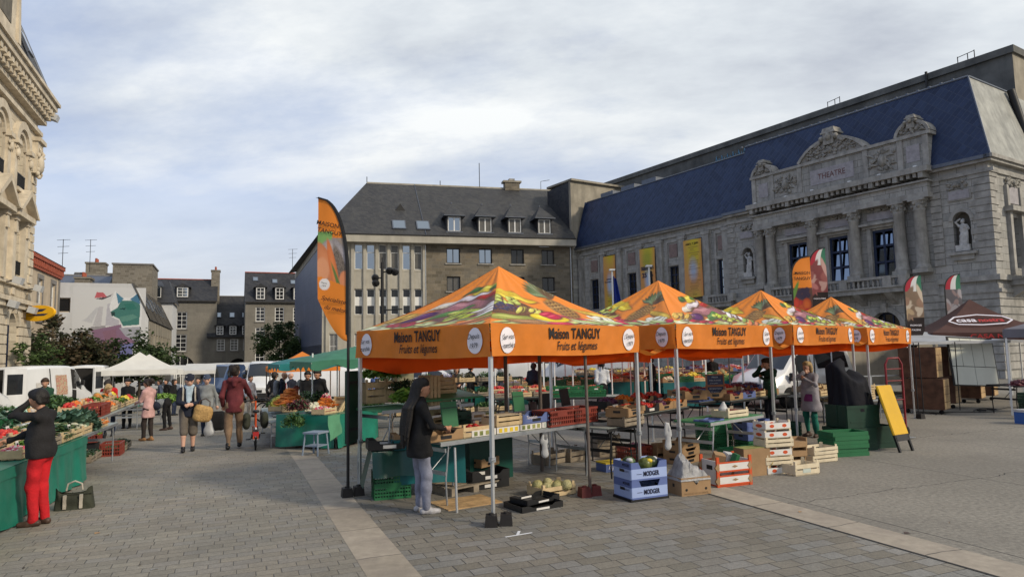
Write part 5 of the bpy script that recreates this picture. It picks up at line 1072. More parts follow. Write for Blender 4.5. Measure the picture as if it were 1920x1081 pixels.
eu = thing('flagpole', 'white pole with a drooping deep blue flag by the theatre banners', 'flagpole', gpx(1152, 52)); K = MB(); K.tube([(0, 0, 0), (0, 0, 8.0)], .07, white_l, 8); K.box(-.22, .22, -.2, .2, 8.0, 8.12, white_l); K.obj('pole', eu)
K = MB(); bl = pmat('deep_blue_flag', (.01, .03, .22), .6, .1); K.grid(lambda u, v: (.08+.95*u*(1-.75*v), .12*math.sin(u*9+v*3), 7.6-4.2*(1-v)-.3*u), 10, 12, bl); K.obj('flag', eu)
eu2 = thing('flagpole', 'white pole with a furled dark flag behind the second tent peak', 'flagpole', gpx(1222, 50)); K = MB(); K.tube([(0, 0, 0), (0, 0, 8.0)], .07, white_l, 8); K.box(-.22, .22, -.2, .2, 8.0, 8.12, white_l); K.obj('pole', eu2)
K = MB(); K.grid(lambda u, v: (.08+.35*u*(1-.6*v), .1*math.sin(u*9), 7.7-3.2*(1-v)), 6, 8, iron); K.obj('flag', eu2)
for px, Y, z, l in ((975, 55, 7.3, 'slim white pole top left of the dark window'), (992, 55, 7.0, 'slim white pole with small lantern before the granite wall')):
    K = MB(); K.tube([(0, 0, 0), (0, 0, z)], .06, white_l, 8); K.lathe([(.06, z-.1), (.16, z-.05), (.18, z+.1), (.05, z+.14)], white_l, n=8); K.obj('bollard_light', None, gpx(px, Y), 0, **tp(l, 'pole'))
# ------------------------------------------------------------------ smooth continuous bodies: blended limbs -> one closed surface
def surf_net(prims, h, k=.025, wrinkle=0.0, wseed=0.0, cut=None):
    """prims: (a, b, ra, rb, squash_y, tag) round limbs in metres; returns verts, quads"""
    P0 = np.array([np.minimum(np.array(p[0])-p[2], np.array(p[1])-p[3]) for p in prims]).min(0)-.05; P1 = np.array([np.maximum(np.array(p[0])+p[2], np.array(p[1])+p[3]) for p in prims]).max(0)+.05
    n = np.ceil((P1-P0)/h).astype(int)+1; f = np.full(n, .5, 'f'); ax = [P0[i]+h*np.arange(n[i]) for i in range(3)]
    for a, b, ra, rb, q, tag in prims:
        a = np.array(a, float); b = np.array(b, float); m = max(ra, rb)+.07
        lo = np.clip(((np.minimum(a, b)-m-P0)/h).astype(int), 0, n-1); hi = np.clip(((np.maximum(a, b)+m-P0)/h).astype(int)+2, 1, n)
        X = ax[0][lo[0]:hi[0], None, None]; Y = ax[1][None, lo[1]:hi[1], None]; Z = ax[2][None, None, lo[2]:hi[2]]
        d = b-a; d2 = d*np.array([1, 1/q, 1]); L = (d2*d2).sum()+1e-9
        t = np.clip(((X-a[0])*d2[0]+(Y-a[1])/q*d2[1]+(Z-a[2])*d2[2])/L, 0, 1)
        dist = np.sqrt((X-a[0]-t*d[0])**2+((Y-a[1]-t*d[1])/q)**2+(Z-a[2]-t*d[2])**2)-(ra+(rb-ra)*t)
        if q < 1: dist = dist*(.5+.5*q)
        s = f[lo[0]:hi[0], lo[1]:hi[1], lo[2]:hi[2]]; kk = min(k, .6*min(ra, rb)+.004); w = np.clip(.5+.5*(s-dist)/kk, 0, 1)
        f[lo[0]:hi[0], lo[1]:hi[1], lo[2]:hi[2]] = s*(1-w)+dist*w-kk*w*(1-w)
    if wrinkle:
        X = ax[0][:, None, None]; Y = ax[1][None, :, None]; Z = ax[2][None, None, :]
        rs = np.random.RandomState(int(wseed*10)+3); g = 0
        for _ in range(9):
            a = rs.randn(3); a = a/np.linalg.norm(a)*rs.uniform(9, 46); g = g+np.sin(X*a[0]+Y*a[1]+Z*a[2]*.7+rs.uniform(0, 6)+1.5*np.sin(X*a[2]*.5-Y*a[0]*.4+Z*a[1]*.5))*(22/np.linalg.norm(a))**.6
        f = f+wrinkle*.55*g
    if cut: f = cut(f, ax)
    ins = f < 0; c = sum(ins[i:n[0]-1+i, j:n[1]-1+j, l:n[2]-1+l].astype('i1') for i in (0, 1) for j in (0, 1) for l in (0, 1)); act = (c > 0) & (c < 8)
    idx = np.full(act.shape, -1); ids = np.argwhere(act); idx[act] = np.arange(len(ids)); pos = np.zeros((len(ids), 3)); cnt = np.zeros(len(ids))
    for e in range(3):
        for u in (0, 1):
            for v in (0, 1):
                o = [0, 0, 0]; oth = [q for q in range(3) if q != e]; o[oth[0]] = u; o[oth[1]] = v; o2 = list(o); o2[e] = 1
                A = ids+np.array(o); B = ids+np.array(o2); fa = f[A[:, 0], A[:, 1], A[:, 2]]; fb = f[B[:, 0], B[:, 1], B[:, 2]]; cr = (fa < 0) != (fb < 0)
                t = np.where(cr, fa/np.where(cr, fa-fb, 1), 0); p = A.astype(float); p[:, e] += t; pos[cr] += p[cr]; cnt += cr
    pos = P0+h*pos/cnt[:, None]; F = []
    for e in range(3):
        oth = [q for q in range(3) if q != e]; s0 = [slice(1, -1)]*3; s0[e] = slice(0, -1); s1 = list(s0); s1[e] = slice(1, None)
        sh = list(f.shape); a = ins[tuple(s0)]; b = ins[tuple(s1)]; E_ = np.argwhere(a != b)
        if not len(E_): continue
        fl = a[E_[:, 0], E_[:, 1], E_[:, 2]]; base = E_.copy(); base[:, oth[0]] += 1; base[:, oth[1]] += 1
        def cell(i, j): q = base.copy(); q[:, oth[0]] -= i; q[:, oth[1]] -= j; return idx[q[:, 0], q[:, 1], q[:, 2]]
        Q = np.stack([cell(1, 1), cell(0, 1), cell(0, 0), cell(1, 0)], 1)
        if e == 1: fl = ~fl
        Q[~fl] = Q[~fl][:, ::-1]; F.append(Q)
    return pos, np.concatenate(F)
def prim_tag(pos, prims):
    best = np.full(len(pos), 9.); tag = np.zeros(len(pos), int)
    for a, b, ra, rb, q, tg in prims:
        a = np.array(a, float); b = np.array(b, float); d = b-a; s = np.array([1, 1/q, 1]); L = ((d*s)*d).sum()+1e-9
        t = np.clip((((pos-a)*s)@d)/L, 0, 1); r = (pos-a-t[:, None]*d)*s; dist = np.sqrt((r*r).sum(1))-(ra+(rb-ra)*t); m = dist < best; best[m] = dist[m]; tag[m] = tg
    return tag
def sdf_obj(name, prims, mats, h, parent=None, k=.025, wrinkle=0.0, seed=0.0, cut=None, **props):
    v, q = surf_net(prims, h, k, wrinkle, seed, cut); me = bpy.data.meshes.new(name); me.from_pydata(v.tolist(), [], q.tolist())
    for m in mats: me.materials.append(m)
    if len(mats) > 1:
        tg = prim_tag(v, prims); fm = tg[q].max(1) if False else tg[q[:, 0]]; me.polygons.foreach_set('material_index', fm.astype('i4'))
    me.polygons.foreach_set('use_smooth', [True]*len(q)); me.update(); return link(name, me, parent, **props)
def ik(a, b, l1, l2, hint):
    a, b = Vector(a), Vector(b); d = b-a; L = min(d.length, (l1+l2)*.998); d.normalize(); x = (l1*l1-l2*l2+L*L)/(2*L); y = math.sqrt(max(0, l1*l1-x*x)); hv = Vector(hint); hv = (hv-d*hv.dot(d)).normalized()
    return a+d*x+hv*y, a+d*L
def bagp(lx, h, r, q=.75, x=0, y=0, z=0):
    n = max(3, int(h/(r*.7))); return [((x-lx, y, z+r+(h-2*r)*i/(n-1)), (x+lx, y, z+r+(h-2*r)*i/(n-1)), r*(1+.06*math.sin(i*2+h)), r, q, 0) for i in range(n)]
skins = {k: pmat('skin_'+k, c, .5, .07, 14, spec=.35) for k, c in (('light', (.50, .27, .18)), ('pale', (.56, .33, .24)), ('tan', (.42, .21, .13)))}
eye_m = pmat('eye', (.03, .025, .02), .25, 0); lip_m = pmat('lips', (.36, .11, .09), .5, 0)
CL = {}
def cloth(name, col, rough=.85, var=.14, bump=.12): return pmat('cloth_'+name, col, rough, .22, 5, .35, 45)
hairs = {k: pmat('hair_'+k, c, .55, .35, 30, .5, 60) for k, c in (('black', (.012, .010, .009)), ('brown', (.045, .024, .012)), ('grey', (.32, .31, .30)), ('blond', (.36, .25, .12)), ('dark', (.022, .015, .011)))}
shoe_ms = {}
def person(label, loc, face, H=1.7, top=None, bottom=None, shoe=None, skin='light', hair='brown', style='short', h=.013, lean=0.0, yaw=0.0, nod=0.0, fl=(-.10, .02), fr=(.10, .02), kneel=None, hl=None, hr=None, el=(-.4, -1, -.2), er=(.4, -1, -.2), coat=0.0, flare=1.0, shorts=False, cap=None, fat=1.0, wide=1.0, extra=None, liftl=0.0, liftr=0.0, curl=.7, hood=False, scarf=None, collar=None, palml=(0, -1, 0), palmr=(0, -1, 0), toes=0.0, glasses=False, legw=1.0, pocket=None, stripe=None):
    s = H/1.75; V_ = lambda x, y, z: Vector((x*s, y*s, z*s)); RL = Matrix.Rotation(-lean, 3, 'X'); hipc = V_(0, 0, .93)
    def up(x, y, z): return hipc+RL @ (V_(x, y, z)-hipc)            # points that follow the torso
    sk, tp_, bt, sh, hr_ = [], [], [], [], []
    f = fat; sw = .165*wide
    neck, head = up(0, .0, 1.47), None; hd = up(0, .025, 1.50)
    Hm = RL @ Matrix.Rotation(yaw, 3, 'Z') @ Matrix.Rotation(-nod, 3, 'X'); hb = up(0, .015, 1.50)
    def hp(x, y, z): return hb+Hm @ V_(x, y, z-1.50)
    R_ = lambda r: r*s
    sk += [(neck-V_(0, 0, .03), hp(0, .015, 1.56), R_(.055), R_(.052), 1, 0), (hp(0, .0, 1.66), hp(0, .025, 1.645), R_(.092), R_(.085), 1, 0), (hp(0, .035, 1.58), hp(0, .05, 1.555), R_(.062), R_(.045), 1, 0), (hp(0, .095, 1.635), hp(0, .112, 1.605), R_(.011), R_(.017), 1, 0), (hp(0, .055, 1.60), hp(0, .06, 1.66), R_(.066), R_(.06), 1, 0)]
    for e in (-1, 1): sk += [(hp(e*.083, .0, 1.645), hp(e*.09, -.01, 1.605), R_(.019), R_(.014), 1, 0), (hp(e*.033, .098, 1.648), hp(e*.033, .1, 1.648), R_(.0135), R_(.0135), 1, 1)]
    sk += [(hp(-.02, .098, 1.572), hp(.02, .098, 1.572), R_(.010), R_(.010), 1, 2)]
    sk += [(up(0, 0, 1.0), up(0, .0, 1.35), R_(.10), R_(.11), .65, 0)]
    tp_ += [(up(0, .0, 1.02), up(0, .01, 1.15), R_(.155*f), R_(.145*f), .68, 0), (up(0, .01, 1.15), up(0, 0, 1.34), R_(.145*f), R_(.16), .66, 0), (up(-sw*.75, -.01, 1.39), up(sw*.75, -.01, 1.39), R_(.082), R_(.082), .9, 0), (up(-sw*.4, -.0, 1.43), up(0, 0, 1.47), R_(.06), R_(.065), 1, 0), (up(sw*.4, 0, 1.43), up(0, 0, 1.47), R_(.06), R_(.065), 1, 0)]
    if fat > 1.1: tp_ += [(up(0, .06, 1.08), up(0, .05, 1.2), R_(.14*f), R_(.12*f), .8, 0)]
    for e, hand, hint, pn in ((-1, hl, el, palml), (1, hr, er, palmr)):
        S = up(e*sw, -.01, 1.40); tgt = up(*hand[:3]) if hand else up(e*.23, .06, .90); E, W = ik(S, tgt, .295*s, .262*s, hint)
        tp_ += [(S, E, R_(.066), R_(.052), 1, 0), (E, W, R_(.053), R_(.042), 1, 0)]
        d = (W-E).normalized(); sk += [(E, W, R_(.030), R_(.026), 1, 0)]
        n = Vector(pn); n = (n-d*n.dot(d)); n = n.normalized() if n.length > .01 else d.orthogonal().normalized(); l = d.cross(n).normalized()
        pc = W+d*R_(.045); sk += [(W, pc, R_(.027), R_(.03), 1, 0), (pc-l*R_(.018), pc+l*R_(.018)+d*R_(.02), R_(.022), R_(.022), 1, 0)]
        for j in range(4):
            o = l*R_((j-1.5)*.0195); ln = R_((.034, .040, .037, .029)[j]); k0 = pc+o+d*R_(.03); c1 = d*math.cos(curl*.6)+n*math.sin(curl*.6); c2 = d*math.cos(curl*1.5)+n*math.sin(curl*1.5); k1 = k0+c1*ln; k2 = k1+c2*ln*.9
            sk += [(k0, k1, R_(.0092), R_(.0085), 1, 0), (k1, k2, R_(.0085), R_(.0075), 1, 0)]
        tb = pc+l*R_(-e*.03); sk += [(tb, tb-l*R_(e*.022)+d*R_(.03)+n*R_(.02), R_(.012), R_(.0095), 1, 0)]
    ft = []
    for e, fp, lift in ((-1, fl, liftl), (1, fr, liftr)):
        hip = V_(e*.092, 0, .92); an = V_(fp[0], fp[1], .085+lift); K, A = ik(hip, an, .427*s, .413*s, (e*.12, 1, 0)); lw = legw
        bt += [(hip, K, R_(.092*lw*(.93 if coat else 1)), R_(.066*lw), 1, 0), (K, A+V_(0, 0, .0 if not shorts else 0), R_(.065*lw), R_(.047*lw), 1, 0)] if not shorts else [(hip, K+(A-K)*.12, R_(.102), R_(.092), 1, 0)]
        sk += [(hip, K, R_(.055), R_(.05 if shorts else .038), 1, 0), (K, K+(A-K)*.35, R_(.05 if shorts else .036), R_(.056 if shorts else .036), 1, 0), (K+(A-K)*.35, A, R_(.056 if shorts else .036), R_(.036 if shorts else .03), 1, 0)]
        to = toes*e; fd = Vector((math.sin(to), math.cos(to), 0)); heel = A-fd*R_(.05); toe = A+fd*R_(.15); drop = R_(.045)-.0
        hz_, tz_ = A.z-R_(.042), max(R_(.032), A.z-R_(.05)-lift*s*.9)
        sh += [((heel.x, heel.y, hz_), (A.x+fd.x*R_(.06), A.y+fd.y*R_(.06), max(hz_-R_(.005), R_(.035))), R_(.042), R_(.044), 1, 0), ((A.x+fd.x*R_(.06), A.y+fd.y*R_(.06), max(hz_-R_(.005), R_(.035))), (toe.x, toe.y, tz_), R_(.045), R_(.034), 1, 0), (A-V_(0, 0, .03), A+V_(0, 0, .02), R_(.045), R_(.044), 1, 0)]
    pk = .76 if coat else 1; bt += [(V_(0, -.01, .95), V_(0, -.01, .99), R_(.142*pk*max(1, f*.93)), R_(.14*f*pk), .75, 0), (V_(-.07, -.04, .89), V_(.07, -.04, .89), R_(.085*(.92 if coat else 1)), R_(.085*(.92 if coat else 1)), 1, 0)]
    if coat:                                                         # skirts of a coat or tunic below the waist
        lo = V_(0, .01, coat); hi = up(0, .0, 1.12); 
        tp_ += [(hi, V_(0, .0, .93), R_(.15*f), R_(.165*f), .72, 0), (V_(0, 0, .93), lo, R_(.165*f), R_(.172*f*flare), .78, 0)]
        zc = (coat-.06)*s
    body = sdf_obj('person', sk, [skins[skin], eye_m, lip_m], h*.75, None, .02, **tp(label, 'person'))
    body.location = loc; body.rotation_euler = (0, 0, face-math.pi/2)
    bm_ = bottom; sdf_obj('shorts' if shorts else 'trousers', bt, [bm_], h, body, .03, .0065, len(label) % 7)
    cutf = None
    if coat:
        def cutf(F, ax): Z = ax[2][None, None, :]; return np.maximum(F, np.broadcast_to(zc-Z+0*F, F.shape))
    sdf_obj('coat' if coat else 'jacket', tp_, [top], h, body, .035, .008, len(label) % 5, cutf)
    for e in (0, 1): sdf_obj('shoe', sh[e*3:e*3+3], [shoe], h*.8, body, .02)
    # hair
    hm = hairs[hair]
    if style != 'bald' and not (cap and style == 'none'):
        hr_ = [(hp(0, -.028, 1.675), hp(0, .012, 1.69), R_(.095), R_(.084), 1, 0), (hp(0, -.045, 1.63), hp(0, -.04, 1.60), R_(.078), R_(.065), 1, 0), (hp(-.06, .0, 1.69), hp(-.066, -.01, 1.64), R_(.035), R_(.03), 1, 0), (hp(.06, .0, 1.69), hp(.066, -.01, 1.64), R_(.035), R_(.03), 1, 0), (hp(-.045, .04, 1.728), hp(.045, .04, 1.728), R_(.03), R_(.03), 1, 0)]+[(hp(q*.074, -.03, 1.66), hp(q*.07, -.045, 1.575), R_(.033), R_(.028), 1, 0) for q in (-1, 1)]
        if style == 'curly': hr_ += [(hp(.075*math.sin(i*2.1), -.02+.07*math.cos(i*2.1), 1.72+.02*math.sin(i*1.3)), hp(.07*math.sin(i*2.1), -.02+.06*math.cos(i*2.1), 1.73), R_(.036), R_(.03), 1, 0) for i in range(11)]
        if style == 'bob': hr_ += [(hp(e*.078, -.01, 1.67), hp(e*.083, -.005, 1.53), R_(.04), R_(.03), 1, 0) for e in (-1, 1)]+[(hp(0, -.07, 1.64), hp(0, -.075, 1.53), R_(.07), R_(.05), 1, 0)]
        if style == 'bun': hr_ += [(hp(0, -.12, 1.68), hp(0, -.13, 1.69), R_(.07), R_(.065), 1, 0), (hp(.02, -.15, 1.66), hp(.03, -.16, 1.62), R_(.05), R_(.04), 1, 0)]
        if style == 'tail': hr_ += [(hp(0, -.10, 1.68), hp(0, -.15, 1.62), R_(.035), R_(.04), 1, 0), (hp(0, -.15, 1.62), hp(0, -.14, 1.42), R_(.04), R_(.015), 1, 0)]
        if style == 'braids':
            for i in range(16):
                a = -1.35+i*.18; x0, y0 = .085*math.sin(a), -.09*math.cos(a); l = .95+.09*math.sin(i*2.3); q0 = hp(x0, y0-.01, 1.64); q1 = hp(x0*1.25, y0*1.15-.015, 1.50); q2 = up(x0*1.35+.012*math.sin(i*1.7), min(y0*1.2-.10, -.13), 1.38); q3 = up(x0*1.3+.03*math.sin(i*2.9), min(y0*1.2, -.06)-.13, l)
                hr_ += [(q0, q1, R_(.017), R_(.017), 1, 0), (q1, q2, R_(.017), R_(.018), 1, 0), (q2, q3, R_(.018), R_(.011), 1, 0)]
            hr_ += [(hp(0, -.07, 1.64), up(0, -.12, 1.42), R_(.06), R_(.045), 1, 0)]
        sdf_obj('hair', hr_, [hm], h*.75, body, .02, .004, 1.0)
    if cap is not None:
        c_ = [(hp(0, -.01, 1.70), hp(0, .015, 1.70), R_(.104), R_(.099), 1, 0), (hp(-.045, .12, 1.69), hp(.045, .12, 1.69), R_(.02), R_(.02), 1, 0), (hp(-.05, .08, 1.70), hp(.05, .08, 1.70), R_(.022), R_(.022), 1, 0)]
        def cc_(F, ax):
            X, Y, Z = ax[0][:, None, None], ax[1][None, :, None], ax[2][None, None, :]; n = Hm @ Vector((0, 0, 1)); o = hp(0, 0, 1.672); return np.maximum(F, -((X-o.x)*n.x+(Y-o.y)*n.y+(Z-o.z)*n.z)+0*F)
        sdf_obj('cap', c_, [cap], h*.7, body, .02, cut=cc_)
    if hood: sdf_obj('hood', [(up(-.09, -.09, 1.45), up(.09, -.09, 1.45), R_(.06), R_(.06), 1, 0), (up(0, -.12, 1.42), up(0, -.13, 1.35), R_(.07), R_(.05), 1, 0), (up(-.1, -.04, 1.47), up(-.05, .05, 1.45), R_(.04), R_(.03), 1, 0), (up(.1, -.04, 1.47), up(.05, .05, 1.45), R_(.04), R_(.03), 1, 0)], [top], h, body, .03)
    if scarf: sdf_obj('scarf', [(up(-.07, -.02, 1.49), up(.07, -.02, 1.49), R_(.05), R_(.05), 1, 0), (up(-.05, .07, 1.48), up(.05, .07, 1.48), R_(.045), R_(.045), 1, 0), (up(.02, .11, 1.46), up(.01, .135, 1.12), R_(.05), R_(.045), .6, 0), (up(-.03, .11, 1.46), up(-.035, .13, 1.18), R_(.045), R_(.04), .6, 0)], [scarf], h, body, .02, .004)
    if collar: sdf_obj('collar', [(up(-.06, .02, 1.475), up(-.03, .085, 1.44), R_(.022), R_(.018), 1, 0), (up(.06, .02, 1.475), up(.03, .085, 1.44), R_(.022), R_(.018), 1, 0), (up(-.06, -.03, 1.49), up(.06, -.03, 1.49), R_(.03), R_(.03), 1, 0)], [collar], h*.8, body, .02)
    if glasses:
        G_ = MB(); 
        for e in (-1, 1): p = hp(e*.034, .115, 1.648); G_.tube([p+Hm @ Vector((R_(.024)*math.cos(i*.7), 0, R_(.02)*math.sin(i*.7))) for i in range(10)], .004, iron, 4, cap=False)
        G_.obj('glasses', body)
    if extra: extra(body, up, hp, s, h)
    return body
def face_to(p, q): return math.atan2(q[1]-p[1], q[0]-p[0])
# ---- wardrobe
c_black = cloth('black', (.014, .013, .014)); c_jet = cloth('jet', (.008, .008, .009)); c_red = cloth('red', (.48, .012, .018)); c_jeansl = cloth('pale_denim', (.20, .21, .27)); c_maroon = cloth('maroon', (.115, .022, .026)); c_khaki = cloth('khaki', (.20, .13, .08)); c_navy = cloth('navy', (.012, .015, .028))
c_pink = cloth('dusty_pink', (.50, .30, .28)); c_brownd = cloth('dark_brown', (.03, .022, .02)); c_greyk = cloth('grey_knit', (.17, .175, .19)); c_taupe = cloth('taupe', (.13, .11, .09)); c_jean = cloth('dark_denim', (.022, .032, .065)); c_gmel = cloth('melange_grey', (.21, .22, .22)); c_slate = cloth('slate_blue', (.05, .065, .10)); c_green = cloth('bottle_green', (.012, .05, .028)); c_greenl = cloth('bright_green', (.03, .22, .10)); c_smock = cloth('grey_smock', (.26, .24, .26)); c_mag = cloth('magenta', (.17, .03, .12)); c_teal = cloth('teal_trousers', (.012, .14, .10)); c_rust = cloth('rust_red', (.26, .05, .03)); c_wht = cloth('white_shirt', (.55, .56, .58)); c_blue = cloth('blue_shirt', (.10, .16, .35)); c_sky = cloth('pale_blue_scarf', (.36, .45, .52)); c_stripe = cloth('cream_knit', (.42, .38, .32)); c_bag = cloth('olive_canvas', (.035, .038, .026)); c_orng = cloth('orange_cloth', (.5, .12, .03))
s_brown = pmat('brown_shoe_leather', (.06, .035, .025), .5, .2, 8); s_black = pmat('black_shoe_leather', (.012, .012, .013), .4, .1); s_grey = pmat('grey_trainer', (.38, .37, .38), .6, .2, 20); s_tan = pmat('tan_boot_leather', (.26, .13, .05), .5, .15, 8)
# ------------------------------------------------------------------ people
fwd_of = lambda deg: R(deg)
# near left: woman in red trousers, hand in her hair
p = G(72, 984); person('woman in black jacket and bright red trousers holding her hair at the green draped stall', p, R(186), 1.64, c_black, c_red, s_brown, 'tan', 'black', 'short', .011, lean=.0, yaw=-.1, nod=.35, fl=(-.075, .03), fr=(.07, -.03), hl=(-.03, .155, 1.60), el=(-.45, 1, -.45), hr=(.06, .42, 1.10), er=(.4, -.6, -.6), curl=.45, coat=.93, flare=1.0, fat=1.18, legw=1.12, palml=(.2, -1, -.1), toes=.25)
# near right: woman with long braids
p = G(786, 962); person('woman with long black braids, black jacket and pale jeans beside the nearest tent table', p, R(28), 1.66, c_jet, c_jeansl, s_grey, 'tan', 'black', 'braids', .010, yaw=-.15, nod=.15, fl=(-.11, .05), fr=(.10, .07), hr=(.16, .33, 1.10), hl=(-.06, .36, 1.08), er=(.8, -1, -.3), coat=.80, flare=1.05, fat=1.20, wide=1.05, legw=1.14, collar=c_wht, curl=.9, palmr=(-1, 0, .3), toes=.25)
# the walkers
mp = G(438, 842); md = A_
def hood_extra(b, up, hp, s, h): pass
mw = person('man in maroon hooded jacket and brown trousers walking away pushing an orange bicycle', mp, heading(A_)-.06, 1.84, c_maroon, c_khaki, s_black, 'light', 'dark', 'curly', .012, lean=.03, yaw=-.35, fl=(-.11, -.10), fr=(.10, .22), liftl=.02, hr=(.33, .38, 1.03), er=(.6, -.8, -.5), hl=(-.22, .10, .92), hood=True, fat=1.06, wide=1.08, legw=1.12, coat=.84, flare=1.0, curl=1.2)
cm = G(352, 846)
def straps(b, up, hp, s, h):
    for e in (-1, 1): M = MB(); M.tube([up(e*.12, -.08, 1.44), up(e*.125, .04, 1.47), up(e*.125, .115, 1.38), up(e*.13, .13, 1.2), up(e*.14, .05, 1.05)], .021, c_stripe, 6); M.obj('backpack_strap', b)
    sdf_obj('backpack', [(up(0, -.2, 1.15), up(0, -.2, 1.36), .12, .11, .8, 0)], [c_stripe], h, b, .03)
person('old man in dark cap, navy jacket, pale blue scarf and taupe shorts walking towards us', cm, heading(-A_)+.05, 1.66, c_navy, c_taupe, s_black, 'pale', 'grey', 'short', .012, nod=.3, yaw=.1, fl=(-.10, -.08), fr=(.10, .16), hr=(.02, .25, 1.10), hl=(-.02, .27, 1.09), er=(1, -.6, -.3), el=(-1, -.6, -.3), shorts=True, cap=c_navy, scarf=c_sky, fat=1.05, extra=straps, coat=.86, curl=1.1)
person('man in grey hooded jacket and dark jeans pulling a black trolley behind the capped man', G(386, 817), heading(-A_)-.25, 1.68, c_gmel, c_jean, s_black, 'pale', 'grey', 'short', .014, nod=.2, yaw=.3, fl=(-.1, .1), fr=(.1, -.1), cap=c_slate, fat=1.1, hl=(-.26, -.1, .88), hr=(.2, .16, 1.0), coat=.88)
def shoulderbag(b, up, hp, s, h):
    sdf_obj('shoulder_bag', [(up(.16, -.12, .96), up(.16, .18, .99), .10, .10, 1, 0), (up(.16, -.14, 1.06), up(.16, .2, 1.08), .035, .035, 1, 0), (up(.16, -.12, .98), up(.16, .18, 1.06), .09, .08, 1, 0)], [c_navy], h, b, .04)
    M = MB(); M.tube([up(.2, -.08, 1.08), up(.19, -.06, 1.46), up(.19, .06, 1.40), up(.2, .16, 1.09)], .012, c_navy, 6); M.obj('bag_strap', b)
person('woman in dusty pink coat with large navy shoulder bag at the fruit stall', G(277, 826), R(160), 1.62, c_pink, c_brownd, s_tan, 'tan', 'dark', 'bun', .013, yaw=.2, nod=.25, fl=(-.06, .10), fr=(.07, -.05), hr=(.14, .32, 1.14), hl=(-.1, .36, 1.08), coat=.72, flare=1.12, fat=1.0, extra=shoulderbag, glasses=True)
person('person in grey top and black trousers bending down beside the fruit stall', G(312, 806), R(185), 1.64, c_gmel, c_jet, s_brown, 'light', 'brown', 'short', .015, lean=1.62, nod=-.1, fl=(-.10, .02), fr=(.22, -.05), hl=(-.12, .1, 1.52), hr=(.16, .1, 1.55), el=(-.4, 1, 0), er=(.4, 1, 0))
# stallholders on the left
person('bearded man in green and dark vest standing before the open white vans', OG(*V(84, 735, 20.5).xy), R(-60), 1.78, c_green, c_jean, s_black, 'light', 'brown', 'short', .016, nod=.35, hl=(-.1, .3, 1.05), hr=(.12, .3, 1.05), fat=1.2)
person('person in cream and dark striped jumper bending over the stall by the red shirted man', OG(*V(186, 735, 19.6).xy), R(-20), 1.62, c_stripe, c_navy, s_black, 'light', 'blond', 'bob', .016, lean=.5, nod=.2, hl=(-.1, .36, 1.2), hr=(.12, .36, 1.2))
person('man in bright red shirt leaning over the tomatoes', OG(*V(207, 735, 20.5).xy), R(-70), 1.75, c_red, c_jean, s_black, 'light', 'dark', 'short', .016, lean=.45, nod=.3, hl=(-.12, .4, 1.2), hr=(.14, .4, 1.2), fat=1.1)
person('person in black standing under the white market tent', OG(*V(240, 735, 24).xy), R(-80), 1.72, c_jet, c_jet, s_black, 'light', 'black', 'short', .02, nod=.3, hl=(-.1, .3, 1.1), hr=(.1, .3, 1.1))
for i, (px, Y, c1, c2, st, lb) in enumerate(((301, 34, c_slate, c_jean, 'short', 'small distant figure in slate blue behind the white tent'), (313, 36, c_jet, c_jet, 'short', 'small distant figure in black beside the white tent post'), (372, 30, c_slate, c_jean, 'short', 'distant shopper in blue glimpsed behind the two capped men'), (470, 29, c_wht, c_stripe, 'short', 'distant person in white shirt beyond the man in maroon'), (327, 33, c_jet, c_jean, 'bob', 'distant woman in dark coat by the white awning'))):
    person(lb, OG(*V(px, 690, Y).xy), R(200+i*40), 1.72, c1, c2, s_black, 'light', 'dark', st, .022)
# shoppers at the middle stall
person('stooping woman in rust red jacket with grey hair at the vegetable stall', G(541, 797), R(20), 1.58, c_rust, c_jean, s_brown, 'pale', 'grey', 'bob', .014, lean=.62, nod=-.1, fl=(-.1, .1), fr=(.1, -.08), hr=(.14, .42, 1.22), hl=(-.1, .45, 1.2), coat=.86, fat=1.12)
def greypack(b, up, hp, s, h): sdf_obj('backpack', [(up(0, -.2, 1.08), up(0, -.2, 1.36), .14, .13, .7, 0)], [c_greyk], h, b, .03)
person('man in navy jacket with grey backpack looking at the vegetable stall', OG(*V(529, 740, 23.5).xy), R(25), 1.76, c_navy, c_blue, s_black, 'light', 'brown', 'bald', .016, nod=.3, extra=greypack)
person('tall person in dark coat and pale trousers near parked bicycles', OG(*V(514, 740, 25).xy), R(80), 1.78, c_black, c_taupe, s_black, 'light', 'dark', 'short', .018)
person('bald man half hidden behind the grey backpack', OG(*V(546, 740, 25).xy), R(160), 1.74, c_navy, c_jean, s_black, 'pale', 'grey', 'bald', .018)
person('stallholder in black under the teal parasol, left one of two', OG(*V(577, 735, 20.5).xy), R(-80), 1.72, c_jet, c_jet, s_black, 'tan', 'black', 'short', .016, nod=.3, hl=(-.1, .25, 1.0), hr=(.12, .25, 1.0), fat=1.1)
person('stallholder in black under the teal parasol, right one of two', OG(*V(597, 735, 19.8).xy), R(-110), 1.74, c_jet, c_jet, s_black, 'tan', 'black', 'curly', .016, nod=.3, fat=1.15)
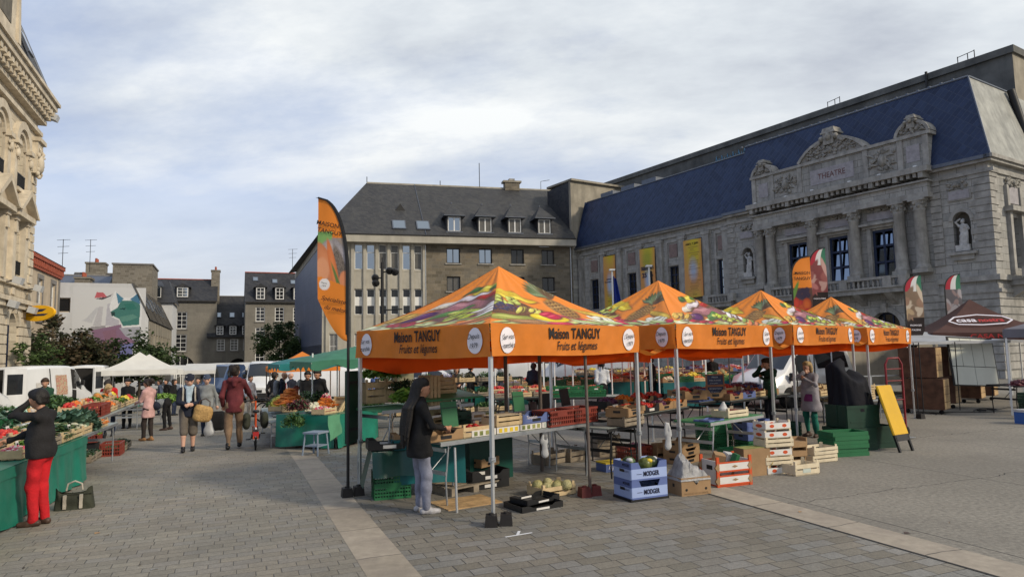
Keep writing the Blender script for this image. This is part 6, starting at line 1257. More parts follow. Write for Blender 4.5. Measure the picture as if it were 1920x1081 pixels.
# under and beyond the orange tents
gj = G(1441, 782)
def stripe_x(b, up, hp, s, h):
    M = MB(); M.tube([up(-.20, .05, 1.37), up(-.25, .09, 1.25), up(-.27, .15, 1.14)], .012, c_wht, 6); M.obj('sleeve_stripe', b)
person('woman in bottle green hooded jacket with hand at her mouth by the second tent leg', OG(5.95, 15.9), R(188), 1.70, c_green, c_navy, s_black, 'light', 'brown', 'short', .013, yaw=.1, nod=.3, hr=(.02, .20, 1.53), er=(.7, .3, -.7), hl=(-.05, .22, 1.30), el=(-.8, .1, -.5), hood=True, fat=1.05, coat=.88, extra=stripe_x)
def pocket_x(b, up, hp, s, h):
    M = MB(); M.grid(lambda u, v: ((-.16+.22*u)*s, (.16+.022*math.sin(math.pi*u))*1.13*s, (.84+.17*v)*s), 6, 3, c_mag); M.obj('apron_pocket', b)
person('blonde woman in grey smock with magenta pocket and teal trousers standing by the third tent', G(1524, 818), R(215), 1.62, c_smock, c_teal, s_brown, 'light', 'blond', 'bob', .012, yaw=-.15, nod=.2, hr=(.03, .17, 1.50), er=(.9, .2, -.6), hl=(-.04, .24, 1.36), el=(-.9, .1, -.6), coat=.66, flare=1.18, fat=1.22, legw=1.1, extra=pocket_x, fl=(-.12, .04), fr=(.1, .0), toes=.3)
for i, (px, Y, c1, c2, hr_, st, rz, lb) in enumerate(((1128, 20.5, c_wht, c_jet, 'black', 'tail', 100, 'woman with ponytail in white top among the tables beyond the nearest tent'), (1222, 23, c_jet, c_jet, 'black', 'short', 190, 'person in black between the first and second tents'), (1335, 25, c_jet, c_jet, 'dark', 'short', 260, 'person in black beside the dark chalkboard'), (856, 25, c_brownd, c_jet, 'brown', 'bob', 270, 'brown haired person behind the dried flower stall'), (938, 25.5, c_stripe, c_greyk, 'brown', 'short', 200, 'person in cream jacket beyond the stacked wooden crates'), (998, 24, c_navy, c_jet, 'dark', 'short', 80, 'person in navy bending at yellow covered table'), (882, 26, c_jet, c_jet, 'black', 'short', 60, 'figure in black left of the stacked wooden crates'), (910, 27, c_jet, c_jet, 'black', 'bob', 0, 'stooping figure in black behind the wooden crates'), (703, 27, c_blue, c_jean, 'grey', 'short', 240, 'small figure in blue behind the plant trays'))):
    person(lb, OG(*V(px, 690, Y).xy), R(rz), 1.70, c1, c2, s_black, 'light', hr_, st, .018, lean=.4 if i in (5, 7) else 0, nod=.2, hl=(-.12, .2, 1.05), hr=(.14, .22, 1.0))
# ---- statues in the niches
for x, z, l, hh in ((-1.5, 7.12, 'white stone draped female statue in niche at right end of the theatre', .85), (-15.9, 7.15, 'white stone draped figure in niche left of the columns', .85)):
    pr = [((0, 0, .42), (0, .0, .95), .21, .17, .8, 0), ((0, 0, .95), (.02, .0, 1.2), .16, .19, .75, 0), ((-.15, 0, 1.42), (.15, 0, 1.42), .085, .085, 1, 0), ((0, 0, 1.2), (0, 0, 1.42), .18, .15, .7, 0), ((0, 0, 1.45), (0, .03, 1.6), .06, .055, 1, 0), ((0, -.02, 1.66), (0, .0, 1.70), .105, .10, 1, 0), ((0, .03, 1.74), (0, .06, 1.78), .09, .07, 1, 0), ((.0, -.02, .28), (0, 0, .9), .23, .19, .9, 0),
          ((-.2, 0, 1.42), (-.34, -.04, 1.66), .062, .052, 1, 0), ((-.34, -.04, 1.66), (-.1, -.03, 1.83), .052, .04, 1, 0), ((.2, 0, 1.42), (.30, -.02, 1.22), .062, .055, 1, 0), ((.30, -.02, 1.22), (.12, -.16, 1.34), .055, .04, 1, 0), ((.16, -.08, .3), (.22, -.06, 1.2), .06, .07, 1, 0), ((-.12, -.14, .3), (-.07, -.12, .85), .075, .09, 1, 0)]
    o = sdf_obj('statue', pr, [statue_m], .018, None, .03, .006, 2, **tp(l, 'statue')); o.location = th.location+TX*x+TY*.12+Vector((0, 0, z-.12)); o.rotation_euler = (0, 0, heading(TX)); o.scale = (1.0, 1.0, 1.0)
    K = MB(); K.box(-.36, .36, -.26, .26, 0, .34, statue_m); b = K.obj('plinth', o); b.location = (0, 0, .0)
# ------------------------------------------------------------------ vans and cars
van_w = pmat('white_van_paint', (.66, .67, .68), .28, .03, 1.0, spec=.5, coat=.6, dirt=((.42, .41, .39), .9, .35)); van_s = pmat('silver_car_paint', (.40, .42, .45), .25, .04, 1, spec=.5, coat=.7)
van_b = pmat('blue_car_paint', (.03, .06, .14), .25, .04, 1, spec=.5, coat=.7); tyre = pmat('tyre_rubber', (.015, .015, .015), .9, .1); rim_m = pmat('wheel_rim', (.35, .36, .37), .35, .1, metal=.7); car_gl = pmat('tinted_car_glass', (.012, .014, .016), .05, 0, spec=.8); plastic = pmat('black_bumper_plastic', (.02, .02, .021), .55, .1); lampw = pmat('headlamp_lens', (.55, .57, .58), .12, 0, spec=.8); lampr = pmat('red_lamp_lens', (.35, .02, .02), .2, 0, spec=.7); inner = pmat('van_interior_shade', (.02, .019, .018), .9, .2)  # inner: near-black shade of the open vans, put into colour
VANP = [(-2.75, .45, 2.45, .90, .92), (-2.70, .38, 2.56, .96, .86), (-1.0, .36, 2.60, .98, .86), (.55, .36, 2.58, .98, .85), (1.0, .36, 2.50, .98, .83), (1.45, .36, 2.12, .98, .80), (1.9, .36, 1.62, .97, .80), (2.1, .38, 1.36, .96, .86), (2.55, .40, 1.16, .92, .84), (2.78, .46, .95, .84, .76)]
CARP = [(-2.1, .42, .95, .78, .70), (-1.95, .32, 1.1, .84, .62), (-1.2, .30, 1.46, .86, .60), (-.2, .29, 1.5, .87, .62), (.45, .29, 1.36, .87, .62), (1.05, .30, 1.02, .86, .72), (1.6, .32, .92, .82, .70), (2.0, .40, .75, .72, .62)]
MINIP = [(-2.4, .45, 1.75, .88, .74), (-2.3, .36, 1.88, .93, .76), (-1.0, .34, 1.95, .95, .78), (.5, .34, 1.92, .95, .78), (.9, .34, 1.80, .95, .77), (1.55, .34, 1.22, .94, .80), (2.15, .38, 1.06, .90, .78), (2.42, .46, .85, .78, .68)]
def vehicle(label, cat, loc, rz, prof, paint, sidewin=(), shield=(4, 6), rear_open=False, art=None, name='parked_van', sc=1.0, sidedoor=False):
    vn = thing(name, label, cat, loc, rz); B = MB(); Wn = MB()
    def ringp(st):
        x, z0, z1, w0, w1 = st; zm = z0+(z1-z0)*.48; r = .10
        return [(x, -w0*.9, z0), (x, -w0, z0+.12), (x, -w0, zm), (x, -w1, z1-r*1.6), (x, -w1+r*.5, z1-r*.4), (x, -w1*.55, z1), (x, 0, z1+.02), (x, w1*.55, z1), (x, w1-r*.5, z1-r*.4), (x, w1, z1-r*1.6), (x, w0, zm), (x, w0, z0+.12), (x, w0*.9, z0)]
    rings = [ringp(s) for s in prof]; n = 13; vs = [p for r in rings for p in r]
    fs = [(i*n+j, (i+1)*n+j, (i+1)*n+j+1, i*n+j+1) for i in range(len(prof)-1) for j in range(n-1)]
    B.add(vs, fs, paint, True)
    back = list(range(n)); front = [(len(prof)-1)*n+j for j in range(n)]
    B.add(vs, [tuple(back)], inner if rear_open else paint); B.add(vs, [tuple(reversed(front))], paint)
    B.box(prof[0][0]-.06, prof[0][0]+.05, -.9*prof[0][3], .9*prof[0][3], .35, .55, plastic); B.box(prof[-1][0]-.12, prof[-1][0]+.05, -.95*prof[-1][3], .95*prof[-1][3], .32, .62, plastic); B.box(prof[-1][0]-.05, prof[-1][0]+.03, -.35, .35, .66, .82, plastic)
    for s in (-1, 1): B.box(prof[1][0]+.6, prof[-2][0]-.6, s*prof[2][3]-.012, s*prof[2][3]+.012, .55, .66, plastic)
    B.obj('body', vn)
    def P(i, j):                                            # interpolated surface point
        a, b = int(min(i, len(prof)-1.001)), int(min(j, n-1.001)); fi, fj = i-a, j-b
        q = [Vector(rings[a][b]), Vector(rings[a+1][b]), Vector(rings[a+1][b+1]), Vector(rings[a][b+1])]; return q[0]*(1-fi)*(1-fj)+q[1]*fi*(1-fj)+q[2]*fi*fj+q[3]*(1-fi)*fj
    def patch(i0, i1, j0, j1, m, nm, off=.012):
        K = MB(); c = Vector((0, 0, 1.0)); nn = (P(i1, j0)-P(i0, j0)).cross(P(i0, j1)-P(i0, j0)).normalized(); ctr = P((i0+i1)/2, (j0+j1)/2); nn = nn if nn.dot(ctr-Vector((ctr.x*.8, 0, .9))) > 0 else -nn
        K.grid(lambda u, v: tuple(P(i0+(i1-i0)*u, j0+(j1-j0)*v)+nn*off), 4, 4, m); return K.obj(nm, vn)
    patch(shield[0]+.12, shield[1]-.05, 4.1, 7.9, car_gl, 'windscreen')
    for a, b in sidewin: patch(a, b, 2.15, 3.0, car_gl, 'side_window'); patch(a, b, 9.0, 9.85, car_gl, 'side_window')
    for s in (0, 1):
        j0, j1 = ((1.3, 2.1), (9.9, 10.7))[s]; patch(len(prof)-2.6, len(prof)-1.6, j0+.3*(1-s), j1-.3*s if s else j1, lampw, 'headlight')
        patch(.05, .6, (1.6, 9.6)[s], (2.4, 10.4)[s], lampr, 'tail_light')
    for x in (prof[1][0]+.75, prof[-1][0]-.85):
        for s in (-1, 1):
            W = MB(); W.X = T(x, s*(prof[2][3]-.1), .34) @ RX(R(90)); W.lathe([(.2, -.11), (.33, -.11), (.345, -.06), (.345, .06), (.33, .11), (.2, .11)], tyre, n=18); W.lathe([(.02, -.09), (.21, -.10), (.21, .10), (.02, .09)], rim_m, n=12); W.obj('wheel', vn)
    for s in (-1, 1): K = MB(); q = P(shield[0]+.9, 2.6 if s < 0 else 9.4); K.cbox((q.x, q.y+s*.14, q.z), (.10, .20, .26), plastic, bev=.03); K.obj('mirror', vn)
    if rear_open:
        z0, z1 = prof[1][1], prof[1][2]; K = MB(); K.X = T(prof[0][0], -prof[1][3], 0) @ RZ(R(-25)); K.box(-.92, 0, -.04, .04, z0+.05, z1-.06, paint); K.box(-.8, -.15, -.05, -.04, z0+1.0, z1-.3, car_gl); K.obj('rear_door', vn)
        K = MB(); K.box(prof[0][0]-.04, prof[0][0]-.02, -prof[1][4]*.94, prof[1][4]*.94, z0+.15, z1-.12, inner); K.obj('shaded_load_panel', vn)  # flat near-black panel paints the shade inside the open rear
    if sidedoor: patch(3.15, 3.9, 1.3, 3.0, inner, 'shaded_doorway_patch')  # near-black patch paints the shade behind the open cab door
    if art: art(vn, P)
    if sc != 1.0: vn.scale = (sc, sc, sc)
    return vn
green_art = pmat('dark_green_vinyl', (.02, .045, .02), .4, .3, 6); pic_art = pmat('printed_picture', (.35, .28, .2), .5, .8, 12, stops=[(.3, (.12, .16, .05)), (.45, (.5, .42, .3)), (.6, (.35, .06, .04)), (.7, (.5, .5, .48))])
def art1(vn, P):
    K = MB(); K.grid(lambda u, v: tuple(P(.9+1.6*u, 1.9+1.0*v)+Vector((0, -.014, 0))), 4, 4, green_art); K.obj('side_print', vn)
def art2(vn, P):
    K = MB(); K.grid(lambda u, v: tuple(P(2.25+.55*u, 1.75+.95*v)+Vector((0, -.014, 0))), 4, 4, pic_art); K.obj('side_print', vn); K = MB(); K.grid(lambda u, v: tuple(P(1.4+.4*u, 1.9+.5*v)+Vector((0, -.014, 0))), 4, 4, pmat('faint_lettering', (.5, .48, .45), .5, .2, 20)); K.obj('side_print', vn)
    K = MB(); K.grid(lambda u, v: tuple(P(1.98+.04*u, 1.2+1.9*v)+Vector((0, -.013, 0))), 1, 6, plastic); K.obj('door_gap', vn)
def vloc(px, Y): p = V(px, 640, Y); return OG(p.x, p.y)
vehicle('white van at the left edge with green printed side and open cab door', 'van', vloc(-112, 26.5), R(88), VANP, van_w, [(3.3, 4.6)], rear_open=False, art=art1, sidedoor=True)
vehicle('white van with picture print and rear door swung wide open', 'van', vloc(86, 33), R(92), VANP, van_w, [(3.6, 4.9)], rear_open=True, art=art2, sidedoor=True)
vehicle('white van with dark open load space beside the white tent', 'van', vloc(172, 39), R(115), VANP, van_w, [(3.6, 4.9)], rear_open=True)
vehicle('white minivan facing the orange tents, large windscreen', 'van', vloc(1480, 23.5), R(215), MINIP, van_w, [(1.2, 2.6), (2.8, 4.2)], shield=(4, 5), name='parked_minivan')
vehicle('white car parked behind the dried flower stall', 'car', vloc(815, 36), R(-12), CARP, van_w, [(1.6, 2.8), (3.0, 4.2)], shield=(4, 5), name='parked_car', sc=1.1)
vehicle('white van behind the teal parasol', 'van', vloc(640, 33), R(15), MINIP, van_w, [(2.8, 4.2)], shield=(4, 5), sc=1.05)
vehicle('white van behind the stacked wooden crates', 'van', vloc(905, 38), R(185), VANP, van_w, [(3.6, 4.9)])
vehicle('white van beyond the vegetable tables between first and second tent', 'van', vloc(1095, 34), R(160), VANP, van_w, [(3.6, 4.9)], sc=.85)
vehicle('white van with pale flank by the granite office building', 'van', vloc(1000, 42), R(180), MINIP, van_w, [(1.2, 2.6)], shield=(4, 5))
vehicle('blue and white van facing us before the stone passage arch', 'van', vloc(418, 50), R(-85), VANP, van_b, [(3.6, 4.9)], sc=.95)
vehicle('white van facing us in front of the round green tree', 'van', vloc(497, 46), R(-80), VANP, van_w, [(3.6, 4.9)])
vehicle('silver car parked far away by the old stone houses', 'car', vloc(300, 56), R(20), CARP, van_s, [(1.6, 2.8), (3.0, 4.2)], shield=(4, 5), name='parked_car')
vehicle('white van far off under the white awnings', 'van', vloc(455, 58), R(-100), VANP, van_w, [(3.6, 4.9)])

# ------------------------------------------------------------------ crates, boxes and produce
wood_p = pmat('pale_poplar_wood', (.50, .38, .22), .8, .16, 7, .1, 40); wood_w = pmat('whitish_poplar_wood', (.58, .50, .36), .8, .12, 7, .1, 40); wood_o = pmat('weathered_grey_wood', (.24, .20, .15), .9, .2, 6, .2, 30); wood_d = pmat('dark_brown_boards', (.10, .05, .03), .8, .3, 4, .2, 25); wood_y = pmat('honey_boards', (.42, .27, .13), .7, .25, 5, .1, 30)
plas_g = pmat('green_crate_plastic', (.015, .12, .045), .5, .1, 3, spec=.4); plas_gd = pmat('dark_green_plastic', (.006, .035, .02), .5, .15, 3, spec=.4); plas_r = pmat('brick_red_crate_plastic', (.20, .035, .022), .5, .1, 3, spec=.4); plas_b = pmat('black_tray_plastic', (.012, .012, .013), .45, .1, 5, spec=.4)
card = pmat('brown_cardboard', (.30, .19, .10), .85, .10, 4); card_d = pmat('dark_cardboard', (.19, .12, .065), .85, .12, 4); card_bl = pmat('pale_blue_carton', (.30, .38, .62), .6, .06, 3); card_bd = pmat('mid_blue_carton', (.10, .14, .32), .6, .08, 3); card_w = pmat('white_carton', (.62, .60, .57), .6, .06, 4); red_o = pmat('orange_red_print', (.52, .075, .02), .6, .06); blk_i = pmat('printed_black_ink', (.012, .012, .03), .7, 0)
pr_bn = pmat('banana_carton_green', (.16, .22, .06), .6, .35, 8, stops=[(.35, (.10, .14, .04)), (.6, (.30, .30, .10))]); yel2 = pmat('yellow_print', (.62, .45, .03), .6, .1); film = pmat('crumpled_plastic_film', (.36, .36, .37), .38, .25, 9, .8, 16, spec=.5, trans=.35); bagw = pmat('white_carrier_bag', (.62, .63, .64), .4, .08, 6, .3, 14, trans=.3)
g_cloth = pmat('green_pvc_sheet', (.012, .165, .115), .32, .14, 2.2, .25, 5, spec=.5); g_dark = pmat('dark_green_sheet', (.006, .055, .04), .4, .14, 2, .2, 5, spec=.4); teal_s = pmat('teal_sheet', (.006, .10, .11), .45, .12, 2, .2, 4); tab_top = pmat('green_table_top', (.05, .23, .10), .5, .12, 4, spec=.4, dirt=((.14, .2, .12), 4, .5)); tab_grey = pmat('grey_table_top', (.26, .29, .27), .6, .15, 4); navy_t = pmat('black_tarpaulin', (.008, .008, .012), .8, .2, 5, .9, 5, spec=.2)
PV = {}
def pm(n, c, r=.45): 
    if n not in PV: PV[n] = pmat('produce_'+n, c, r, .25, 12, spec=.45)
    return PV[n]
def crate_mesh(kind):
    M = MB(); k = kind
    if k in ('wood', 'whitewood', 'oldwood', 'deep'):
        m = {'wood': wood_p, 'whitewood': wood_w, 'oldwood': wood_o, 'deep': wood_p}[k]; l, w_, h = (.50, .30, .26) if k == 'deep' else (.50, .32, .13)
        for x in (-1, 1):
            M.box(x*l/2-.006, x*l/2+.006, -w_/2, w_/2, .015, h*.92, m)
            for y in (-1, 1): M.prism([(x*(l/2-.008), y*(w_/2-.006)), (x*(l/2-.045), y*(w_/2-.006)), (x*(l/2-.008), y*(w_/2-.045))], .0, h+.03, m, 'xy')
        nz = 3 if k == 'deep' else 2; sh = h/nz*.74
        for i in range(nz):
            z = .012+i*h/nz
            for y in (-1, 1): M.box(-l/2, l/2, y*w_/2-.004, y*w_/2+.004, z, z+sh, m)
        for i in range(4): M.box(-l/2+.01, l/2-.01, -w_/2+.01+i*w_*.25, -w_/2-.01+(i+1)*w_*.25, .0, .009, m)
    elif k in ('green', 'red', 'dgreen', 'gfold'):
        m = {'green': plas_g, 'red': plas_r, 'dgreen': plas_gd, 'gfold': plas_g}[k]; l, w_, h = (.58, .38, .07) if k == 'gfold' else ((.56, .37, .27) if k == 'red' else (.58, .38, .19))
        M.box(-l/2, l/2, -w_/2, w_/2, 0, .012, m)
        for s in (-1, 1):
            for a, b in ((0, .035), (h-.035, h)): M.box(-l/2, l/2, s*w_/2-.012, s*w_/2+.012, a, b, m); M.box(s*l/2-.012, s*l/2+.012, -w_/2, w_/2, a, b, m)
            if k != 'gfold':
                n = 13
                for i in range(n+1):
                    x = -l/2+l*i/n; M.box(x-.008, x+.008, s*w_/2-.008, s*w_/2+.008, .03, h-.03, m)
                for i in range(9): y = -w_/2+w_*i/8; M.box(s*l/2-.008, s*l/2+.008, y-.008, y+.008, .03, h-.03, m)
                for z in (.36, .62): M.box(-l/2, l/2, s*w_/2-.006, s*w_/2+.006, h*z-.012, h*z+.012, m); M.box(s*l/2-.006, s*l/2+.006, -w_/2, w_/2, h*z-.012, h*z+.012, m)
                M.box(-.10, .10, s*w_/2-.010, s*w_/2+.010, h*.60, h-.03, m)
            else:
                M.box(-l/2+.02, l/2-.02, s*w_/2-.006, s*w_/2+.006, .03, h-.03, m); M.box(s*l/2-.006, s*l/2+.006, -w_/2+.02, w_/2-.02, .03, h-.03, m)
    elif k in ('tray', 'blacktray', 'card', 'navytray'):
        m = {'tray': card, 'blacktray': plas_b, 'card': card, 'navytray': card_bd}[k]; l, w_, h = (.57, .37, .12)
        M.box(-l/2, l/2, -w_/2, w_/2, 0, .01, m)
        for s in (-1, 1):
            M.box(-l/2, l/2, s*w_/2-.006, s*w_/2+.006, .01, h*.72, m)
            for e in (-1, 1): M.prism([(e*l/2, h*.72), (e*(l/2-.16), h*.72), (e*(l/2-.10), h+.02), (e*l/2, h+.02)], s*w_/2-.006, s*w_/2+.006, m)
            M.box(s*l/2-.006, s*l/2+.006, -w_/2+.008, w_/2-.008, .01, h+.02, m); M.box(s*l/2-.0075, s*l/2+.0075, -.06, .06, h*.55, h*.85, plas_b)
            M.box(-.09, .09, s*w_/2-.0075, s*w_/2+.0075, .025, .07, plas_b if k != 'blacktray' else card_w)
    elif k == 'orangeprint':
        l, w_, h = .5, .34, .24; M.box(-l/2, l/2, -w_/2, w_/2, 0, .02, red_o)
        for s in (-1, 1):
            for z in (.025, .145): M.box(-l/2, l/2, s*w_/2-.007, s*w_/2+.007, z, z+.075, card_w); M.box(-l/2, l/2, s*w_/2-.009, s*w_/2+.009, z-.01, z+.006, red_o); M.box(-l/2, l/2, s*w_/2-.009, s*w_/2+.009, z+.069, z+.082, red_o); M.prism([(-.05, z+.037), (0, z+.025), (.05, z+.037), (0, z+.05)], s*w_/2-.0095, s*w_/2+.0095, card)
            M.box(s*l/2-.007, s*l/2+.007, -w_/2, w_/2, .02, .235, card_w); M.box(s*l/2-.009, s*l/2+.009, -.06, .06, .15, .19, plas_b)
            for e in (-1, 1):
                M.box(s*l/2-.03, s*l/2+.01, e*w_/2-.012, e*w_/2+.012, 0, .275, red_o)
                for z in (.06, .18): M.prism([(s*l/2-.055, z), (s*l/2-.01, z-.045), (s*l/2+.012, z), (s*l/2-.01, z+.045)], e*w_/2-.0135, e*w_/2+.0135, card)
    elif k == 'melonbox':
        l, w_, h = .56, .42, .205; M.box(-l/2, l/2, -w_/2, w_/2, 0, .01, card_bd)
        for s in (-1, 1):
            M.box(-l/2, l/2, s*w_/2-.006, s*w_/2+.006, .01, .15, card_bl); M.box(-l/2, l/2, s*w_/2-.008, s*w_/2+.008, .0, .022, card_bd)
            for e in (-1, 1): M.prism([(e*l/2, .15), (e*(l/2-.15), .15), (e*(l/2-.11), h+.03), (e*l/2, h+.03)], s*w_/2-.006, s*w_/2+.006, card_bd if s < 0 else card_bl)
            M.box(s*l/2-.006, s*l/2+.006, -w_/2, w_/2, .01, .145, card_bl); M.box(s*l/2-.007, s*l/2+.007, -w_/2, w_/2, .145, h+.03, card_bd); M.box(s*l/2-.009, s*l/2+.009, -.055, .055, .10, .135, plas_b)
        M.text('MODGER', T(.03, -w_/2-.012, .085) @ RX(R(90)), .085, blk_i, bold=.03, width=.25); M.text('MODGER', T(-l/2-.012, -.1, .195) @ ML, .045, blk_i, bold=.03, width=.16); M.text('HESARTS', T(-l/2-.012, -.11, .115) @ ML, .03, blk_i, width=.12)
        M.box(-.2, -.12, -w_/2-.008, -w_/2, .08, .086, blk_i)
    elif k == 'box':
        l, w_, h = .42, .34, .23; M.box(-l/2, l/2, -w_/2, w_/2, 0, h, card)
        for s in (-1, 1):
            for x in (-.14, .14): M.prism([(x+.018*math.cos(i), .08+.018*math.sin(i)) for i in range(6)], s*(w_/2-.001), s*(w_/2+.003), plas_b)
            M.box(s*l/2-.003*(s < 0), s*l/2+.003*(s > 0), -.02, .02, .10, .14, plas_b)
        M.text('PRODUCT OF ECUADOR', T(0, -w_/2-.004, .03) @ RX(R(90)), .026, card_d, width=.34); M.prism([(-.04, .19), (.05, .19), (.005, .135)], -w_/2-.004, -w_/2-.001, plas_b); M.text('Tilda', T(.005, -w_/2-.006, .175) @ RX(R(90)), .025, card_w, width=.06)
    elif k == 'bananabox':
        l, w_, h = .50, .24, .42; M.box(-l/2, l/2, -w_/2, w_/2, 0, h, card_d); M.box(l/2-.001, l/2+.004, -w_/2, w_/2, 0, h, pr_bn); M.box(-l/2, l/2, -w_/2-.004, -w_/2, 0, h*.99, card)
        M.box(-l/2, l/2, -w_/2, w_/2, h, h+.006, pr_bn)
        M.X = T(.253, 0, 0) @ RZ(R(90)); p = arc(-.02, .27, .17, 200, 300, 8); q = arc(-.035, .33, .19, 300, 215, 8); M.prism(p+q, -.004, 0, yel2)
        for z in (.12, .2, .3): M.prism([(.06+.015*math.cos(i), z+.015*math.sin(i)) for i in range(6)], -.007, 0, plas_b)
    elif k == 'carton':
        l, w_, h = .30, .22, .14; M.box(-l/2, l/2, -w_/2, w_/2, 0, h*.6, card)
        for s in (-1, 1): M.box(s*l/2-.02, s*l/2, -w_/2, w_/2, h*.6, h, card) if s > 0 else M.box(-l/2, -l/2+.02, -w_/2, w_/2, h*.6, h, card)
        M.box(-l/2, l/2, w_/2-.01, w_/2, h*.6, h, card)
    elif k == 'printcrate':
        l, w_, h = .48, .29, .135; M.box(-l/2, l/2, -w_/2, w_/2, 0, .012, wood_w)
        for s in (-1, 1):
            M.box(-l/2, l/2, s*w_/2-.006, s*w_/2+.006, .012, .1, card_w); M.box(s*l/2-.006, s*l/2+.006, -w_/2, w_/2, .012, .12, card_w)
            for x in (-.12, .12): M.prism([(x+.045*math.cos(i*.8), .055+.028*math.sin(i*.8)) for i in range(8)], s*w_/2-.0075, s*w_/2+.0075, red_o); 
            M.prism([(.08*math.cos(i*.8), .055+.028*math.sin(i*.8)) for i in range(8)], s*l/2-.0075, s*l/2+.0075, red_o, 'yz')
            for e in (-1, 1): M.box(s*l/2-.03*(s > 0), s*l/2+.03*(s < 0), e*w_/2-.03*(e > 0), e*w_/2+.03*(e < 0), 0, .14, wood_w)
    return M
PROTO = {}
def crate(kind, loc, rz, label, cat=None, group=None, name=None, sc=None):
    nm = name or {'wood': 'wooden_crate', 'whitewood': 'wooden_crate', 'oldwood': 'wooden_crate', 'deep': 'wooden_crate', 'green': 'plastic_crate', 'gfold': 'plastic_crate', 'red': 'plastic_crate', 'dgreen': 'plastic_crate', 'tray': 'cardboard_tray', 'blacktray': 'plastic_tray', 'navytray': 'cardboard_tray', 'card': 'cardboard_tray', 'orangeprint': 'printed_crate', 'melonbox': 'melon_box', 'box': 'cardboard_box', 'bananabox': 'cardboard_box', 'carton': 'cardboard_carton', 'printcrate': 'printed_crate'}[kind]
    if kind not in PROTO:
        o = crate_mesh(kind).obj(nm, None, loc, rz, **tp(label, cat or nm.split('_')[-1], group)); PROTO[kind] = o
    else:
        o = PROTO[kind].copy(); COL.objects.link(o); o.name = nm; o.location = loc; o.rotation_euler = (0, 0, rz); o['label'] = label; o['category'] = cat or nm.split('_')[-1]
        if 'group' in o: del o['group']
        if group: o['group'] = group
    if sc: o.scale = sc
    return o
def stack(kind, n, loc, rz, dz, label, jitter=.015, kinds=None, group=None, seed=0, sc=None):
    r = random.Random(seed)
    for i in range(n):
        pos = 'only' if n == 1 else ('bottom' if i == 0 else ('top' if i == n-1 else ('second from bottom', 'third from bottom', 'fourth from bottom', 'fifth from bottom', 'sixth from bottom', 'seventh from bottom')[i-1]))
        crate((kinds or [kind]*n)[i], Vector(loc)+Vector((r.uniform(-jitter, jitter), r.uniform(-jitter, jitter), dz*i)), rz+r.uniform(-.04, .04), label+', '+pos, group=group, sc=sc)
HP = {'tomato': ([(.46, .02, .012), (.52, .035, .015), (.40, .015, .012)], .042), 'apple': ([(.42, .03, .02), (.50, .14, .03), (.34, .02, .02)], .04), 'orange': ([(.60, .17, .012), (.55, .12, .01)], .042), 'melon': ([(.36, .30, .12), (.42, .36, .17)], .085), 'potato': ([(.28, .19, .10), (.34, .24, .13)], .04), 'pumpkin': ([(.45, .17, .02), (.30, .26, .10), (.12, .16, .05)], .10), 'radish': ([(.45, .03, .08), (.55, .10, .15), (.60, .5, .45)], .022), 'berry': ([(.12, .008, .015), (.20, .012, .02)], .02), 'onion': ([(.45, .25, .08), (.5, .3, .12), (.42, .36, .30)], .042), 'cauli': ([(.55, .53, .42), (.50, .50, .36)], .07), 'yellow': ([(.62, .50, .04), (.55, .42, .03)], .055), 'beet': ([(.09, .015, .025), (.13, .03, .03)], .04), 'plum': ([(.06, .015, .05), (.10, .02, .06)], .03)}
LF = {'lettuce': [(.13, .24, .03), (.20, .32, .05), (.08, .17, .02)], 'herb': [(.035, .085, .02), (.055, .12, .03), (.08, .15, .035)], 'leek': [(.03, .08, .035), (.10, .18, .06), (.35, .38, .2)], 'cabbage': [(.05, .11, .07), (.08, .15, .10), (.11, .19, .13)], 'darkleaf': [(.02, .045, .018), (.035, .065, .02)], 'bean': [(.10, .19, .04), (.14, .23, .05)], 'dry': [(.15, .13, .07), (.10, .12, .05), (.22, .18, .10)], 'beetleaf': [(.10, .025, .03), (.05, .08, .03), (.16, .04, .05)], 'flower': [(.20, .13, .36), (.30, .22, .48), (.05, .10, .03)]}
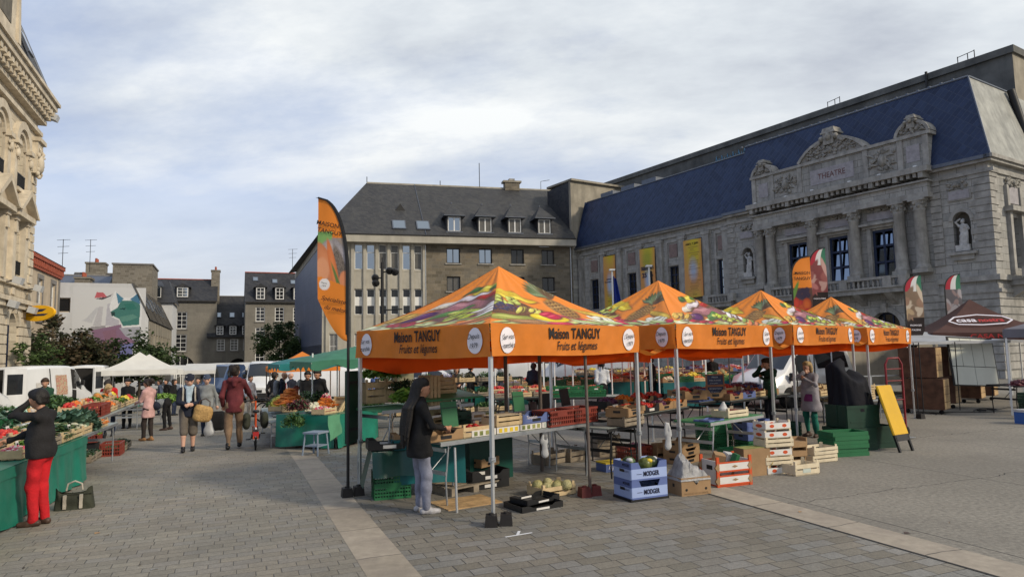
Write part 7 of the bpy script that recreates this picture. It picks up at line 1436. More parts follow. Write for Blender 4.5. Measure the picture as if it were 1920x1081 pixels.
def heap(kind, loc, rz, l, w_, h, label, cat=None, seed=0, lf=1.0, dens=1.0):
    M = MB(); r = random.Random(seed+int(l*100))
    if kind in HP:
        cols, rad = HP[kind]; ms = [pm(kind+str(i), c) for i, c in enumerate(cols)]; n = int(min(300, dens*1.4*l*w_/(rad*rad*2.4)+6)); rough = rad > .06
        M.add([(-l/2, -w_/2, 0), (l/2, -w_/2, 0), (l/2, w_/2, 0), (-l/2, w_/2, 0), (-l/4, -w_/4, h*.6), (l/4, -w_/4, h*.6), (l/4, w_/4, h*.6), (-l/4, w_/4, h*.6)], [(4, 5, 6, 7), (0, 1, 5, 4), (1, 2, 6, 5), (2, 3, 7, 6), (3, 0, 4, 7)], ms[0])
        for i in range(n):
            x, y = r.uniform(-1, 1), r.uniform(-1, 1); z = h*(1-.75*max(abs(x), abs(y))**2)*.8; k = rad*r.uniform(.8, 1.15)
            M.ball((x*(l/2-rad*.7), y*(w_/2-rad*.7), z+r.uniform(-.3, .5)*rad), (k, k, k*.88), r.choice(ms), 8 if rough else 7, 6 if rough else 5, r.uniform(0, 6), r.uniform(-.5, .5))
        nm = {'cauli': 'cauliflower', 'yellow': 'squash', 'berry': 'berries'}.get(kind, kind)+'_heap'
    elif kind == 'carrot':
        ms = [pm('carrot%d' % i, c) for i, c in enumerate(((.55, .15, .015), (.48, .11, .012), (.60, .20, .03)))]
        for i in range(int(130*dens)):
            x, y = r.uniform(-1, 1), r.uniform(-1, 1); z = h*(1-.85*max(abs(x), abs(y))); a = r.uniform(-.5, .5)+1.57; q = Vector((x*l/2, y*w_/2, z)); d = Vector((math.cos(a)*.09, math.sin(a)*.09, r.uniform(-.02, .02))); M.tube([q-d, q, q+d], [.006, .017, .02], r.choice(ms), 5)
        nm = 'carrot_heap'
    else:
        ms = [pm(kind+str(i), c, .6) for i, c in enumerate(LF[kind])]; n = int(dens*(260+900*l*w_)); s = {'cabbage': .13, 'lettuce': .06, 'leek': .10, 'flower': .03, 'dry': .035}.get(kind, .042)*lf
        for i in range(n):
            x, y = r.uniform(-1, 1), r.uniform(-1, 1); q = Vector((x*l/2, y*w_/2, h*(.25+.75*r.random())*(1-.45*max(abs(x), abs(y))**2))); a = r.uniform(0, 6.28); up_ = r.uniform(.1, 1.2) if kind not in ('leek', 'bean') else r.uniform(-.2, .2)
            d = Vector((math.cos(a), math.sin(a), up_)).normalized()*s*r.uniform(.7, 1.5); e = d.cross(Vector((0, 0, 1))).normalized()*s*r.uniform(.25, .5)*(2 if kind in ('cabbage', 'lettuce') else 1)*(.3 if kind == 'bean' else 1); b = Vector((0, 0, -.25*s))
            M.add([q-d, q+e+b*.2, q+d+b, q-e+b*.2], [(0, 1, 2), (0, 2, 3)], ms[min(len(ms)-1, int(r.random()**1.3*len(ms)))])
        nm = {'darkleaf': 'greens', 'dry': 'dried_flowers', 'beetleaf': 'beet_tops'}.get(kind, kind)+'_heap'
    return M.obj(nm, None, loc, rz, kind='stuff', label=label, category=cat or nm.split('_')[0])
def table(label, loc, rz, l, d_, z, top, legm=galv, apron=False, cross=True, name='folding_table'):
    """origin at the front left corner on the ground; x along the front"""
    t_ = thing(name, label, 'table', loc, rz); M = MB(); M.box(0, l, 0, d_, z-.03, z, top); M.obj('tabletop', t_); F = MB()
    F.box(.0, l, -.006, .012, z-.055, z-.005, legm); F.box(.0, l, d_-.012, d_+.006, z-.055, z-.005, legm); F.obj('frame', t_)
    for x in (.12, l-.12):
        for y in (.05, d_-.05): L = MB(); L.tube([(x+(.05 if x < l/2 else -.05), y, z-.05), (x, y, .35), (x+(.06 if x < l/2 else -.06)*.3, y, 0)], .014, legm, 6); L.obj('leg', t_)
        B2 = MB(); B2.bar((x, .05, .42), (x, d_-.05, .42), .02, .05, legm); B2.bar((x, .05, z-.12), (x, d_-.05, z-.12), .02, .05, legm)
        if cross: B2.tube([(x, d_/2, .42), (x+(.45 if x < l/2 else -.45), d_/2, z-.05)], .009, legm, 5)
        B2.obj('brace', t_)
    return t_
def drape(label, loc, rz, l, d_, z, mat, hang=(1, 1, 1, 1), bottom=.05, top=True, amp=.03, seed=0, lower=None):
    """cloth laid over a table and hanging down its sides: front, right, back, left"""
    M = MB(); r = random.Random(seed); ph = [r.uniform(0, 6) for _ in range(6)]
    if top: M.quad((-.01, -.01, z+.006), (l+.01, -.01, z+.006), (l+.01, d_, z+.006), (-.01, d_, z+.006), mat)
    c = [(0, 0), (l, 0), (l, d_), (0, d_)]
    for k in range(4):
        if not hang[k]: continue
        a, b = Vector((*c[k], 0)), Vector((*c[(k+1) % 4], 0)); L = (b-a).length; nrm = (b-a).cross(Vector((0, 0, 1))).normalized(); n = max(8, int(L*16))
        def f(u, v):
            s = u*L; hgt = (z-bottom)*(hang[k] if hang[k] != True else 1); o = .015+(1-v)*(amp*(math.sin(s*9+ph[0]+k)+.6*math.sin(s*17+ph[1])+.5*math.sin(s*4.3+ph[2]))*.8+amp*1.3)
            return tuple(a+(b-a)*u+nrm*o+Vector((0, 0, z+.006-(1-v)*hgt+(1-v)*.02*math.sin(s*5+ph[3]))))
        M.grid(f, n, 6, mat)
        def rim(u, v): p = Vector(f(u, .82+.18*v)); return tuple(p+nrm*(.018+.006*math.sin(u*L*7)))
        if lower: M.grid(rim, n, 2, lower)
    return M.obj('table_cloth', None, loc, rz, **tp(label, 'cloth'))
ORDN = ['first', 'second', 'third', 'fourth', 'fifth', 'sixth', 'seventh', 'eighth', 'ninth', 'tenth', 'eleventh', 'twelfth']
def row(where, loc, rz, z, kinds, pitch=.54, prod=(), hgt=.10, depth=.34, y=0.0, seed=0, lift=.06):
    """a row of crates with what lies in them, along local x"""
    M_ = Matrix.Translation(loc) @ RZ(rz)
    for i, k in enumerate(kinds):
        p = M_ @ Vector((pitch*(i+.5), y, z)); pr = prod[i % len(prod)] if prod else None
        desc = {'wood': 'pale wooden crate', 'whitewood': 'whitish wooden crate', 'oldwood': 'grey wooden crate', 'deep': 'deep wooden crate', 'green': 'green plastic crate', 'gfold': 'flat green crate', 'red': 'brick red crate', 'tray': 'cardboard tray', 'blacktray': 'black tray', 'navytray': 'blue cardboard tray', 'dgreen': 'dark green crate', 'printcrate': 'printed crate', 'card': 'brown cardboard tray'}[k]
        if k: crate(k, p, rz, '%s, %s from left %s' % (desc, ORDN[i], where))
        if pr and ('front' in where or 'tier' in where) and i % 2 == seed % 2:
            K = MB(); K.X = RX(R(-12)); K.box(-.05, .05, -.002, .002, 0, .09, card_w); K.box(-.035, .035, -.004, -.002, .035, .06, blk_i); K.obj('price_card', None, p+Matrix.Rotation(rz, 3, 'Z') @ Vector((.05, -.02, lift+hgt*.7)), rz+.2*math.sin(i*3), **tp('small white price card, %s crate from left %s' % (ORDN[i], where), 'card'))
        if pr: heap(pr, p+Vector((0, 0, lift)), rz, .46, .28, hgt, '%s, %s crate from left %s' % ({'cauli': 'cauliflowers', 'tomato': 'red tomatoes', 'apple': 'red apples', 'orange': 'oranges', 'melon': 'melons', 'potato': 'potatoes', 'radish': 'pink radishes', 'berry': 'dark berries', 'onion': 'onions', 'yellow': 'yellow squash', 'beet': 'beetroots', 'plum': 'dark plums', 'pumpkin': 'gourds', 'lettuce': 'green lettuces', 'herb': 'green herbs', 'leek': 'leeks', 'cabbage': 'blue cabbages', 'darkleaf': 'leafy greens', 'bean': 'green beans', 'dry': 'dried flowers', 'beetleaf': 'beet tops', 'flower': 'mauve flowers', 'carrot': 'carrots'}[pr], ORDN[i], where), seed=seed+i)
# ------------------------------------------------------------------ left stall: green sheet, tiers of vegetables
XL = Vector((-.318, .948, 0)); YL = Vector((-.948, -.318, 0)); RL_ = heading(XL); FC = G(163, 900)
N0 = Vector((FC.x, FC.y, 0))-XL*6.0
def lt(x, y, z=0.0): q = N0+XL*x+YL*y; return Vector((q.x, q.y, z))
table('long trestle table under the green sheet of the left stall', lt(0, .08), RL_, 6.0, 1.1, .70, tab_grey, name='trestle_table')
drape('green sheet hanging over the front of the left vegetable stall', lt(0, .04), RL_, 6.0, .9, .72, g_cloth, (1, 1, 0, 0), .03, amp=.035, seed=3, lower=g_cloth)
table('bare steel legged table at the far end of the left stall', lt(6.05, .05), RL_, 2.3, 1.1, .74, tab_grey, name='trestle_table')
row('along the front edge of the left stall', lt(3.2, .25), RL_, .735, ['wood', 'wood', 'oldwood', 'wood', 'wood', 'wood', 'wood', 'wood'], .57, ['radish', 'lettuce', 'darkleaf', 'leek', 'bean', 'cauli', 'cabbage', 'carrot'], .09, seed=4)
row('in the second tier of the left stall', lt(3.1, .70), RL_, .83, ['wood', 'oldwood', 'wood', 'wood', 'wood', 'wood', 'wood', 'wood'], .57, ['radish', 'tomato', 'tomato', 'bean', 'leek', 'leek', 'cabbage', 'cabbage'], .12, seed=14)
row('in the top tier of the left stall', lt(3.3, 1.15), RL_, .93, ['oldwood', 'wood', 'green', 'green', 'wood', 'wood', 'wood', 'wood'], .57, ['herb', 'herb', 'leek', 'cabbage', 'cabbage', 'potato', 'onion', 'darkleaf'], .17, seed=24)
heap('cabbage', lt(6.9, .45, .85), RL_, 1.1, .5, .22, 'broad blue green cabbage leaves spilling at the far end of the left stall', 'cabbages', 2, 1.15, .6)
heap('leek', lt(6.0, .45, .84), RL_, .8, .4, .12, 'bundle of dark leeks beside the cabbages', 'leeks', 3)
for i, (x, y, z, k, l, h, tx) in enumerate(((3.7, 1.75, .92, 'herb', .9, .34, 'bushy thyme plants behind the woman in red trousers'), (4.7, 1.8, .92, 'herb', .9, .34, 'tall herb plants with white labels in the left stall'), (5.8, 1.9, .9, 'flower', .7, .42, 'mauve and blue cut flowers in the left stall'), (6.7, 1.9, .9, 'herb', 1.1, .36, 'green potted herbs near the bearded man'), (7.9, 1.9, .85, 'herb', 1.1, .34, 'feathery green herbs by the open white van'))): heap(k, lt(x, y, z), RL_, l, .6, h, tx, 'plants', i+40, 1.5)
heap('yellow', lt(6.3, 1.55, 1.0), RL_, .35, .3, .12, 'yellow flower heads among the mauve flowers', 'flowers', 3)
table('plank shelf at the back of the left stall', lt(3.0, 1.4), RL_, 5.5, .9, .86, wood_o, name='trestle_table')
K = MB(); K.X = T(*lt(6.15, 1.0, 1.15)) @ RZ(RL_) @ RX(R(65)); K.box(-.2, .2, -.11, .11, 0, .006, pmat('mint_card', (.42, .66, .52), .6, .05)); K.text('2,50', T(0, 0, .009), .13, black_p, bold=.01, width=.26); K.obj('price_card', None, **tp('mint green price card standing in green plastic crate', 'card'))
for i, (x, y, s, nm) in enumerate(((5.05, .62, .16, 'white plastic bag lying on the left stall near the red trousers'), (5.75, 1.0, .16, 'crumpled white bag by the mint price card'))): sdf_obj('carrier_bag', [((0, 0, 0), (.16, 0, .03), s*.5, s*.4, 1, 0), ((.1, .06, .02), (.2, .1, .05), s*.35, s*.25, 1, 0)], [bagw], .02, None, .03, .012, i, **tp(nm, 'bag')).location = lt(x, y, .93)
bg = G(140, 953)
K = MB(); K.grid(lambda u, v: ((.235-.03*v+.02*math.sin(u*19)*v)*math.copysign(abs(math.cos(u*6.2832))**.45, math.cos(u*6.2832))-.02*v, (.10-.05*v+.012*math.sin(v*7+u*13))*math.copysign(abs(math.sin(u*6.2832))**.5, math.sin(u*6.2832)), v*(.25+.04*math.cos(u*12.566))), 48, 10, c_bag); K.grid(lambda u, v: ((u-.5)*.42, (v-.5)*.12, .2), 4, 2, c_bag); b_ = K.obj('shopping_bag', None, None, None, **tp('olive canvas tote bag standing on the paving by the red trousers', 'bag')); b_.location = bg; b_.rotation_euler = (0, 0, .35)
K = MB()
for x in (-.1, .09): K.box(x-.018, x+.018, -.106, -.07, .02, .2, c_stripe); 
K.tube([(-.1, -.02, .25), (-.08, -.02, .34), (.0, -.02, .37), (.08, -.02, .33), (.09, -.02, .25)], .012, c_stripe, 6); K.obj('handle', b_)
# fruit stall of the pink coat
FX = Vector((-.36, .933, 0)); FR = heading(FX); F0 = OG(-9.35, 15.6)
def ftl(x, y, z=0.0): q = F0+FX*x+Vector((-FX.y, FX.x, 0))*y; return OG(q.x, q.y, z)
table('fruit table beside the woman in the dusty pink coat', ftl(0, 0), FR, 5.5, 1.3, .78, tab_grey, name='trestle_table')
row('on the fruit table by the pink coat', ftl(0, .25), FR, .79, ['red', 'red', 'wood', 'wood', 'oldwood', 'wood', 'wood', 'wood', 'wood', 'wood'], .57, ['apple', 'tomato', 'apple', 'orange', 'potato', 'lettuce', 'herb', 'yellow', 'tomato', 'herb'], .14, seed=70, lift=.1)
row('at back of the pink coat fruit table', ftl(0, .75), FR, .9, ['wood']*9, .6, ['tomato', 'orange', 'onion', 'apple', 'lettuce', 'pumpkin', 'herb', 'orange', 'yellow'], .16, seed=80)
crate('red', ftl(-.3, .2, .28), FR, 'low brick red crate of salad in front of the fruit table', sc=(1.1, 1, .6)); heap('lettuce', ftl(-.3, .2, .42), FR, .55, .36, .2, 'bright green salad leaves in low red crate by the pink coat', 'salad', 5)
P_ = MB(); P_.box(-.25, .25, -.15, .15, 0, .28, plas_b); P_.obj('crate_stand', None, ftl(-.3, .2), FR, **tp('black stand under the low red salad crate', 'stand'))
row('on the ground before the fruit table', OG(-8.6, 14.6), FR, .0, ['red', 'oldwood', 'oldwood'], .6, ['herb', 'herb', 'darkleaf'], .16, seed=90)
row('on the ground by the left stall', OG(-8.5, 13.5), FR, .0, ['oldwood', 'oldwood'], .6, ['herb', 'darkleaf'], .12, seed=93)
heap('herb', ftl(2.2, 1.5, .85), FR, 2.6, .7, .45, 'tall leafy plants under the white tent', 'plants', 8, 1.8)
heap('lettuce', OG(-12.6, 24.5, .85), FR, 2.2, .8, .3, 'mixed salads on the stall under the white tent', 'salad', 9, 1.4); table('distant vegetable table under the white tent', OG(-12.3, 23.2), FR, 3.4, 1.1, .8, g_cloth, name='trestle_table')
heap('pumpkin', OG(-12.0, 25.6, .85), FR, 1.4, .7, .25, 'gourds and squash on the distant vegetable table', 'gourds', 10)
# what the walkers carry and push
K = MB(); wk = Vector((cm.x+.30, cm.y-.06, 0)); b_ = sdf_obj('basket', bagp(.10, .36, .09, .8), [pmat('woven_straw', (.42, .26, .10), .8, .25, 26, .6, 60)], .016, None, .04, .004, 1, **tp('straw shopping basket hanging at the arm of the capped man in shorts', 'basket')); b_.location = wk+Vector((0, 0, .58)); b_.rotation_euler = (0, .18, .4)
K.tube([(-.12, 0, .3), (-.1, 0, .46), (0, 0, .52), (.1, 0, .46), (.12, 0, .3)], .012, s_brown, 6); K.obj('handle', b_)
tq = G(407, 811); tl_ = thing('shopping_trolley', 'black wheeled shopping trolley behind the capped men', 'trolley', tq, .3); sdf_obj('bag', bagp(.11, .58, .10, .8, z=.06), [c_jet], .018, tl_, .05, .004)
K = MB(); K.tube([(-.13, .1, .1), (-.13, .1, .75), (-.1, .1, .98), (.1, .1, .98), (.13, .1, .75), (.13, .1, .1)], .011, galv, 6); K.obj('handle', tl_)
for s in (-1, 1): W = MB(); W.X = T(s*.2, .08, .07) @ RY(R(90)); W.lathe([(.02, -.02), (.07, -.02), (.07, .02), (.02, .02)], tyre, n=14); W.obj('wheel', tl_)
q_ = G(383, 800); sdf_obj('carrier_bag', [((0, 0, .12), (0, 0, .3), .12, .07, .6, 0)], [bagw], .02, None, .03, .01, 4, **tp('white plastic bag hanging beside the taupe shorts', 'bag')).location = OG(-6.85, 15.4, .28)
# orange folding bicycle
bk_ = G(479, 843); fo = pmat('orange_bicycle_frame', (.62, .085, .02), .3, .05, spec=.5, coat=.5); bc = thing('bicycle', 'small orange folding bicycle with green panniers pushed by the man in maroon', 'bicycle', bk_, heading(A_)-.02)
def wheel(M, x, r): 
    M.tube([(x+r*math.cos(i*.2618), 0, r+r*math.sin(i*.2618)) for i in range(25)], .022, tyre, 6, cap=False); M.tube([(x+(r-.028)*math.cos(i*.2618), 0, r+(r-.028)*math.sin(i*.2618)) for i in range(25)], .009, galv, 5, cap=False)
    for i in range(12): M.tube([(x, 0, r), (x+(r-.03)*math.cos(i*.52), 0, r+(r-.03)*math.sin(i*.52))], .0025, galv, 3)
    M.tube([(x, -.05, r), (x, .05, r)], .022, galv, 8)
for x in (0, .98): W = MB(); wheel(W, x, .215); W.obj('wheel', bc)
F = MB(); F.tube([(0, 0, .22), (.28, 0, .36), (.82, 0, .46)], .028, fo, 8); F.tube([(.22, 0, .30), (.16, 0, .62), (.13, 0, .80)], .02, fo, 8); F.tube([(.82, 0, .40), (.80, 0, .62), (.74, 0, 1.02)], .021, fo, 8); F.tube([(.82, .05, .44), (.98, .05, .22)], .014, fo, 6); F.tube([(.82, -.05, .44), (.98, -.05, .22)], .014, fo, 6); F.tube([(.22, .04, .34), (0, .05, .22)], .012, fo, 6); F.tube([(.22, -.04, .34), (0, -.05, .22)], .012, fo, 6); F.obj('frame', bc)
F = MB(); F.tube([(.70, -.30, 1.02), (.74, -.1, 1.03), (.74, .1, 1.03), (.70, .30, 1.02)], .014, iron, 6)
for s in (-1, 1): F.tube([(.70, s*.20, 1.025), (.69, s*.31, 1.02)], .02, iron, 7); F.tube([(.74, s*.2, 1.0), (.80, s*.28, .96)], .008, iron, 5)
F.obj('handlebar', bc); F = MB(); F.ball((.08, 0, .83), (.14, .075, .035), iron, 10, 6); F.obj('saddle', bc)
F = MB(); F.tube([(.26, -.09, .27), (.26, .09, .27)], .05, iron, 10); F.tube([(.26, .09, .27), (.36, .10, .20)], .012, galv, 5); F.tube([(.26, -.09, .27), (.16, -.10, .34)], .012, galv, 5)
for s in (-1, 1): F.box(.31 if s > 0 else .11, .41 if s > 0 else .21, s*.10, s*.20, .19 if s > 0 else .33, .21 if s > 0 else .35, iron)
F.obj('crank', bc)
F = MB(); F.tube([(.215*1.25*math.cos(a/10)*1.0, 0, .215+.215*1.2*math.sin(a/10)) for a in range(4, 30, 2)], .02, white_l, 5); F.box(-.30, -.27, -.06, .06, .33, .42, lampr); F.box(-.3, .15, -.06, .06, .44, .46, iron); F.obj('mudguard', bc)
for s in (-1, 1): sdf_obj('pannier', bagp(.12, .36, .09, .8, .67, s*.19, .40), [c_bag], .018, bc, .05, .003)
for i, (px, Y, a) in enumerate(((503, 24.5, 1.2), (494, 25.5, 1.0))):
    o = thing('bicycle', ['dark bicycle parked behind the post of the teal parasol', 'second dark bicycle parked close behind the first'][i], 'bicycle', vloc(px, Y), a)
    for x in (0, 1.05): W = MB(); wheel(W, x, .34); W.obj('wheel', o)
    F = MB(); F.tube([(0, 0, .34), (.42, 0, .3), (.85, 0, .78), (1.05, 0, .34)], .02, iron, 6); F.tube([(.42, 0, .3), (.3, 0, .9)], .018, iron, 6); F.tube([(.34, 0, .75), (.85, 0, .8)], .018, iron, 6); F.tube([(.85, 0, .8), (.8, 0, 1.05), (.75, -.25, 1.05)], .015, iron, 6); F.tube([(.8, 0, 1.05), (.75, .25, 1.05)], .015, iron, 6); F.obj('frame', o); F = MB(); F.ball((.28, 0, .93), (.13, .07, .04), iron, 8, 6); F.obj('saddle', o)
# ------------------------------------------------------------------ middle stall under the green parasol
q0 = G(628, 842); q1 = G(707, 824); qx = (q1-q0).normalized(); MR = heading(qx)
ml = Vector((q0.x, q0.y, gz(q0.x, q0.y))); MLn = (q1-q0).length
def mt(x, y, z=0.0): q = ml+Vector((qx.x, qx.y, 0))*x+Vector((-qx.y, qx.x, 0))*y; return OG(q.x, q.y, z)
table('trestle table under the green sheet of the middle stall', mt(.04, .04), MR, MLn-.08, 1.6, .70, tab_grey, name='trestle_table')
drape('glossy green sheet draped over the near end of the middle vegetable stall', mt(0, 0), MR, MLn, 1.5, .72, g_cloth, (1, 1, 0, 1), .04, amp=.03, seed=8)
K = MB(); K.grid(lambda u, v: (-.35+.45*u+.02*math.sin(v*7), -.05-.06*(1-v), .74-.52*(1-v)+.12*u*(1-v)), 8, 8, pmat('pale_green_sheet', (.09, .26, .15), .4, .12, 3)); K.obj('table_cloth', None, mt(0, 0), MR, **tp('pale green sheet flap at left corner of the middle stall', 'cloth'))
fe = mt(-.05, 1.65)+A_*4.6; table('long table of the middle stall running back under the parasols', OG(fe.x, fe.y), heading(-A_), 4.6, 1.3, .72, tab_grey, name='trestle_table')
def ms_(x, y, z): q = mt(0, 1.5)+B_*(x+.45)+A_*(y-1.2) if y > 1 else mt(x, y); return OG(q.x, q.y, z)
for i, (x, y, k, l, h, tx, z) in enumerate(((.2, .45, 'radish', .4, .1, 'crate of radishes at the front of the middle stall', .80), (.15, 1.0, 'beetleaf', .6, .28, 'dark red beet leaves below the carrots', .8), (-.1, 2.2, 'carrot', .75, .46, 'tall mound of orange carrots', .86), (.55, 1.9, 'darkleaf', .6, .4, 'dark green leafy bunches right of the carrots', .84), (-.42, .75, 'herb', .6, .34, 'leafy green bunches over the grey stool', .48), (.45, .85, 'cauli', .4, .14, 'white turnips beside the green panel', .8), (1.0, .9, 'radish', .35, .5, 'tall stack of pink onions right of the green panel', .74), (-.3, 3.0, 'yellow', .4, .25, 'yellow squash beside the rust red jacket', .82), (-.3, 3.7, 'lettuce', .7, .2, 'lettuces before the rust red jacket', .78), (-.1, 4.4, 'lettuce', .7, .3, 'pale green salads under the teal parasol', .8), (.5, 3.0, 'potato', .7, .2, 'brown potatoes under the teal parasol', .82), (.5, 3.7, 'herb', .8, .35, 'bunched herbs behind the carrots', .84), (.4, 4.6, 'onion', .8, .25, 'onions farther along the middle stall', .8), (1.6, 1.6, 'herb', .9, .2, 'flat tray of herbs behind the onion stack', .75))):
    heap(k, ms_(x, y, z), MR+.1*i, l, .38, h, tx, None, i+7, 1.25)
for i, (x, y, z, rz, tl2) in enumerate(((.22, .42, .735, .05, 'under the radishes of the middle stall'), (1.28, .55, .735, .1, 'lower at the right end of the middle stall'), (1.28, .57, .875, .08, 'upper at the right end of the middle stall'), (-.02, 2.2, .735, .2, 'below the carrot mound'), (-.3, 3.0, .735, .3, 'near the yellow squash'), (.5, 3.0, .735, .1, 'under the brown potatoes'))): crate('wood', ms_(x, y, z) if y > 1 else mt(x, y, z), MR+rz, 'pale wooden crate '+tl2)
o = crate('wood', mt(.9, .5, .80), MR, 'pale wooden crate propped on edge with red peppers'); o.rotation_euler = (0, -.75, MR); heap('carrot', mt(.75, .75, .82), MR, .5, .35, .25, 'long red peppers spilling from the propped crate', 'peppers', 77)
K = MB(); K.box(-.19, .19, -.02, .02, .0, 1.05, plas_gd, .0, .0); K.box(-.2, .2, -.035, -.02, .18, .22, plas_b); K.box(-.2, .2, -.035, -.02, .86, .90, plas_b); K.obj('folded_panel', None, OG(*V(662, 640, 10.15).xy, .70), MR, **tp('tall dark green panel strapped upright behind the left tent leg', 'panel'))
st_ = thing('stool', 'pale grey plastic stool under the leafy greens', 'stool', G(592, 852), MR); K = MB(); K.cbox((0, 0, .45), (.38, .36, .035), pmat('pale_grey_plastic', (.22, .27, .34), .5, .06)); K.obj('seat', st_)
for x in (-.17, .17):
    for y in (-.16, .16): K = MB(); K.tube([(x*.9, y*.9, .44), (x*1.12, y*1.12, 0)], .018, pmat('pale_grey_plastic', OR), 6); K.obj('leg', st_)
K = MB(); K.box(-.17, .17, -.17, .17, .18, .2, pmat('pale_grey_plastic', OR)); K.obj('shelf', st_)
tr2 = thing('shopping_trolley', 'dark red wheeled trolley beside the stooping woman', 'trolley', G(562, 802), .2); sdf_obj('bag', bagp(.10, .62, .11, .8, z=.08), [c_maroon], .02, tr2, .05, .004); K = MB(); K.tube([(-.12, .1, .1), (-.12, .12, .9), (.12, .12, .9), (.12, .1, .1)], .012, galv, 6); K.obj('handle', tr2)
for s in (-1, 1): W = MB(); W.X = T(s*.18, .06, .09) @ RY(R(90)); W.lathe([(.02, -.02), (.09, -.02), (.09, .02), (.02, .02)], tyre, n=14); W.obj('wheel', tr2)
# ------------------------------------------------------------------ flower and herb shelves between the stalls, seen under the nearest tent
sh0 = vloc(690, 19.5)
for j, (z, n) in enumerate(((.35, 7), (.78, 7), (1.22, 7))): row('on %s plant rack shelf' % ('lowest', 'middle', 'highest')[j], sh0+B_*.1+Vector((0, .3*j, 0)), HX, z, ['oldwood', 'wood', 'oldwood', 'tray', 'wood', 'oldwood', 'wood'][:n], .62, ['herb', 'dry', 'herb', 'flower', 'dry', 'herb', 'darkleaf'], .24, seed=100+10*j)
rk = thing('plant_rack', 'thin iron rack of plant trays between the stalls', 'rack', sh0, HX); K = MB()
for x in (0, 1.5, 3.0, 4.4):
    for y in (-.2, .5, .95): K.tube([(x, y, 0), (x, y, 1.2)], .012, iron, 5)
K.obj('upright', rk); K = MB()
for z, y in ((.34, 0), (.77, .3), (1.21, .6)): K.box(0, 4.4, y-.18, y+.2, z-.02, z, iron)
K.obj('shelf', rk)
K = MB(); K.prism([(-.3, -.45), (.25, -.5), (.34, .45), (-.2, .5)], 0, .02, pmat('cream_poster', (.36, .33, .22), .8, .1)); ring(K, .0, -.2, .16, .19, -.006, 0, pmat('olive_print', (.2, .24, .07), .7), 170, 10); ring(K, .0, -.2, .22, .25, -.006, 0, pmat('rust_print', (.36, .12, .05), .7), 170, 10); K.obj('hanging_poster', None, vloc(755, 17.5)+Vector((0, 0, 1.72)), .15, **tp('cream poster with rainbow arcs hanging under the nearest tent', 'poster'))
# ------------------------------------------------------------------ nearest tent: trestle with crates
a0 = G(826, 829, .84); a1 = G(1112, 790, .84); AX = (a1-a0); AL = AX.length; AX.normalize(); AR = heading(AX); AY = Vector((-AX.y, AX.x, 0))
def at(x, y, z=0.0): q = a0+AX*x+AY*y; return Vector((q.x, q.y, z))
ta = table('grey trestle table under nearest orange tent, covered in crates', at(.0, 0), AR, AL, .75, .84, tab_grey)
L = MB(); p = G(857, 961); L.tube([(p.x, p.y, 0), (p.x-.02, p.y+.02, .80)], .016, alum, 8); L.obj('table_prop', None, **tp('straight aluminium prop at the left front corner of grey trestle', 'prop'))
tt = T(0, 0, 0)
def on(px, py, z=.845, dx=0.0): return G(px, py, z)
crate('tray', at(.12, .22, .845), AR, 'brown printed cardboard tray at the left end of the grey trestle', sc=(1.0, 1.0, 1.0)); crate('wood', at(.68, .2, .845), AR, 'open pale crate of red peppers beside the brown tray', sc=(1.05, 1, 1.1)); heap('tomato', at(.74, .24, .90), AR, .34, .2, .07, 'shiny red peppers in the open pale crate', 'peppers', 3)
for i in range(4):
    K = MB(); K.box(-.22, .22, -.14, .14, 0, .085, card_w); 
    for x in (-.15, -.05, .06, .16): K.box(x-.03, x+.03, -.143, -.14, .012, .07, [pr_bn, yel2, pr_bn, lime][i])
    K.obj('small_carton', None, at(.78+.46*i, .17, .846), AR, **tp('white carton with green and yellow print, %s from left on the grey trestle' % ORDN[i], 'carton'))
crate('wood', at(1.26, .18, .935), AR, 'pale wooden crate turned over on the white cartons', sc=(1, 1, 1.05)); K = MB(); K.box(-.25, .25, -.16, .16, 0, .006, wood_w); K.obj('flat_board', None, at(1.26, .18, 1.085), AR, **tp('thin pale board lying on the overturned crate', 'board'))
crate('navytray', at(1.80, .2, .935), AR, 'grey blue cardboard tray with white lettering between crate and red boxes'); K = MB(); K.text('Tentation', RX(R(90)), .07, white_p, shear=.2, width=.22); K.obj('printed_lettering', PROTO['navytray'], None); 
K_ = bpy.data.objects['printed_lettering']; K_.location = (-.1, -.195, .09)
for i in range(2): crate('red', at(2.33+.565*i, .16, .845), AR, ['brick red plastic crate, left one of two on the trestle end', 'brick red plastic crate, right one of two on the trestle end'][i], sc=(1, 1, .88))
# second small table with grey crate and flat boxes
b0 = G(1118, 880); tb = table('small dark legged table right of the red crates', OG(1.42, 10.55), AR+.02, .95, .6, .78, tab_grey, iron); 
crate('oldwood', OG(1.78, 11.0, .785), AR+.1, 'grey wooden crate on the small dark legged table', sc=(1.2, 1.0, 1.0)); crate('tray', OG(1.74, 11.0, .93), AR+.3, 'flattened cardboard tray on the grey wooden crate'); crate('tray', OG(1.80, 11.02, 1.0), AR-.1, 'upper flattened cardboard tray on the grey wooden crate', sc=(.9, .9, .6))
for i, p in enumerate((at(2.02, .06, .42), Vector((2.42, 10.9, .42)))): o = sdf_obj('carrier_bag', [((0, 0, .04), (0, 0, .2), .075, .055, .5, 0), ((-.04, 0, .2), (-.015, 0, .38), .035, .012, .6, 0), ((.04, 0, .2), (.015, 0, .38), .03, .012, .6, 0)], [bagw], .014, None, .03, .006, i, **tp(['white carrier bag hanging under the trestle edge', 'white and green carrier bag hanging from the small table'][i], 'bag')); o.location = p
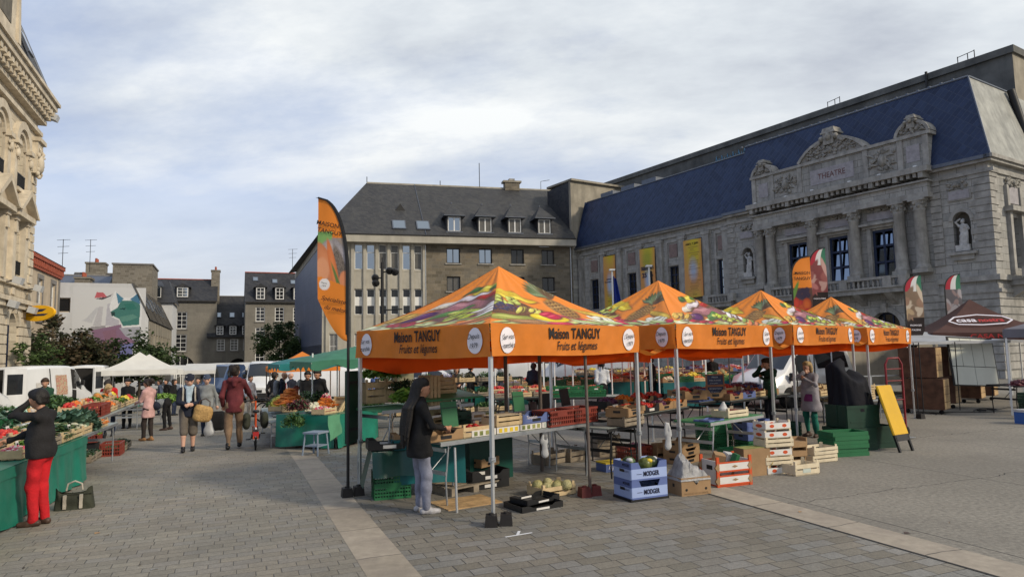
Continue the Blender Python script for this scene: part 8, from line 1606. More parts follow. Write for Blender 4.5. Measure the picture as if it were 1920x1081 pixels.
# behind the trestle: leaning table, lettuces, crate tower, green bins
lt_ = thing('folding_table', 'folding table with white steel frame propped up at a slant behind woman in black', 'table', G(838, 812, .84)+AY*.35, AR+.05); K = MB(); K.X = RX(R(8)); K.box(-.1, 1.1, .1, .85, .42, .45, tab_top); K.obj('tabletop', lt_); K = MB()
for x in (.0, .72): K.bar((x, .05, 0), (x-.1, .1, .42), .028, .028, white_l)
for z in (.06, .2, .34): K.bar((0-.25*z*.9, .05+z*.1, z), (.72-.25*z*.9, .05+z*.1, z+.03), .03, .03, white_l)
K.obj('frame', lt_); crate('dgreen', G(838, 812, .84)+AX*.45+AY*.28+Vector((0, 0, .005)), AR, 'dark green crate stood behind the white slanting table frame', sc=(.5, .6, 1.4))
for i, (x, y, z, k, l, h, tx) in enumerate(((.15, .95, 1.30, 'lettuce', .32, .2, 'curly green lettuce on the slanting table'), (.5, 1.5, 1.42, 'darkleaf', .5, .2, 'dark salad leaves on the slanting table'), (.35, 1.9, 1.62, 'lettuce', .5, .22, 'bright lettuces in tall brown crates'))): heap(k, at(x, y, z), AR, l, .35, h, tx, None, i+60)
for i in range(2): crate('deep', at(.2+.36*i, 1.95, 1.25), AR, ['tall brown crate under the bright lettuces, left', 'tall brown crate under the bright lettuces, right'][i], sc=(.7, .9, 1.25))
o = crate('deep', at(.75, 1.35, 1.42), AR+.1, 'brown slatted crate standing on its end on the slanting table', sc=(.9, .9, .8)); o.rotation_euler = (0, R(90), AR)
table('green topped back table carrying lettuces under nearest tent', at(-.1, 1.2), AR, 1.7, .9, 1.2, tab_top)
tower = G(905, 800, .82)
table('low table under the tower of wooden crates', at(.85, 1.35), AR, .9, .6, .55, tab_grey)
stack('deep', 3, at(1.2, 1.62, .56), AR+.05, .262, 'deep pale crate in the crate tower left of the grey tent leg', seed=1); stack('wood', 2, at(1.2, 1.62, 1.35), AR, .13, 'shallow pale crate on top of the crate tower left of the grey tent leg', seed=2)
for i, (x, y, z, m, t3) in enumerate(((1.55, 1.1, .84, card_w, 'small white printed box before the crate tower'), (1.55, 1.12, .95, card_w, 'second small white printed box on the first'), (1.85, 1.15, .84, yel2, 'yellow and green carton before the crate tower'), (1.83, 1.17, .93, pr_bn, 'lime printed carton on the yellow one'))): K = MB(); K.box(-.14, .14, -.1, .1, 0, .10, m); K.box(-.1, .1, -.103, -.1, .03, .07, red_o if i > 1 else card); K.obj('small_carton', None, at(x, y, z), AR, **tp(t3, 'carton'))
table('grey back counter of the nearest tent', at(1.35, .95), AR, 1.9, .6, .84, tab_grey)
K = MB(); K.X = RX(-.15); K.box(-.14, .14, -.012, .012, 0, .34, plas_g); K.box(-.14, .14, -.016, .012, .25, .265, plas_gd)
for i, (px, py, z) in enumerate(((974, 770, .95), (845, 800, 1.0))):
    K2 = MB(); K2.X = RX(-.15); K2.box(-.13, .13, -.012, .012, 0, .34, plas_g); K2.box(-.132, .132, -.016, .012, .25, .262, plas_gd); K2.obj('price_board', None, G(px, py, z), AR, **tp(['green board standing on the back counter near grey tent leg', 'green board between the white frame bars'][i], 'board'))
for i, (px, py, z) in enumerate(((1028, 768, .85), (1062, 760, .95), (1005, 790, .85))):
    K2 = MB(); K2.X = RX(-.2); K2.box(-.15, .15, -.012, .012, 0, .32, plas_b); K2.obj('scale_display', None, G(px, py, z)+Vector((0, 0, 0)), AR+.2*i, **tp(['black board behind the grey blue tray', 'black scale display above the red crates', 'low black board behind the overturned crate'][i], 'board'))
for i, (px, z1) in enumerate(((948, 1.95), (1012, 1.95))): p = V(px, 700, 11.2+i*.3); K = MB(); K.tube([(0, 0, 0), (0, 0, z1)], .03, brown_pole, 8); K.obj('support_pole', None, OG(p.x, p.y), 0, **tp(['brown support pole behind the grey front leg', 'brown support pole behind the grey blue tray'][i], 'pole'))
# green cloth and bins left of the woman
gq = G(738, 838, .70); drape('dark green cloth hanging behind the woman in black jacket', Vector((gq.x, gq.y, 0)), AR-.52, 1.0, .8, .78, teal_s, (1, 0, 0, 1), .18, amp=.03, seed=5); 
table('low table under the dark green cloth', Vector((gq.x, gq.y, 0))+Vector((.06, .06, 0)), AR-.52, .9, .7, .77, tab_grey)
gb = G(725, 934); stack('green', 3, gb+Vector((.05, .12, 0)), AR-.45, .19, 'slatted green plastic crate in the stack left of the woman in black', seed=4, sc=(.85, .9, 1)); K = MB(); K.grid(lambda u, v: (-.3+.62*u, -.24-.05*math.sin(u*8)-.10*(1-v), .66-.33*(1-v)), 10, 5, g_dark); K.grid(lambda u, v: (-.30-.12*(1-v), -.24+.45*u, .66-.48*(1-v)), 8, 5, g_dark); K.quad((-.3, -.24, .66), (.32, -.24, .66), (.32, .22, .66), (-.3, .22, .66), g_dark); K.obj('table_cloth', None, gb+Vector((.05, .12, 0)), AR-.45, **tp('dark green cloth thrown over the green crate stack', 'cloth'))
crate('blacktray', gb+Vector((.0, .1, .67)), AR-.45, 'black tray on the cloth covered crates, left one'); crate('blacktray', gb+Vector((.42, .42, .67)), AR-.45, 'black tray on the cloth covered crates, right one'); crate('tray', gb+Vector((.25, .3, .76)), AR-.4, 'brown tray lying on the two black trays', sc=(.8, .8, .7))
# under the trestle
def pallet(label, loc, rz):
    K = MB()
    for i in range(5): K.box(-.45, .45, -.4+i*.165, -.28+i*.165, .09, .11, wood_o)
    for x in (-.4, 0, .4): K.box(x-.05, x+.05, -.4, .38, .0, .09, wood_o)
    K.obj('pallet', None, loc, rz, **tp(label, 'pallet'))
K = MB(); [K.box(-.4, .4, -.3+i*.12, -.19+i*.12, 0, .018, wood_y) for i in range(5)]; K.obj('board', None, G(872, 942), AR-.2, **tp('honey coloured board lying under the trestle behind aluminium prop', 'board'))
pallet('grey pallet under the trestle', G(860, 915), AR); stack('blacktray', 2, G(908, 912), AR-.25, .12, 'black fruit tray under the grey trestle', seed=5, sc=(1.1, 1, 1)); crate('tray', G(905, 905)+Vector((0, .1, .25)), AR+.2, 'brown tray tipped on the black fruit trays', sc=(.8, .8, .9))
crate('wood', G(1035, 930)+Vector((.0, .12, 0)), AR-.18, 'pale crate of striped melons on the paving', sc=(1.12, 1.15, 1.15))
mc = G(1035, 930)+Vector((0, .12, 0)); mel = [pmat('melon_rind_a', (.33, .30, .13), .6, .2, 9), pmat('melon_rind_b', (.40, .36, .18), .6, .2, 9)]; r_ = random.Random(6)
for i in range(8):
    K = MB(); K.ball((0, 0, 0), (.075, .075, .07), mel[i % 2], 14, 9); 
    for k in range(8): a = k*.785; K.tube([(.0765*math.sin(b)*math.cos(a), .0765*math.sin(b)*math.sin(a), .0715*math.cos(b)) for b in (.3, .8, 1.57, 2.3, 2.8)], .002, pmat('melon_groove', (.16, .17, .07), .7), 4)
    o = K.obj('melon', None, mc+Vector((-.2+.135*(i % 4)+.02*(i//4), -.09+.15*(i//4), .115+r_.uniform(0, .04))), r_.uniform(0, 6), **tp('striped round melon in the pale crate on the paving', 'melon', 'striped melons in the crate')); o.rotation_euler = (r_.uniform(0, 3), r_.uniform(0, 3), 0)
o = crate('blacktray', G(1000, 950), AR-.2, 'empty black tray flat on the paving before the melon crate', sc=(1.1, 1.15, .55)); crate('blacktray', G(1003, 946)+Vector((0, .02, .05)), AR-.05, 'second empty black tray resting on the first', sc=(1.0, .9, .5))
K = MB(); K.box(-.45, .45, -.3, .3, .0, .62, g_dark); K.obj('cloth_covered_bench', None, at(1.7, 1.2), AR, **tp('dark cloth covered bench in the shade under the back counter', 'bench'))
for i, (px, py, tx) in enumerate(((1030, 868, 'dark shelf crate deep under the trestle, left'), (1075, 862, 'dark shelf crate deep under the trestle, right'))): crate('oldwood', G(px, py), AR, tx, sc=(1.1, 1.1, 1.5))
# boxes along the front edge
mbx = G(1207, 938); K = MB(); K.box(-.3, .3, -.22, .22, 0, .035, plas_b); K.obj('pallet', None, mbx+Vector((0, .2, 0)), .42, **tp('low black pallet under the two blue melon boxes', 'pallet'))
for i in range(2): crate('melonbox', mbx+Vector((0, .2, .035+.235*i)), .42, ['lower blue and white melon carton on black pallet', 'upper blue and white melon carton holding watermelons'][i])
for i, (x, y, c) in enumerate(((-.14, .05, 0), (.06, -.06, 1), (.16, .08, 2))): K = MB(); K.ball((0, 0, 0), (.10, .10, .09), pmat('watermelon_%d' % i, ((.05, .085, .03), (.10, .12, .03), (.03, .05, .025))[c], .35, .4, 10), 12, 8); K.ball((.0, -.06, .05), (.05, .05, .03), yel2 if i == 1 else bagw, 8, 5); K.obj('watermelon', None, mbx+Vector((x, .2+y, .45)), i, **tp(['dark watermelon at left of upper melon carton', 'watermelon with yellow patch in upper melon carton', 'darkest watermelon at right of upper melon carton'][i], 'melon'))
bx = G(1297, 928); crate('box', bx+Vector((0, .17, 0)), .36, 'brown cardboard box stuffed with clear plastic film', sc=(1.12, 1.1, 1.05))
K = MB(); K.X = T(*(bx+Vector((0, .17, .2)))) @ RZ(.36)
def crum(u, v):
    x, y = (u-.5)*.5, (v-.5)*.4; e = min(u, 1-u, v, 1-v); q = mnoise.noise((u*7, v*7, 1.3))*.05+mnoise.noise((u*17, v*15, 4))*.022
    return (x*(1-.25*min(1, e*4)), y*(1-.25*min(1, e*4)), min(1, e*7)*(.13+.20*math.exp(-((u-.25)**2+(v-.5)**2)*9)+q))
K.grid(crum, 26, 22, film, False); K.obj('plastic_film', None, **tp('crumpled clear plastic film bulging from the brown box', 'film'))
for i in range(2): crate('orangeprint', G(1372, 912)+Vector((.0, .22, .0+.0*i)), .38, 'white crate with orange red corner print beside the film box', sc=(1.15, 1.1, 1.55)) if i == 0 else None
rc = G(1372, 912)+Vector((0, .22, .3))
for i, (x, y, m, s) in enumerate(((-.1, .02, card, .16), (.05, .06, bagw, .14), (.12, -.04, plas_g, .10))): K = MB(); K.cbox((0, 0, .06), (s, s*.8, .16), m, .4*i, .3, .2); K.obj('packing_waste', None, rc+Vector((x, y, 0)), 0, **tp(['folded brown card in the orange printed crate', 'white paper in the orange printed crate', 'green scrap in the orange printed crate'][i], 'waste'))
crate('bananabox', G(1420, 892)+Vector((-.02, .14, 0)), .35, 'green printed banana carton standing on its side'); stack('gfold', 5, G(1398, 885)+Vector((0, .25, 0)), .35, .07, 'flat green crate in the low stack left of the banana carton', seed=6)
pc = G(1460, 888)+Vector((.0, .16, 0)); stack('printcrate', 6, pc, .30, .137, 'printed fruit crate in the tall stack beside the banana carton', kinds=['printcrate', 'whitewood', 'printcrate', 'whitewood', 'printcrate', 'printcrate'], seed=7)
stack('carton', 3, G(1497, 872)+Vector((.0, .1, 0)), .25, .15, 'small open brown carton in the stack beside the printed crates', seed=8, sc=(.95, .95, 1.1))
wc2 = G(1507, 890)+Vector((0, .15, 0)); crate('whitewood', wc2, .42, 'empty pale crate with green label, nearest on the slabs', sc=(1.0, 1, 1.35)); K = MB(); K.box(-.1, .06, -.169, -.166, .04, .10, lime); K.obj('paper_label', None, wc2, .42, **tp('yellow green paper label on the nearest empty crate', 'label'))
stack('whitewood', 2, G(1540, 866)+Vector((0, .15, 0)), .42, .13, 'empty pale crate behind the nearest empty crate', seed=9, sc=(1.1, 1.1, 1))
stack('gfold', 6, G(1592, 855)+Vector((0, .2, 0)), .2, .072, 'folded green crate in the stack by the yellow board', seed=10, sc=(1.22, 1.1, 1))
# yellow board, green bins, tarpaulin, hand truck
yb = G(1700, 846); ya = thing('sign_board', 'yellow covered folding sign board on black legs', 'sign board', yb, R(30)); K = MB(); X0 = T(0, 0, 0) @ RX(R(-17)); K.X = X0; K.cbox((0, 0, .78), (.46, .05, .95), pmat('yellow_cover', (.62, .36, .012), .5, .06, 2, .3, 5), bev=.015); K.obj('cover', ya); K = MB(); K.X = X0; K.box(-.21, .21, -.02, .02, .2, .32, iron)
for x in (-.2, .2): K.box(x-.022, x+.022, -.02, .02, 0, 1.2, iron)
K.obj('front_frame', ya); K = MB(); K.X = T(0, .80, 0) @ RX(R(14))
for x in (-.2, .2): K.box(x-.022, x+.022, -.02, .02, 0, 1.1, iron)
K.box(-.2, .2, -.015, .015, .3, .34, iron); K.obj('rear_frame', ya)
gb2 = G(1612, 846); 
for i, (x, y, z, t3) in enumerate(((0, .35, 0, 'dark green folding bin under the black tarpaulin, lower left'), (.5, .6, 0, 'dark green folding bin behind the yellow board'), (.1, .4, .42, 'dark green folding bin under the black tarpaulin, upper'))):
    K = MB(); K.box(-.36, .36, -.28, .28, 0, .02, plas_gd); 
    for s in (-1, 1): K.box(-.36, .36, s*.28-.015, s*.28+.015, 0, .42, plas_gd); K.box(s*.36-.015, s*.36+.015, -.28, .28, 0, .42, plas_gd); K.box(-.37, .37, s*.28-.022, s*.28+.022, .36, .42, plas_gd); K.box(-.3, .3, s*.28-.02, s*.28+.02, .1, .13, plas_gd); K.box(s*.36-.022, s*.36+.022, -.05, .05, 0, .42, plas_gd)
    K.obj('storage_bin', None, gb2+Vector((x, y, z)), .25, **tp(t3, 'bin'))
K = MB(); K.X = T(*(gb2+Vector((.12, .45, .72))))
def tarp(u, v):
    a = u*6.2832; fo_ = mnoise.noise((math.cos(a)*2.6, math.sin(a)*2.6, v*1.1))*.16+mnoise.noise((math.cos(a)*7, math.sin(a)*7, v*2.5))*.06; r_ = (1-.25*v if v < .85 else (1-v)/.15*.79)*(1+fo_); hz_ = v*.82+.12*math.sin(a*2+1)*min(1, v*2)*(v < .97)+(-.12*math.cos(a))*v
    return (.42*r_*math.cos(a)-.08*v, .34*r_*math.sin(a), hz_)
K.grid(tarp, 60, 22, navy_t); K.obj('tarpaulin', None, **tp('bulky black tarpaulin bundle on the dark green bins', 'tarpaulin'))
ht = thing('hand_truck', 'red steel hand truck upright behind the black tarpaulin', 'hand truck', vloc(1672, 14.6), .3); K = MB(); K.tube([(-.22, 0, .1), (-.22, 0, 1.55), (-.14, 0, 1.68), (.14, 0, 1.68), (.22, 0, 1.55), (.22, 0, .1)], .022, pmat('red_painted_tube', (.20, .02, .025), .4, .1), 8); [K.tube([(-.22, 0, z), (.22, 0, z)], .012, pmat('red_painted_tube', OR), 6) for z in (.4, .8, 1.2, 1.45)]; K.box(-.2, .2, -.25, 0, .02, .035, galv); K.obj('frame', ht)
for s in (-1, 1): W = MB(); W.X = T(s*.24, .08, .13) @ RY(R(90)); W.lathe([(.03, -.03), (.13, -.03), (.13, .03), (.03, .03)], tyre, n=14); W.obj('wheel', ht)
# green folding table
g0 = G(1297, 858); g1 = G(1447, 774, .76); g00 = G(1290, 784, .76); ga = Vector((g0.x, g0.y, 0)); gt_ = table('green topped folding table with pale legs under the second tent', G(1332, 792, .76).xy.to_3d()+Vector((0, 0, 0)), heading((g1-G(1332, 792, .76))), 1.75, .72, .76, tab_top, alum)
gx_ = (g1-G(1332, 792, .76)).normalized(); gp = G(1332, 792, .76)
crate('whitewood', gp+gx_*.95+Vector((-.1, .25, .005)), heading(gx_)-.1, 'pale crate of dark berries on the green folding table', sc=(1.15, 1.1, 1.0)); heap('berry', gp+gx_*.95+Vector((-.1, .25, .07)), heading(gx_)-.1, .45, .28, .05, 'dark red berries in the crate on the green table', 'berries', 5)
crate('navytray', gp+gx_*.15+Vector((-.05, .2, .002)), heading(gx_), 'shallow blue tray at the left end of the green table', sc=(.8, .8, .2)); sdf_obj('carrier_bag', [((0, 0, .06), (0, 0, .16), .08, .03, 1, 0)], [bagw], .015, None, .03, .008, 5, **tp('knotted white bag on the berry crate', 'bag')).location = gp+gx_*.75+Vector((-.1, .25, .1))
stack('green', 3, G(1330, 846)+Vector((.25, .5, 0)), .4, .195, 'green plastic crate stacked beneath the green table, left', seed=11); stack('navytray', 3, G(1400, 850)+Vector((.3, .5, .2)), .4, .125, 'blue fruit tray beneath the right end of the green table', seed=12); stack('green', 1, G(1400, 850)+Vector((.3, .5, 0)), .4, .2, 'green plastic crate under the blue fruit trays')
stack('dgreen', 2, G(1460, 842)+Vector((.5, .6, 0)), .4, .19, 'dark green crate behind the tall printed stack', seed=13)
# ------------------------------------------------------------------ produce tables farther under the tents
def counter(label, loc, rz, l, kinds, prods, cloth=None, z=.82, d_=.9, seed=0, tag_=''):
    table(label, loc, rz, l, d_, z, tab_grey, iron)
    if cloth: drape('%s cloth on %s' % ({'t': 'teal', 'g': 'green'}[cloth], tag_), loc, rz, l, d_, z, {'t': teal_s, 'g': g_cloth}[cloth], (1, 1, 0, 1), .05, seed=seed)
    n = int(l/.56); row('in front on '+tag_, Vector(loc)+Vector((0, 0, z+.008)), rz, 0, [kinds[i % len(kinds)] for i in range(n)], .56, prods, .10, y=.2, seed=seed+1)
    row('at back of '+tag_, Vector(loc)+Vector((0, 0, z+.10)), rz, 0, [kinds[(i+1) % len(kinds)] for i in range(n)], .56, prods[2:]+prods[:2], .13, y=.62, seed=seed+40)
counter('dark table of tomatoes under the gap of first and second tent', OG(1.95, 11.75), AR+.1, 2.3, ['tray', 'blacktray', 'tray'], ['tomato', 'tomato', 'plum', 'orange'], z=.84, seed=200, tag_='the dark tomato table')
stack('tray', 3, OG(2.9, 12.1, 0), AR, .13, 'brown cardboard tray under the dark tomato table', seed=20); crate('red', G(1188, 870)+Vector((.1, .4, 0)), .5, 'red crate of dark bottles under the small table'); heap('plum', G(1188, 870)+Vector((.1, .4, .2)), .5, .4, .25, .12, 'dark round items in the red crate under the small table', 'produce', 3)
stack('carton', 2, G(1240, 872)+Vector((.1, .5, 0)), .3, .15, 'open brown carton on the ground behind the blue melon boxes', seed=22); stack('oldwood', 3, G(1115, 862)+Vector((.25, .5, 0)), .5, .13, 'flat wooden crate behind the brown pole', seed=23)
K = MB(); K.box(-.22, .22, -.15, .15, 0, .15, card_bd); K.box(-.222, .222, -.152, .152, .13, .152, yel2); K.text('ispana', T(-.02, -.154, .07) @ RX(R(90)), .09, white_p, shear=.2, bold=.01, width=.3); K.obj('fruit_box', None, G(1140, 885)+Vector((.1, .2, 0)), .45, **tp('blue and yellow fruit box lettered in white beneath the small table', 'box'))
counter('long fruit counter of the second tent', OG(3.9, 14.4), AR-.04, 3.3, ['navytray', 'tray', 'blacktray', 'wood'], ['plum', 'berry', 'tomato', 'berry', 'orange', 'plum'], z=.84, seed=210, tag_='the second tent fruit counter')
for i, (px, py, rz_) in enumerate(((1298, 748, .25), (1335, 745, .2))): crate('tray', G(px, py, .90), rz_, ['printed brown tray seen end on behind the second tent leg', 'light brown tray with lettered side near the chalkboard'][i], sc=(.9, .9, 1.3))
counter('fruit counter of the third tent', tw(8.1, 1.5), TR, 2.8, ['tray', 'navytray', 'wood'], ['berry', 'plum', 'berry', 'tomato'], z=.84, seed=220, tag_='the third tent counter')
counter('steel legged counter of the farthest tent', tw(12.0, 1.2), TR, 2.6, ['wood', 'oldwood', 'wood'], ['potato', None, None], z=.7, seed=230, tag_='the farthest tent counter')
counter('green crate counter beyond the nearest tent', vloc(985, 19.2), .05, 2.8, ['green', 'green', 'green'], ['radish', 'apple', 'herb', 'lettuce'], z=.72, seed=240, tag_='the green crate counter')
counter('apple table beyond the crate tower', vloc(925, 18.6), .3, 1.7, ['oldwood', 'wood'], ['apple', 'apple', 'tomato'], z=.78, seed=250, tag_='the apple table')
counter('herb table behind the green crates', vloc(1000, 24), .05, 3.6, ['wood', 'green'], ['herb', 'darkleaf', 'lettuce', 'herb', 'cauli'], z=.85, seed=260, tag_='the far herb table')
counter('teal draped table beyond the gap of the tents', vloc(1140, 24), .15, 4.4, ['wood', 'tray', 'oldwood'], ['tomato', 'plum', 'onion', 'apple', 'beet', 'potato'], 't', z=.85, seed=270, tag_='the teal draped table')
counter('teal draped squash table before the chalkboard', vloc(1240, 22.5), .25, 3.0, ['tray', 'green', 'wood'], ['cauli', 'pumpkin', 'orange', 'melon', 'yellow'], 't', z=.85, seed=280, tag_='the teal squash table')
counter('far vegetable table left of the yellow cover', vloc(870, 27), 0, 4.0, ['wood', 'oldwood'], ['carrot', 'herb', 'tomato', 'flower'], 'g', z=.85, seed=290, tag_='the far left vegetable table')
counter('far onion table under the row of white posts', vloc(1080, 29), .1, 6.5, ['oldwood', 'wood'], ['onion', 'potato', 'beet', 'yellow', 'darkleaf', 'dry'], 't', z=.9, seed=300, tag_='the far onion table')
counter('meat counter table with pink lit trays by the minivan', vloc(1300, 27), .2, 5.0, ['tray', 'navytray'], ['beet', 'radish', 'beet', 'apple'], z=1.0, seed=310, tag_='the meat counter')
K = MB(); K.box(0, 4.6, 0, .06, 0, .05, emat('pink_counter_lamp', (1.0, .35, .5), 1.4)); K.obj('counter_lamp', None, vloc(1302, 27)+Vector((0, 0, 1.75)), .2, **tp('pink glowing strip lamp above the meat counter', 'lamp'))
K = MB(); K.grid(lambda u, v: (-.9+1.8*u, -.3*(v), .9-.3*v+.02*math.sin(u*20)), 14, 4, yel2); K.quad((-.9, .6, .91), (-.9, 0, .9), (.9, 0, .9), (.9, .6, .91), yel2); K.obj('table_cloth', None, vloc(975, 23), .1, **tp('bright yellow cloth covering a table beyond the crate tower', 'cloth')); table('table under the bright yellow cloth', vloc(960, 23.05), .1, 1.5, .6, .88, tab_grey)
for i, (px, Y) in enumerate(((1020, 24.5), (1038, 21.5), (1058, 25.5), (1072, 21.8), (1120, 24.2), (1145, 22), (1165, 26.5), (1180, 23.5), (1187, 23), (1233, 20.5), (1278, 27), (1298, 24), (1365, 22), (1390, 25), (927, 21), (990, 26.5), (735, 17), (800, 21))):
    p = vloc(px, Y); K = MB(); K.tube([(0, 0, 0), (0, 0, 2.25)], .022, white_l if i % 4 else brown_pole, 6); K.obj('canopy_post', None, p, 0, **tp('slim canopy post among the back stalls under the orange tents', 'post', 'canopy posts of the back stalls'))
plain_tent('orange market canopy over the back stalls behind the nearest tents', vloc(1015, 21), .06, 5.2, 4.2, 2.15, 2.3, 2.75, orange_lit, white_l); plain_tent('orange market canopy over the back stalls behind the second tent', vloc(1205, 24), .15, 4.0, 4.0, 2.15, 2.3, 2.7, orange_lit, white_l)
cb = thing('chalkboard', 'two panel chalkboard with wooden frame and handwritten prices', 'chalkboard', G(1342, 745, .9), .25)
cb.scale = (.62, .62, .62); bd = pmat('slate_blue_board', (.035, .045, .085), .7, .2, 5); fr_ = pmat('chalkboard_frame_wood', (.24, .10, .05), .6, .15); chk = pmat('chalk', (.45, .47, .5), .9, .1)
for z0, z1 in ((0, .40), (.43, .80)):
    K = MB(); K.box(-.33, .33, -.01, .01, z0, z1, bd)
    for a, b, c, d in ((-.36, .36, z0-.02, z0+.02), (-.36, .36, z1-.02, z1+.02), (-.36, -.31, z0, z1), (.31, .36, z0, z1)): K.box(a, b, -.02, .02, c, d, fr_)
    K.text('PROMOTION' if z0 < .1 else 'PRIX', T(0, -.014, z1-.09) @ RX(R(90)), .075, chk, width=.46 if z0 < .1 else .25); K.text('1,95 barquette' if z0 < .1 else 'MELTANIE', T(0, -.014, z1-.2) @ RX(R(90)), .06, chk, width=.44); K.text('lot 3,50' if z0 < .1 else 'la barquette', T(-.05, -.014, z1-.3) @ RX(R(90)), .055, chk, width=.3); K.obj('panel', cb)
# ------------------------------------------------------------------ right side: display chests, white hatch panel, awning, cables
wk0 = vloc(1700, 20.2); WA = heading(TX)+1.5; chest_f = pmat('lit_worn_honey_front', (.44, .30, .15), .7, .35, 3, .2, 20, dirt=((.16, .09, .04), 2, .7))  # pale honey face over dark boards: the lit side is put into colour
for i, (px, Y, z, h, w_, t3) in enumerate(((1728, 19.6, .12, .86, 1.05, 'wooden display chest at the far tent leg, lower'), (1722, 19.7, 1.0, .86, .95, 'wooden display chest at the far tent leg, upper'), (1752, 21.6, .95, .9, .8, 'dark wooden chest behind the upper display chest'), (1769, 21.0, .15, .8, .55, 'black edged chest on castors beside the stacked chests'), (1815, 22.6, .15, .75, .6, 'small wooden chest under the pale hatch panel'), (1840, 23.6, .15, .7, .6, 'smaller wooden chest half hidden under the pale hatch panel'))):
    c = thing('display_chest', t3, 'chest', vloc(px, Y)+Vector((0, 0, z)), -.80); K = MB(); K.box(-w_/2, w_/2, -.3, .3, 0, h, wood_d); K.obj('side_boards', c); K = MB(); K.X = RZ(R(90)); K.box(-.28, .28, -w_/2-.012, -w_/2, .02, h-.02, chest_f); [K.box(-.28, .28, -w_/2-.015, -w_/2-.012, h*k/4-.006, h*k/4+.006, wood_d) for k in (1, 2, 3)]; K.obj('front_boards', c)
    if z < .5:
        for x in (-w_/2+.1, w_/2-.1): W = MB(); W.X = T(x, -.22, -z+.06) @ RX(R(90)); W.lathe([(.02, -.02), (.06, -.02), (.06, .02), (.02, .02)], tyre, n=12); W.obj('castor', c)
hp_ = thing('hatch_panel', 'pale four pane hatch panel tilted below the grey awning', 'panel', V(1776, 632, 20.6), .27); m_ = pmat('pale_laminate', (.56, .57, .50), .3, .06, .8, spec=.5); K = MB(); K.X = RY(R(3)) @ RX(R(-8)); 
for i in range(4): K.box(.02+.42*i, .42+.42*i, -.02, .0, -.86, -.02, m_)
for i in range(2): K.box(.02+.84*i, .84+.84*i, -.02, 0, -1.42, -.88, m_)
K.obj('pane', hp_); K = MB(); K.X = RY(R(3)) @ RX(R(-8)); K.box(-.03, 1.73, .0, .03, -1.45, .03, iron); K.obj('backing', hp_)
awning('flat grey awning roof above the stacked display chests', vloc(1700, 19.8), .27, 4.4, 3.2, 2.02, awn, 0, drop=.08)
for i, (px, Y) in enumerate(((1712, 19), (1722, 18.7), (1790, 20.2), (1690, 21))): K = MB(); K.tube([(0, 0, 0), (0, 0, 2.0)], .014, iron, 6); K.obj('awning_post', None, vloc(px, Y), 0, **tp('thin dark awning post in front of the display chests', 'post', 'thin awning posts'))
K = MB(); r_ = random.Random(9); p = vloc(1745, 19); pts = [p+Vector((.5*i+r_.uniform(-.1, .1), .35*math.sin(i*1.3)+.2*i, .015)) for i in range(9)]; K.tube(pts, .012, iron, 5); K.obj('power_cable', None, **tp('black power cable snaking over the slabs by the chests', 'cable')); K = MB(); p = vloc(1830, 19.8); K.tube([p+Vector((.4*math.cos(i*.6), .25*math.sin(i*.9), .015+.004*i)) for i in range(14)], .012, iron, 5); K.box(p.x-.1, p.x+.1, p.y-.05, p.y+.05, 0, .05, plas_b); K.obj('power_cable', None, **tp('coiled black cable with socket block near the white tent legs', 'cable'))
stack('dgreen', 3, vloc(1915, 17.6), .2, .2, 'dark crate under the grey tent at the right edge', seed=30); K = MB(); K.box(-.22, .22, -.18, .18, 0, .28, pmat('blue_coolbox', (.04, .12, .38), .4, .05)); K.box(-.23, .23, -.19, .19, .28, .34, bagw); K.obj('cool_box', None, vloc(1916, 16.6), .2, **tp('blue cool box with white lid at the right edge', 'box')); table('dark table under the grey tent at right edge', vloc(1893, 18.4), .25, 2.0, .8, .8, iron, iron); heap('beet', vloc(1912, 18.2)+Vector((0, 0, .82)), .2, .7, .4, .15, 'dark red produce under the grey tent', 'produce', 5)
K = MB(); [K.box(0, 2.4, 0, .05, z, z+.03, galv) for z in (.1, .45, .78, 1.05)]; [K.box(x-.02, x+.02, 0, .05, 0, 1.08, galv) for x in (0, 1.2, 2.4)]; K.obj('steel_railing', None, vloc(1560, 19.5), .2, **tp('grey steel railing behind the woman in the grey smock', 'railing'))
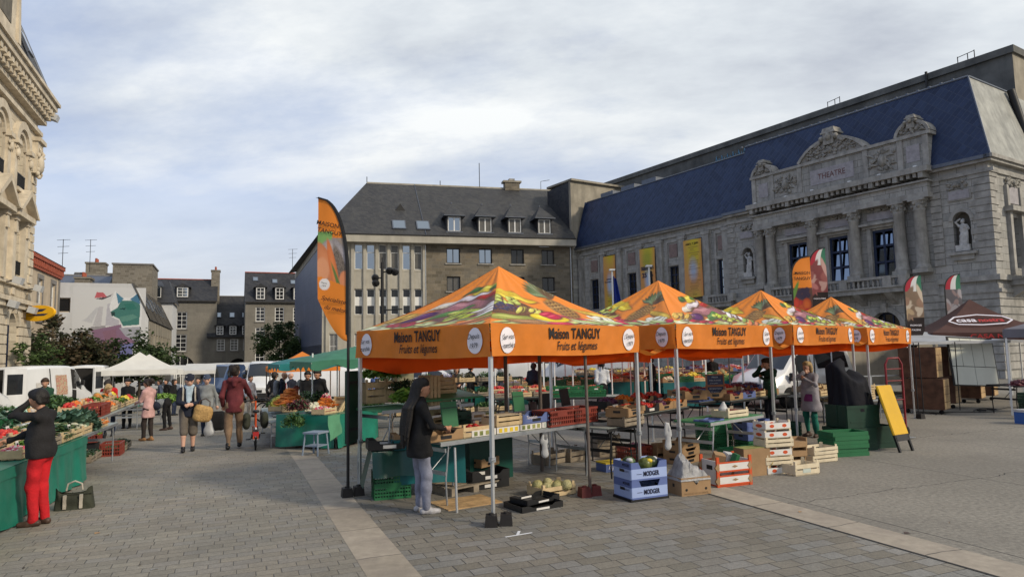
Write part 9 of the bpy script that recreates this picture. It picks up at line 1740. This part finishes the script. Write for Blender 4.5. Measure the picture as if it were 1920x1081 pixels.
for i, (px, Y) in enumerate(((1590, 17.5), (1545, 18.2), (1612, 18.6))): stack('wood', 3, vloc(px, Y)+Vector((0, 0, .5)), .3, .13, 'pale wooden crate on the steel rack, %s pile behind the smocked woman' % ['middle', 'left', 'right'][i], seed=31+i); K = MB(); K.box(-.35, .35, -.25, .25, .46, .5, galv); [K.tube([(x, y, 0), (x, y, .46)], .015, galv, 5) for x in (-.33, .33) for y in (-.22, .22)]; K.obj('steel_rack', None, vloc(px, Y), .3, **tp('low steel rack under the %s crate pile behind the smocked woman' % ['middle', 'left', 'right'][i], 'rack'))
K = MB(); K.X = RX(R(-6)); K.box(0, 3.0, 0, .05, 0, 1.6, conc_b); K.obj('plywood_screen', None, vloc(1580, 24.5)+Vector((0, 0, .5)), .2, **tp('beige screen wall behind the farthest orange tent', 'screen')); ge = thing('stall_trailer', 'beige market trailer side seen beneath the farthest orange tent', 'trailer', vloc(1585, 26), .22); K = MB(); K.box(0, 4.2, 0, 2.0, .45, 2.5, pmat('beige_trailer', (.25, .22, .17), .6, .08)); K.obj('body', ge)
for i, x in enumerate((1.35, 2.05)): K = MB(); K.box(x, x+.42, -.02, 0, 1.55, 2.15, emat('lit_trailer_window', (.85, .95, .8), .9)); K.obj('window', ge)
for x in (.9, 3.3): W = MB(); W.X = T(x, .0, .35) @ RX(R(90)); W.lathe([(.1, -.1), (.34, -.1), (.34, .1), (.1, .1)], tyre, n=16); W.obj('wheel', ge)
# scraps on the paving
r_ = random.Random(12); lit_ = [bagw, card, pm('lettuce0', LF['lettuce'][0], .6), s_brown]
for i, (px, py) in enumerate(((150, 985), (182, 1000), (180, 880), (262, 1060), (290, 1068), (200, 1004), (70, 1070), (44, 1066), (500, 890), (1780, 980), (545, 818), (1700, 1000), (330, 905), (1500, 960))):
    K = MB(); s = r_.uniform(.015, .04); K.add([(-s, -s*.4, .008), (s, -s*.5, .010), (s*.8, s*.4, .014), (-s*.7, s*.5, .02)], [(0, 1, 2, 3)], lit_[i % 4]); K.obj('paper_scrap' if i % 4 < 2 else 'leaf_scrap', None, G(px, py), r_.uniform(0, 6), **tp('tiny scrap of litter lying on the paving', 'litter', 'scraps on the paving'))
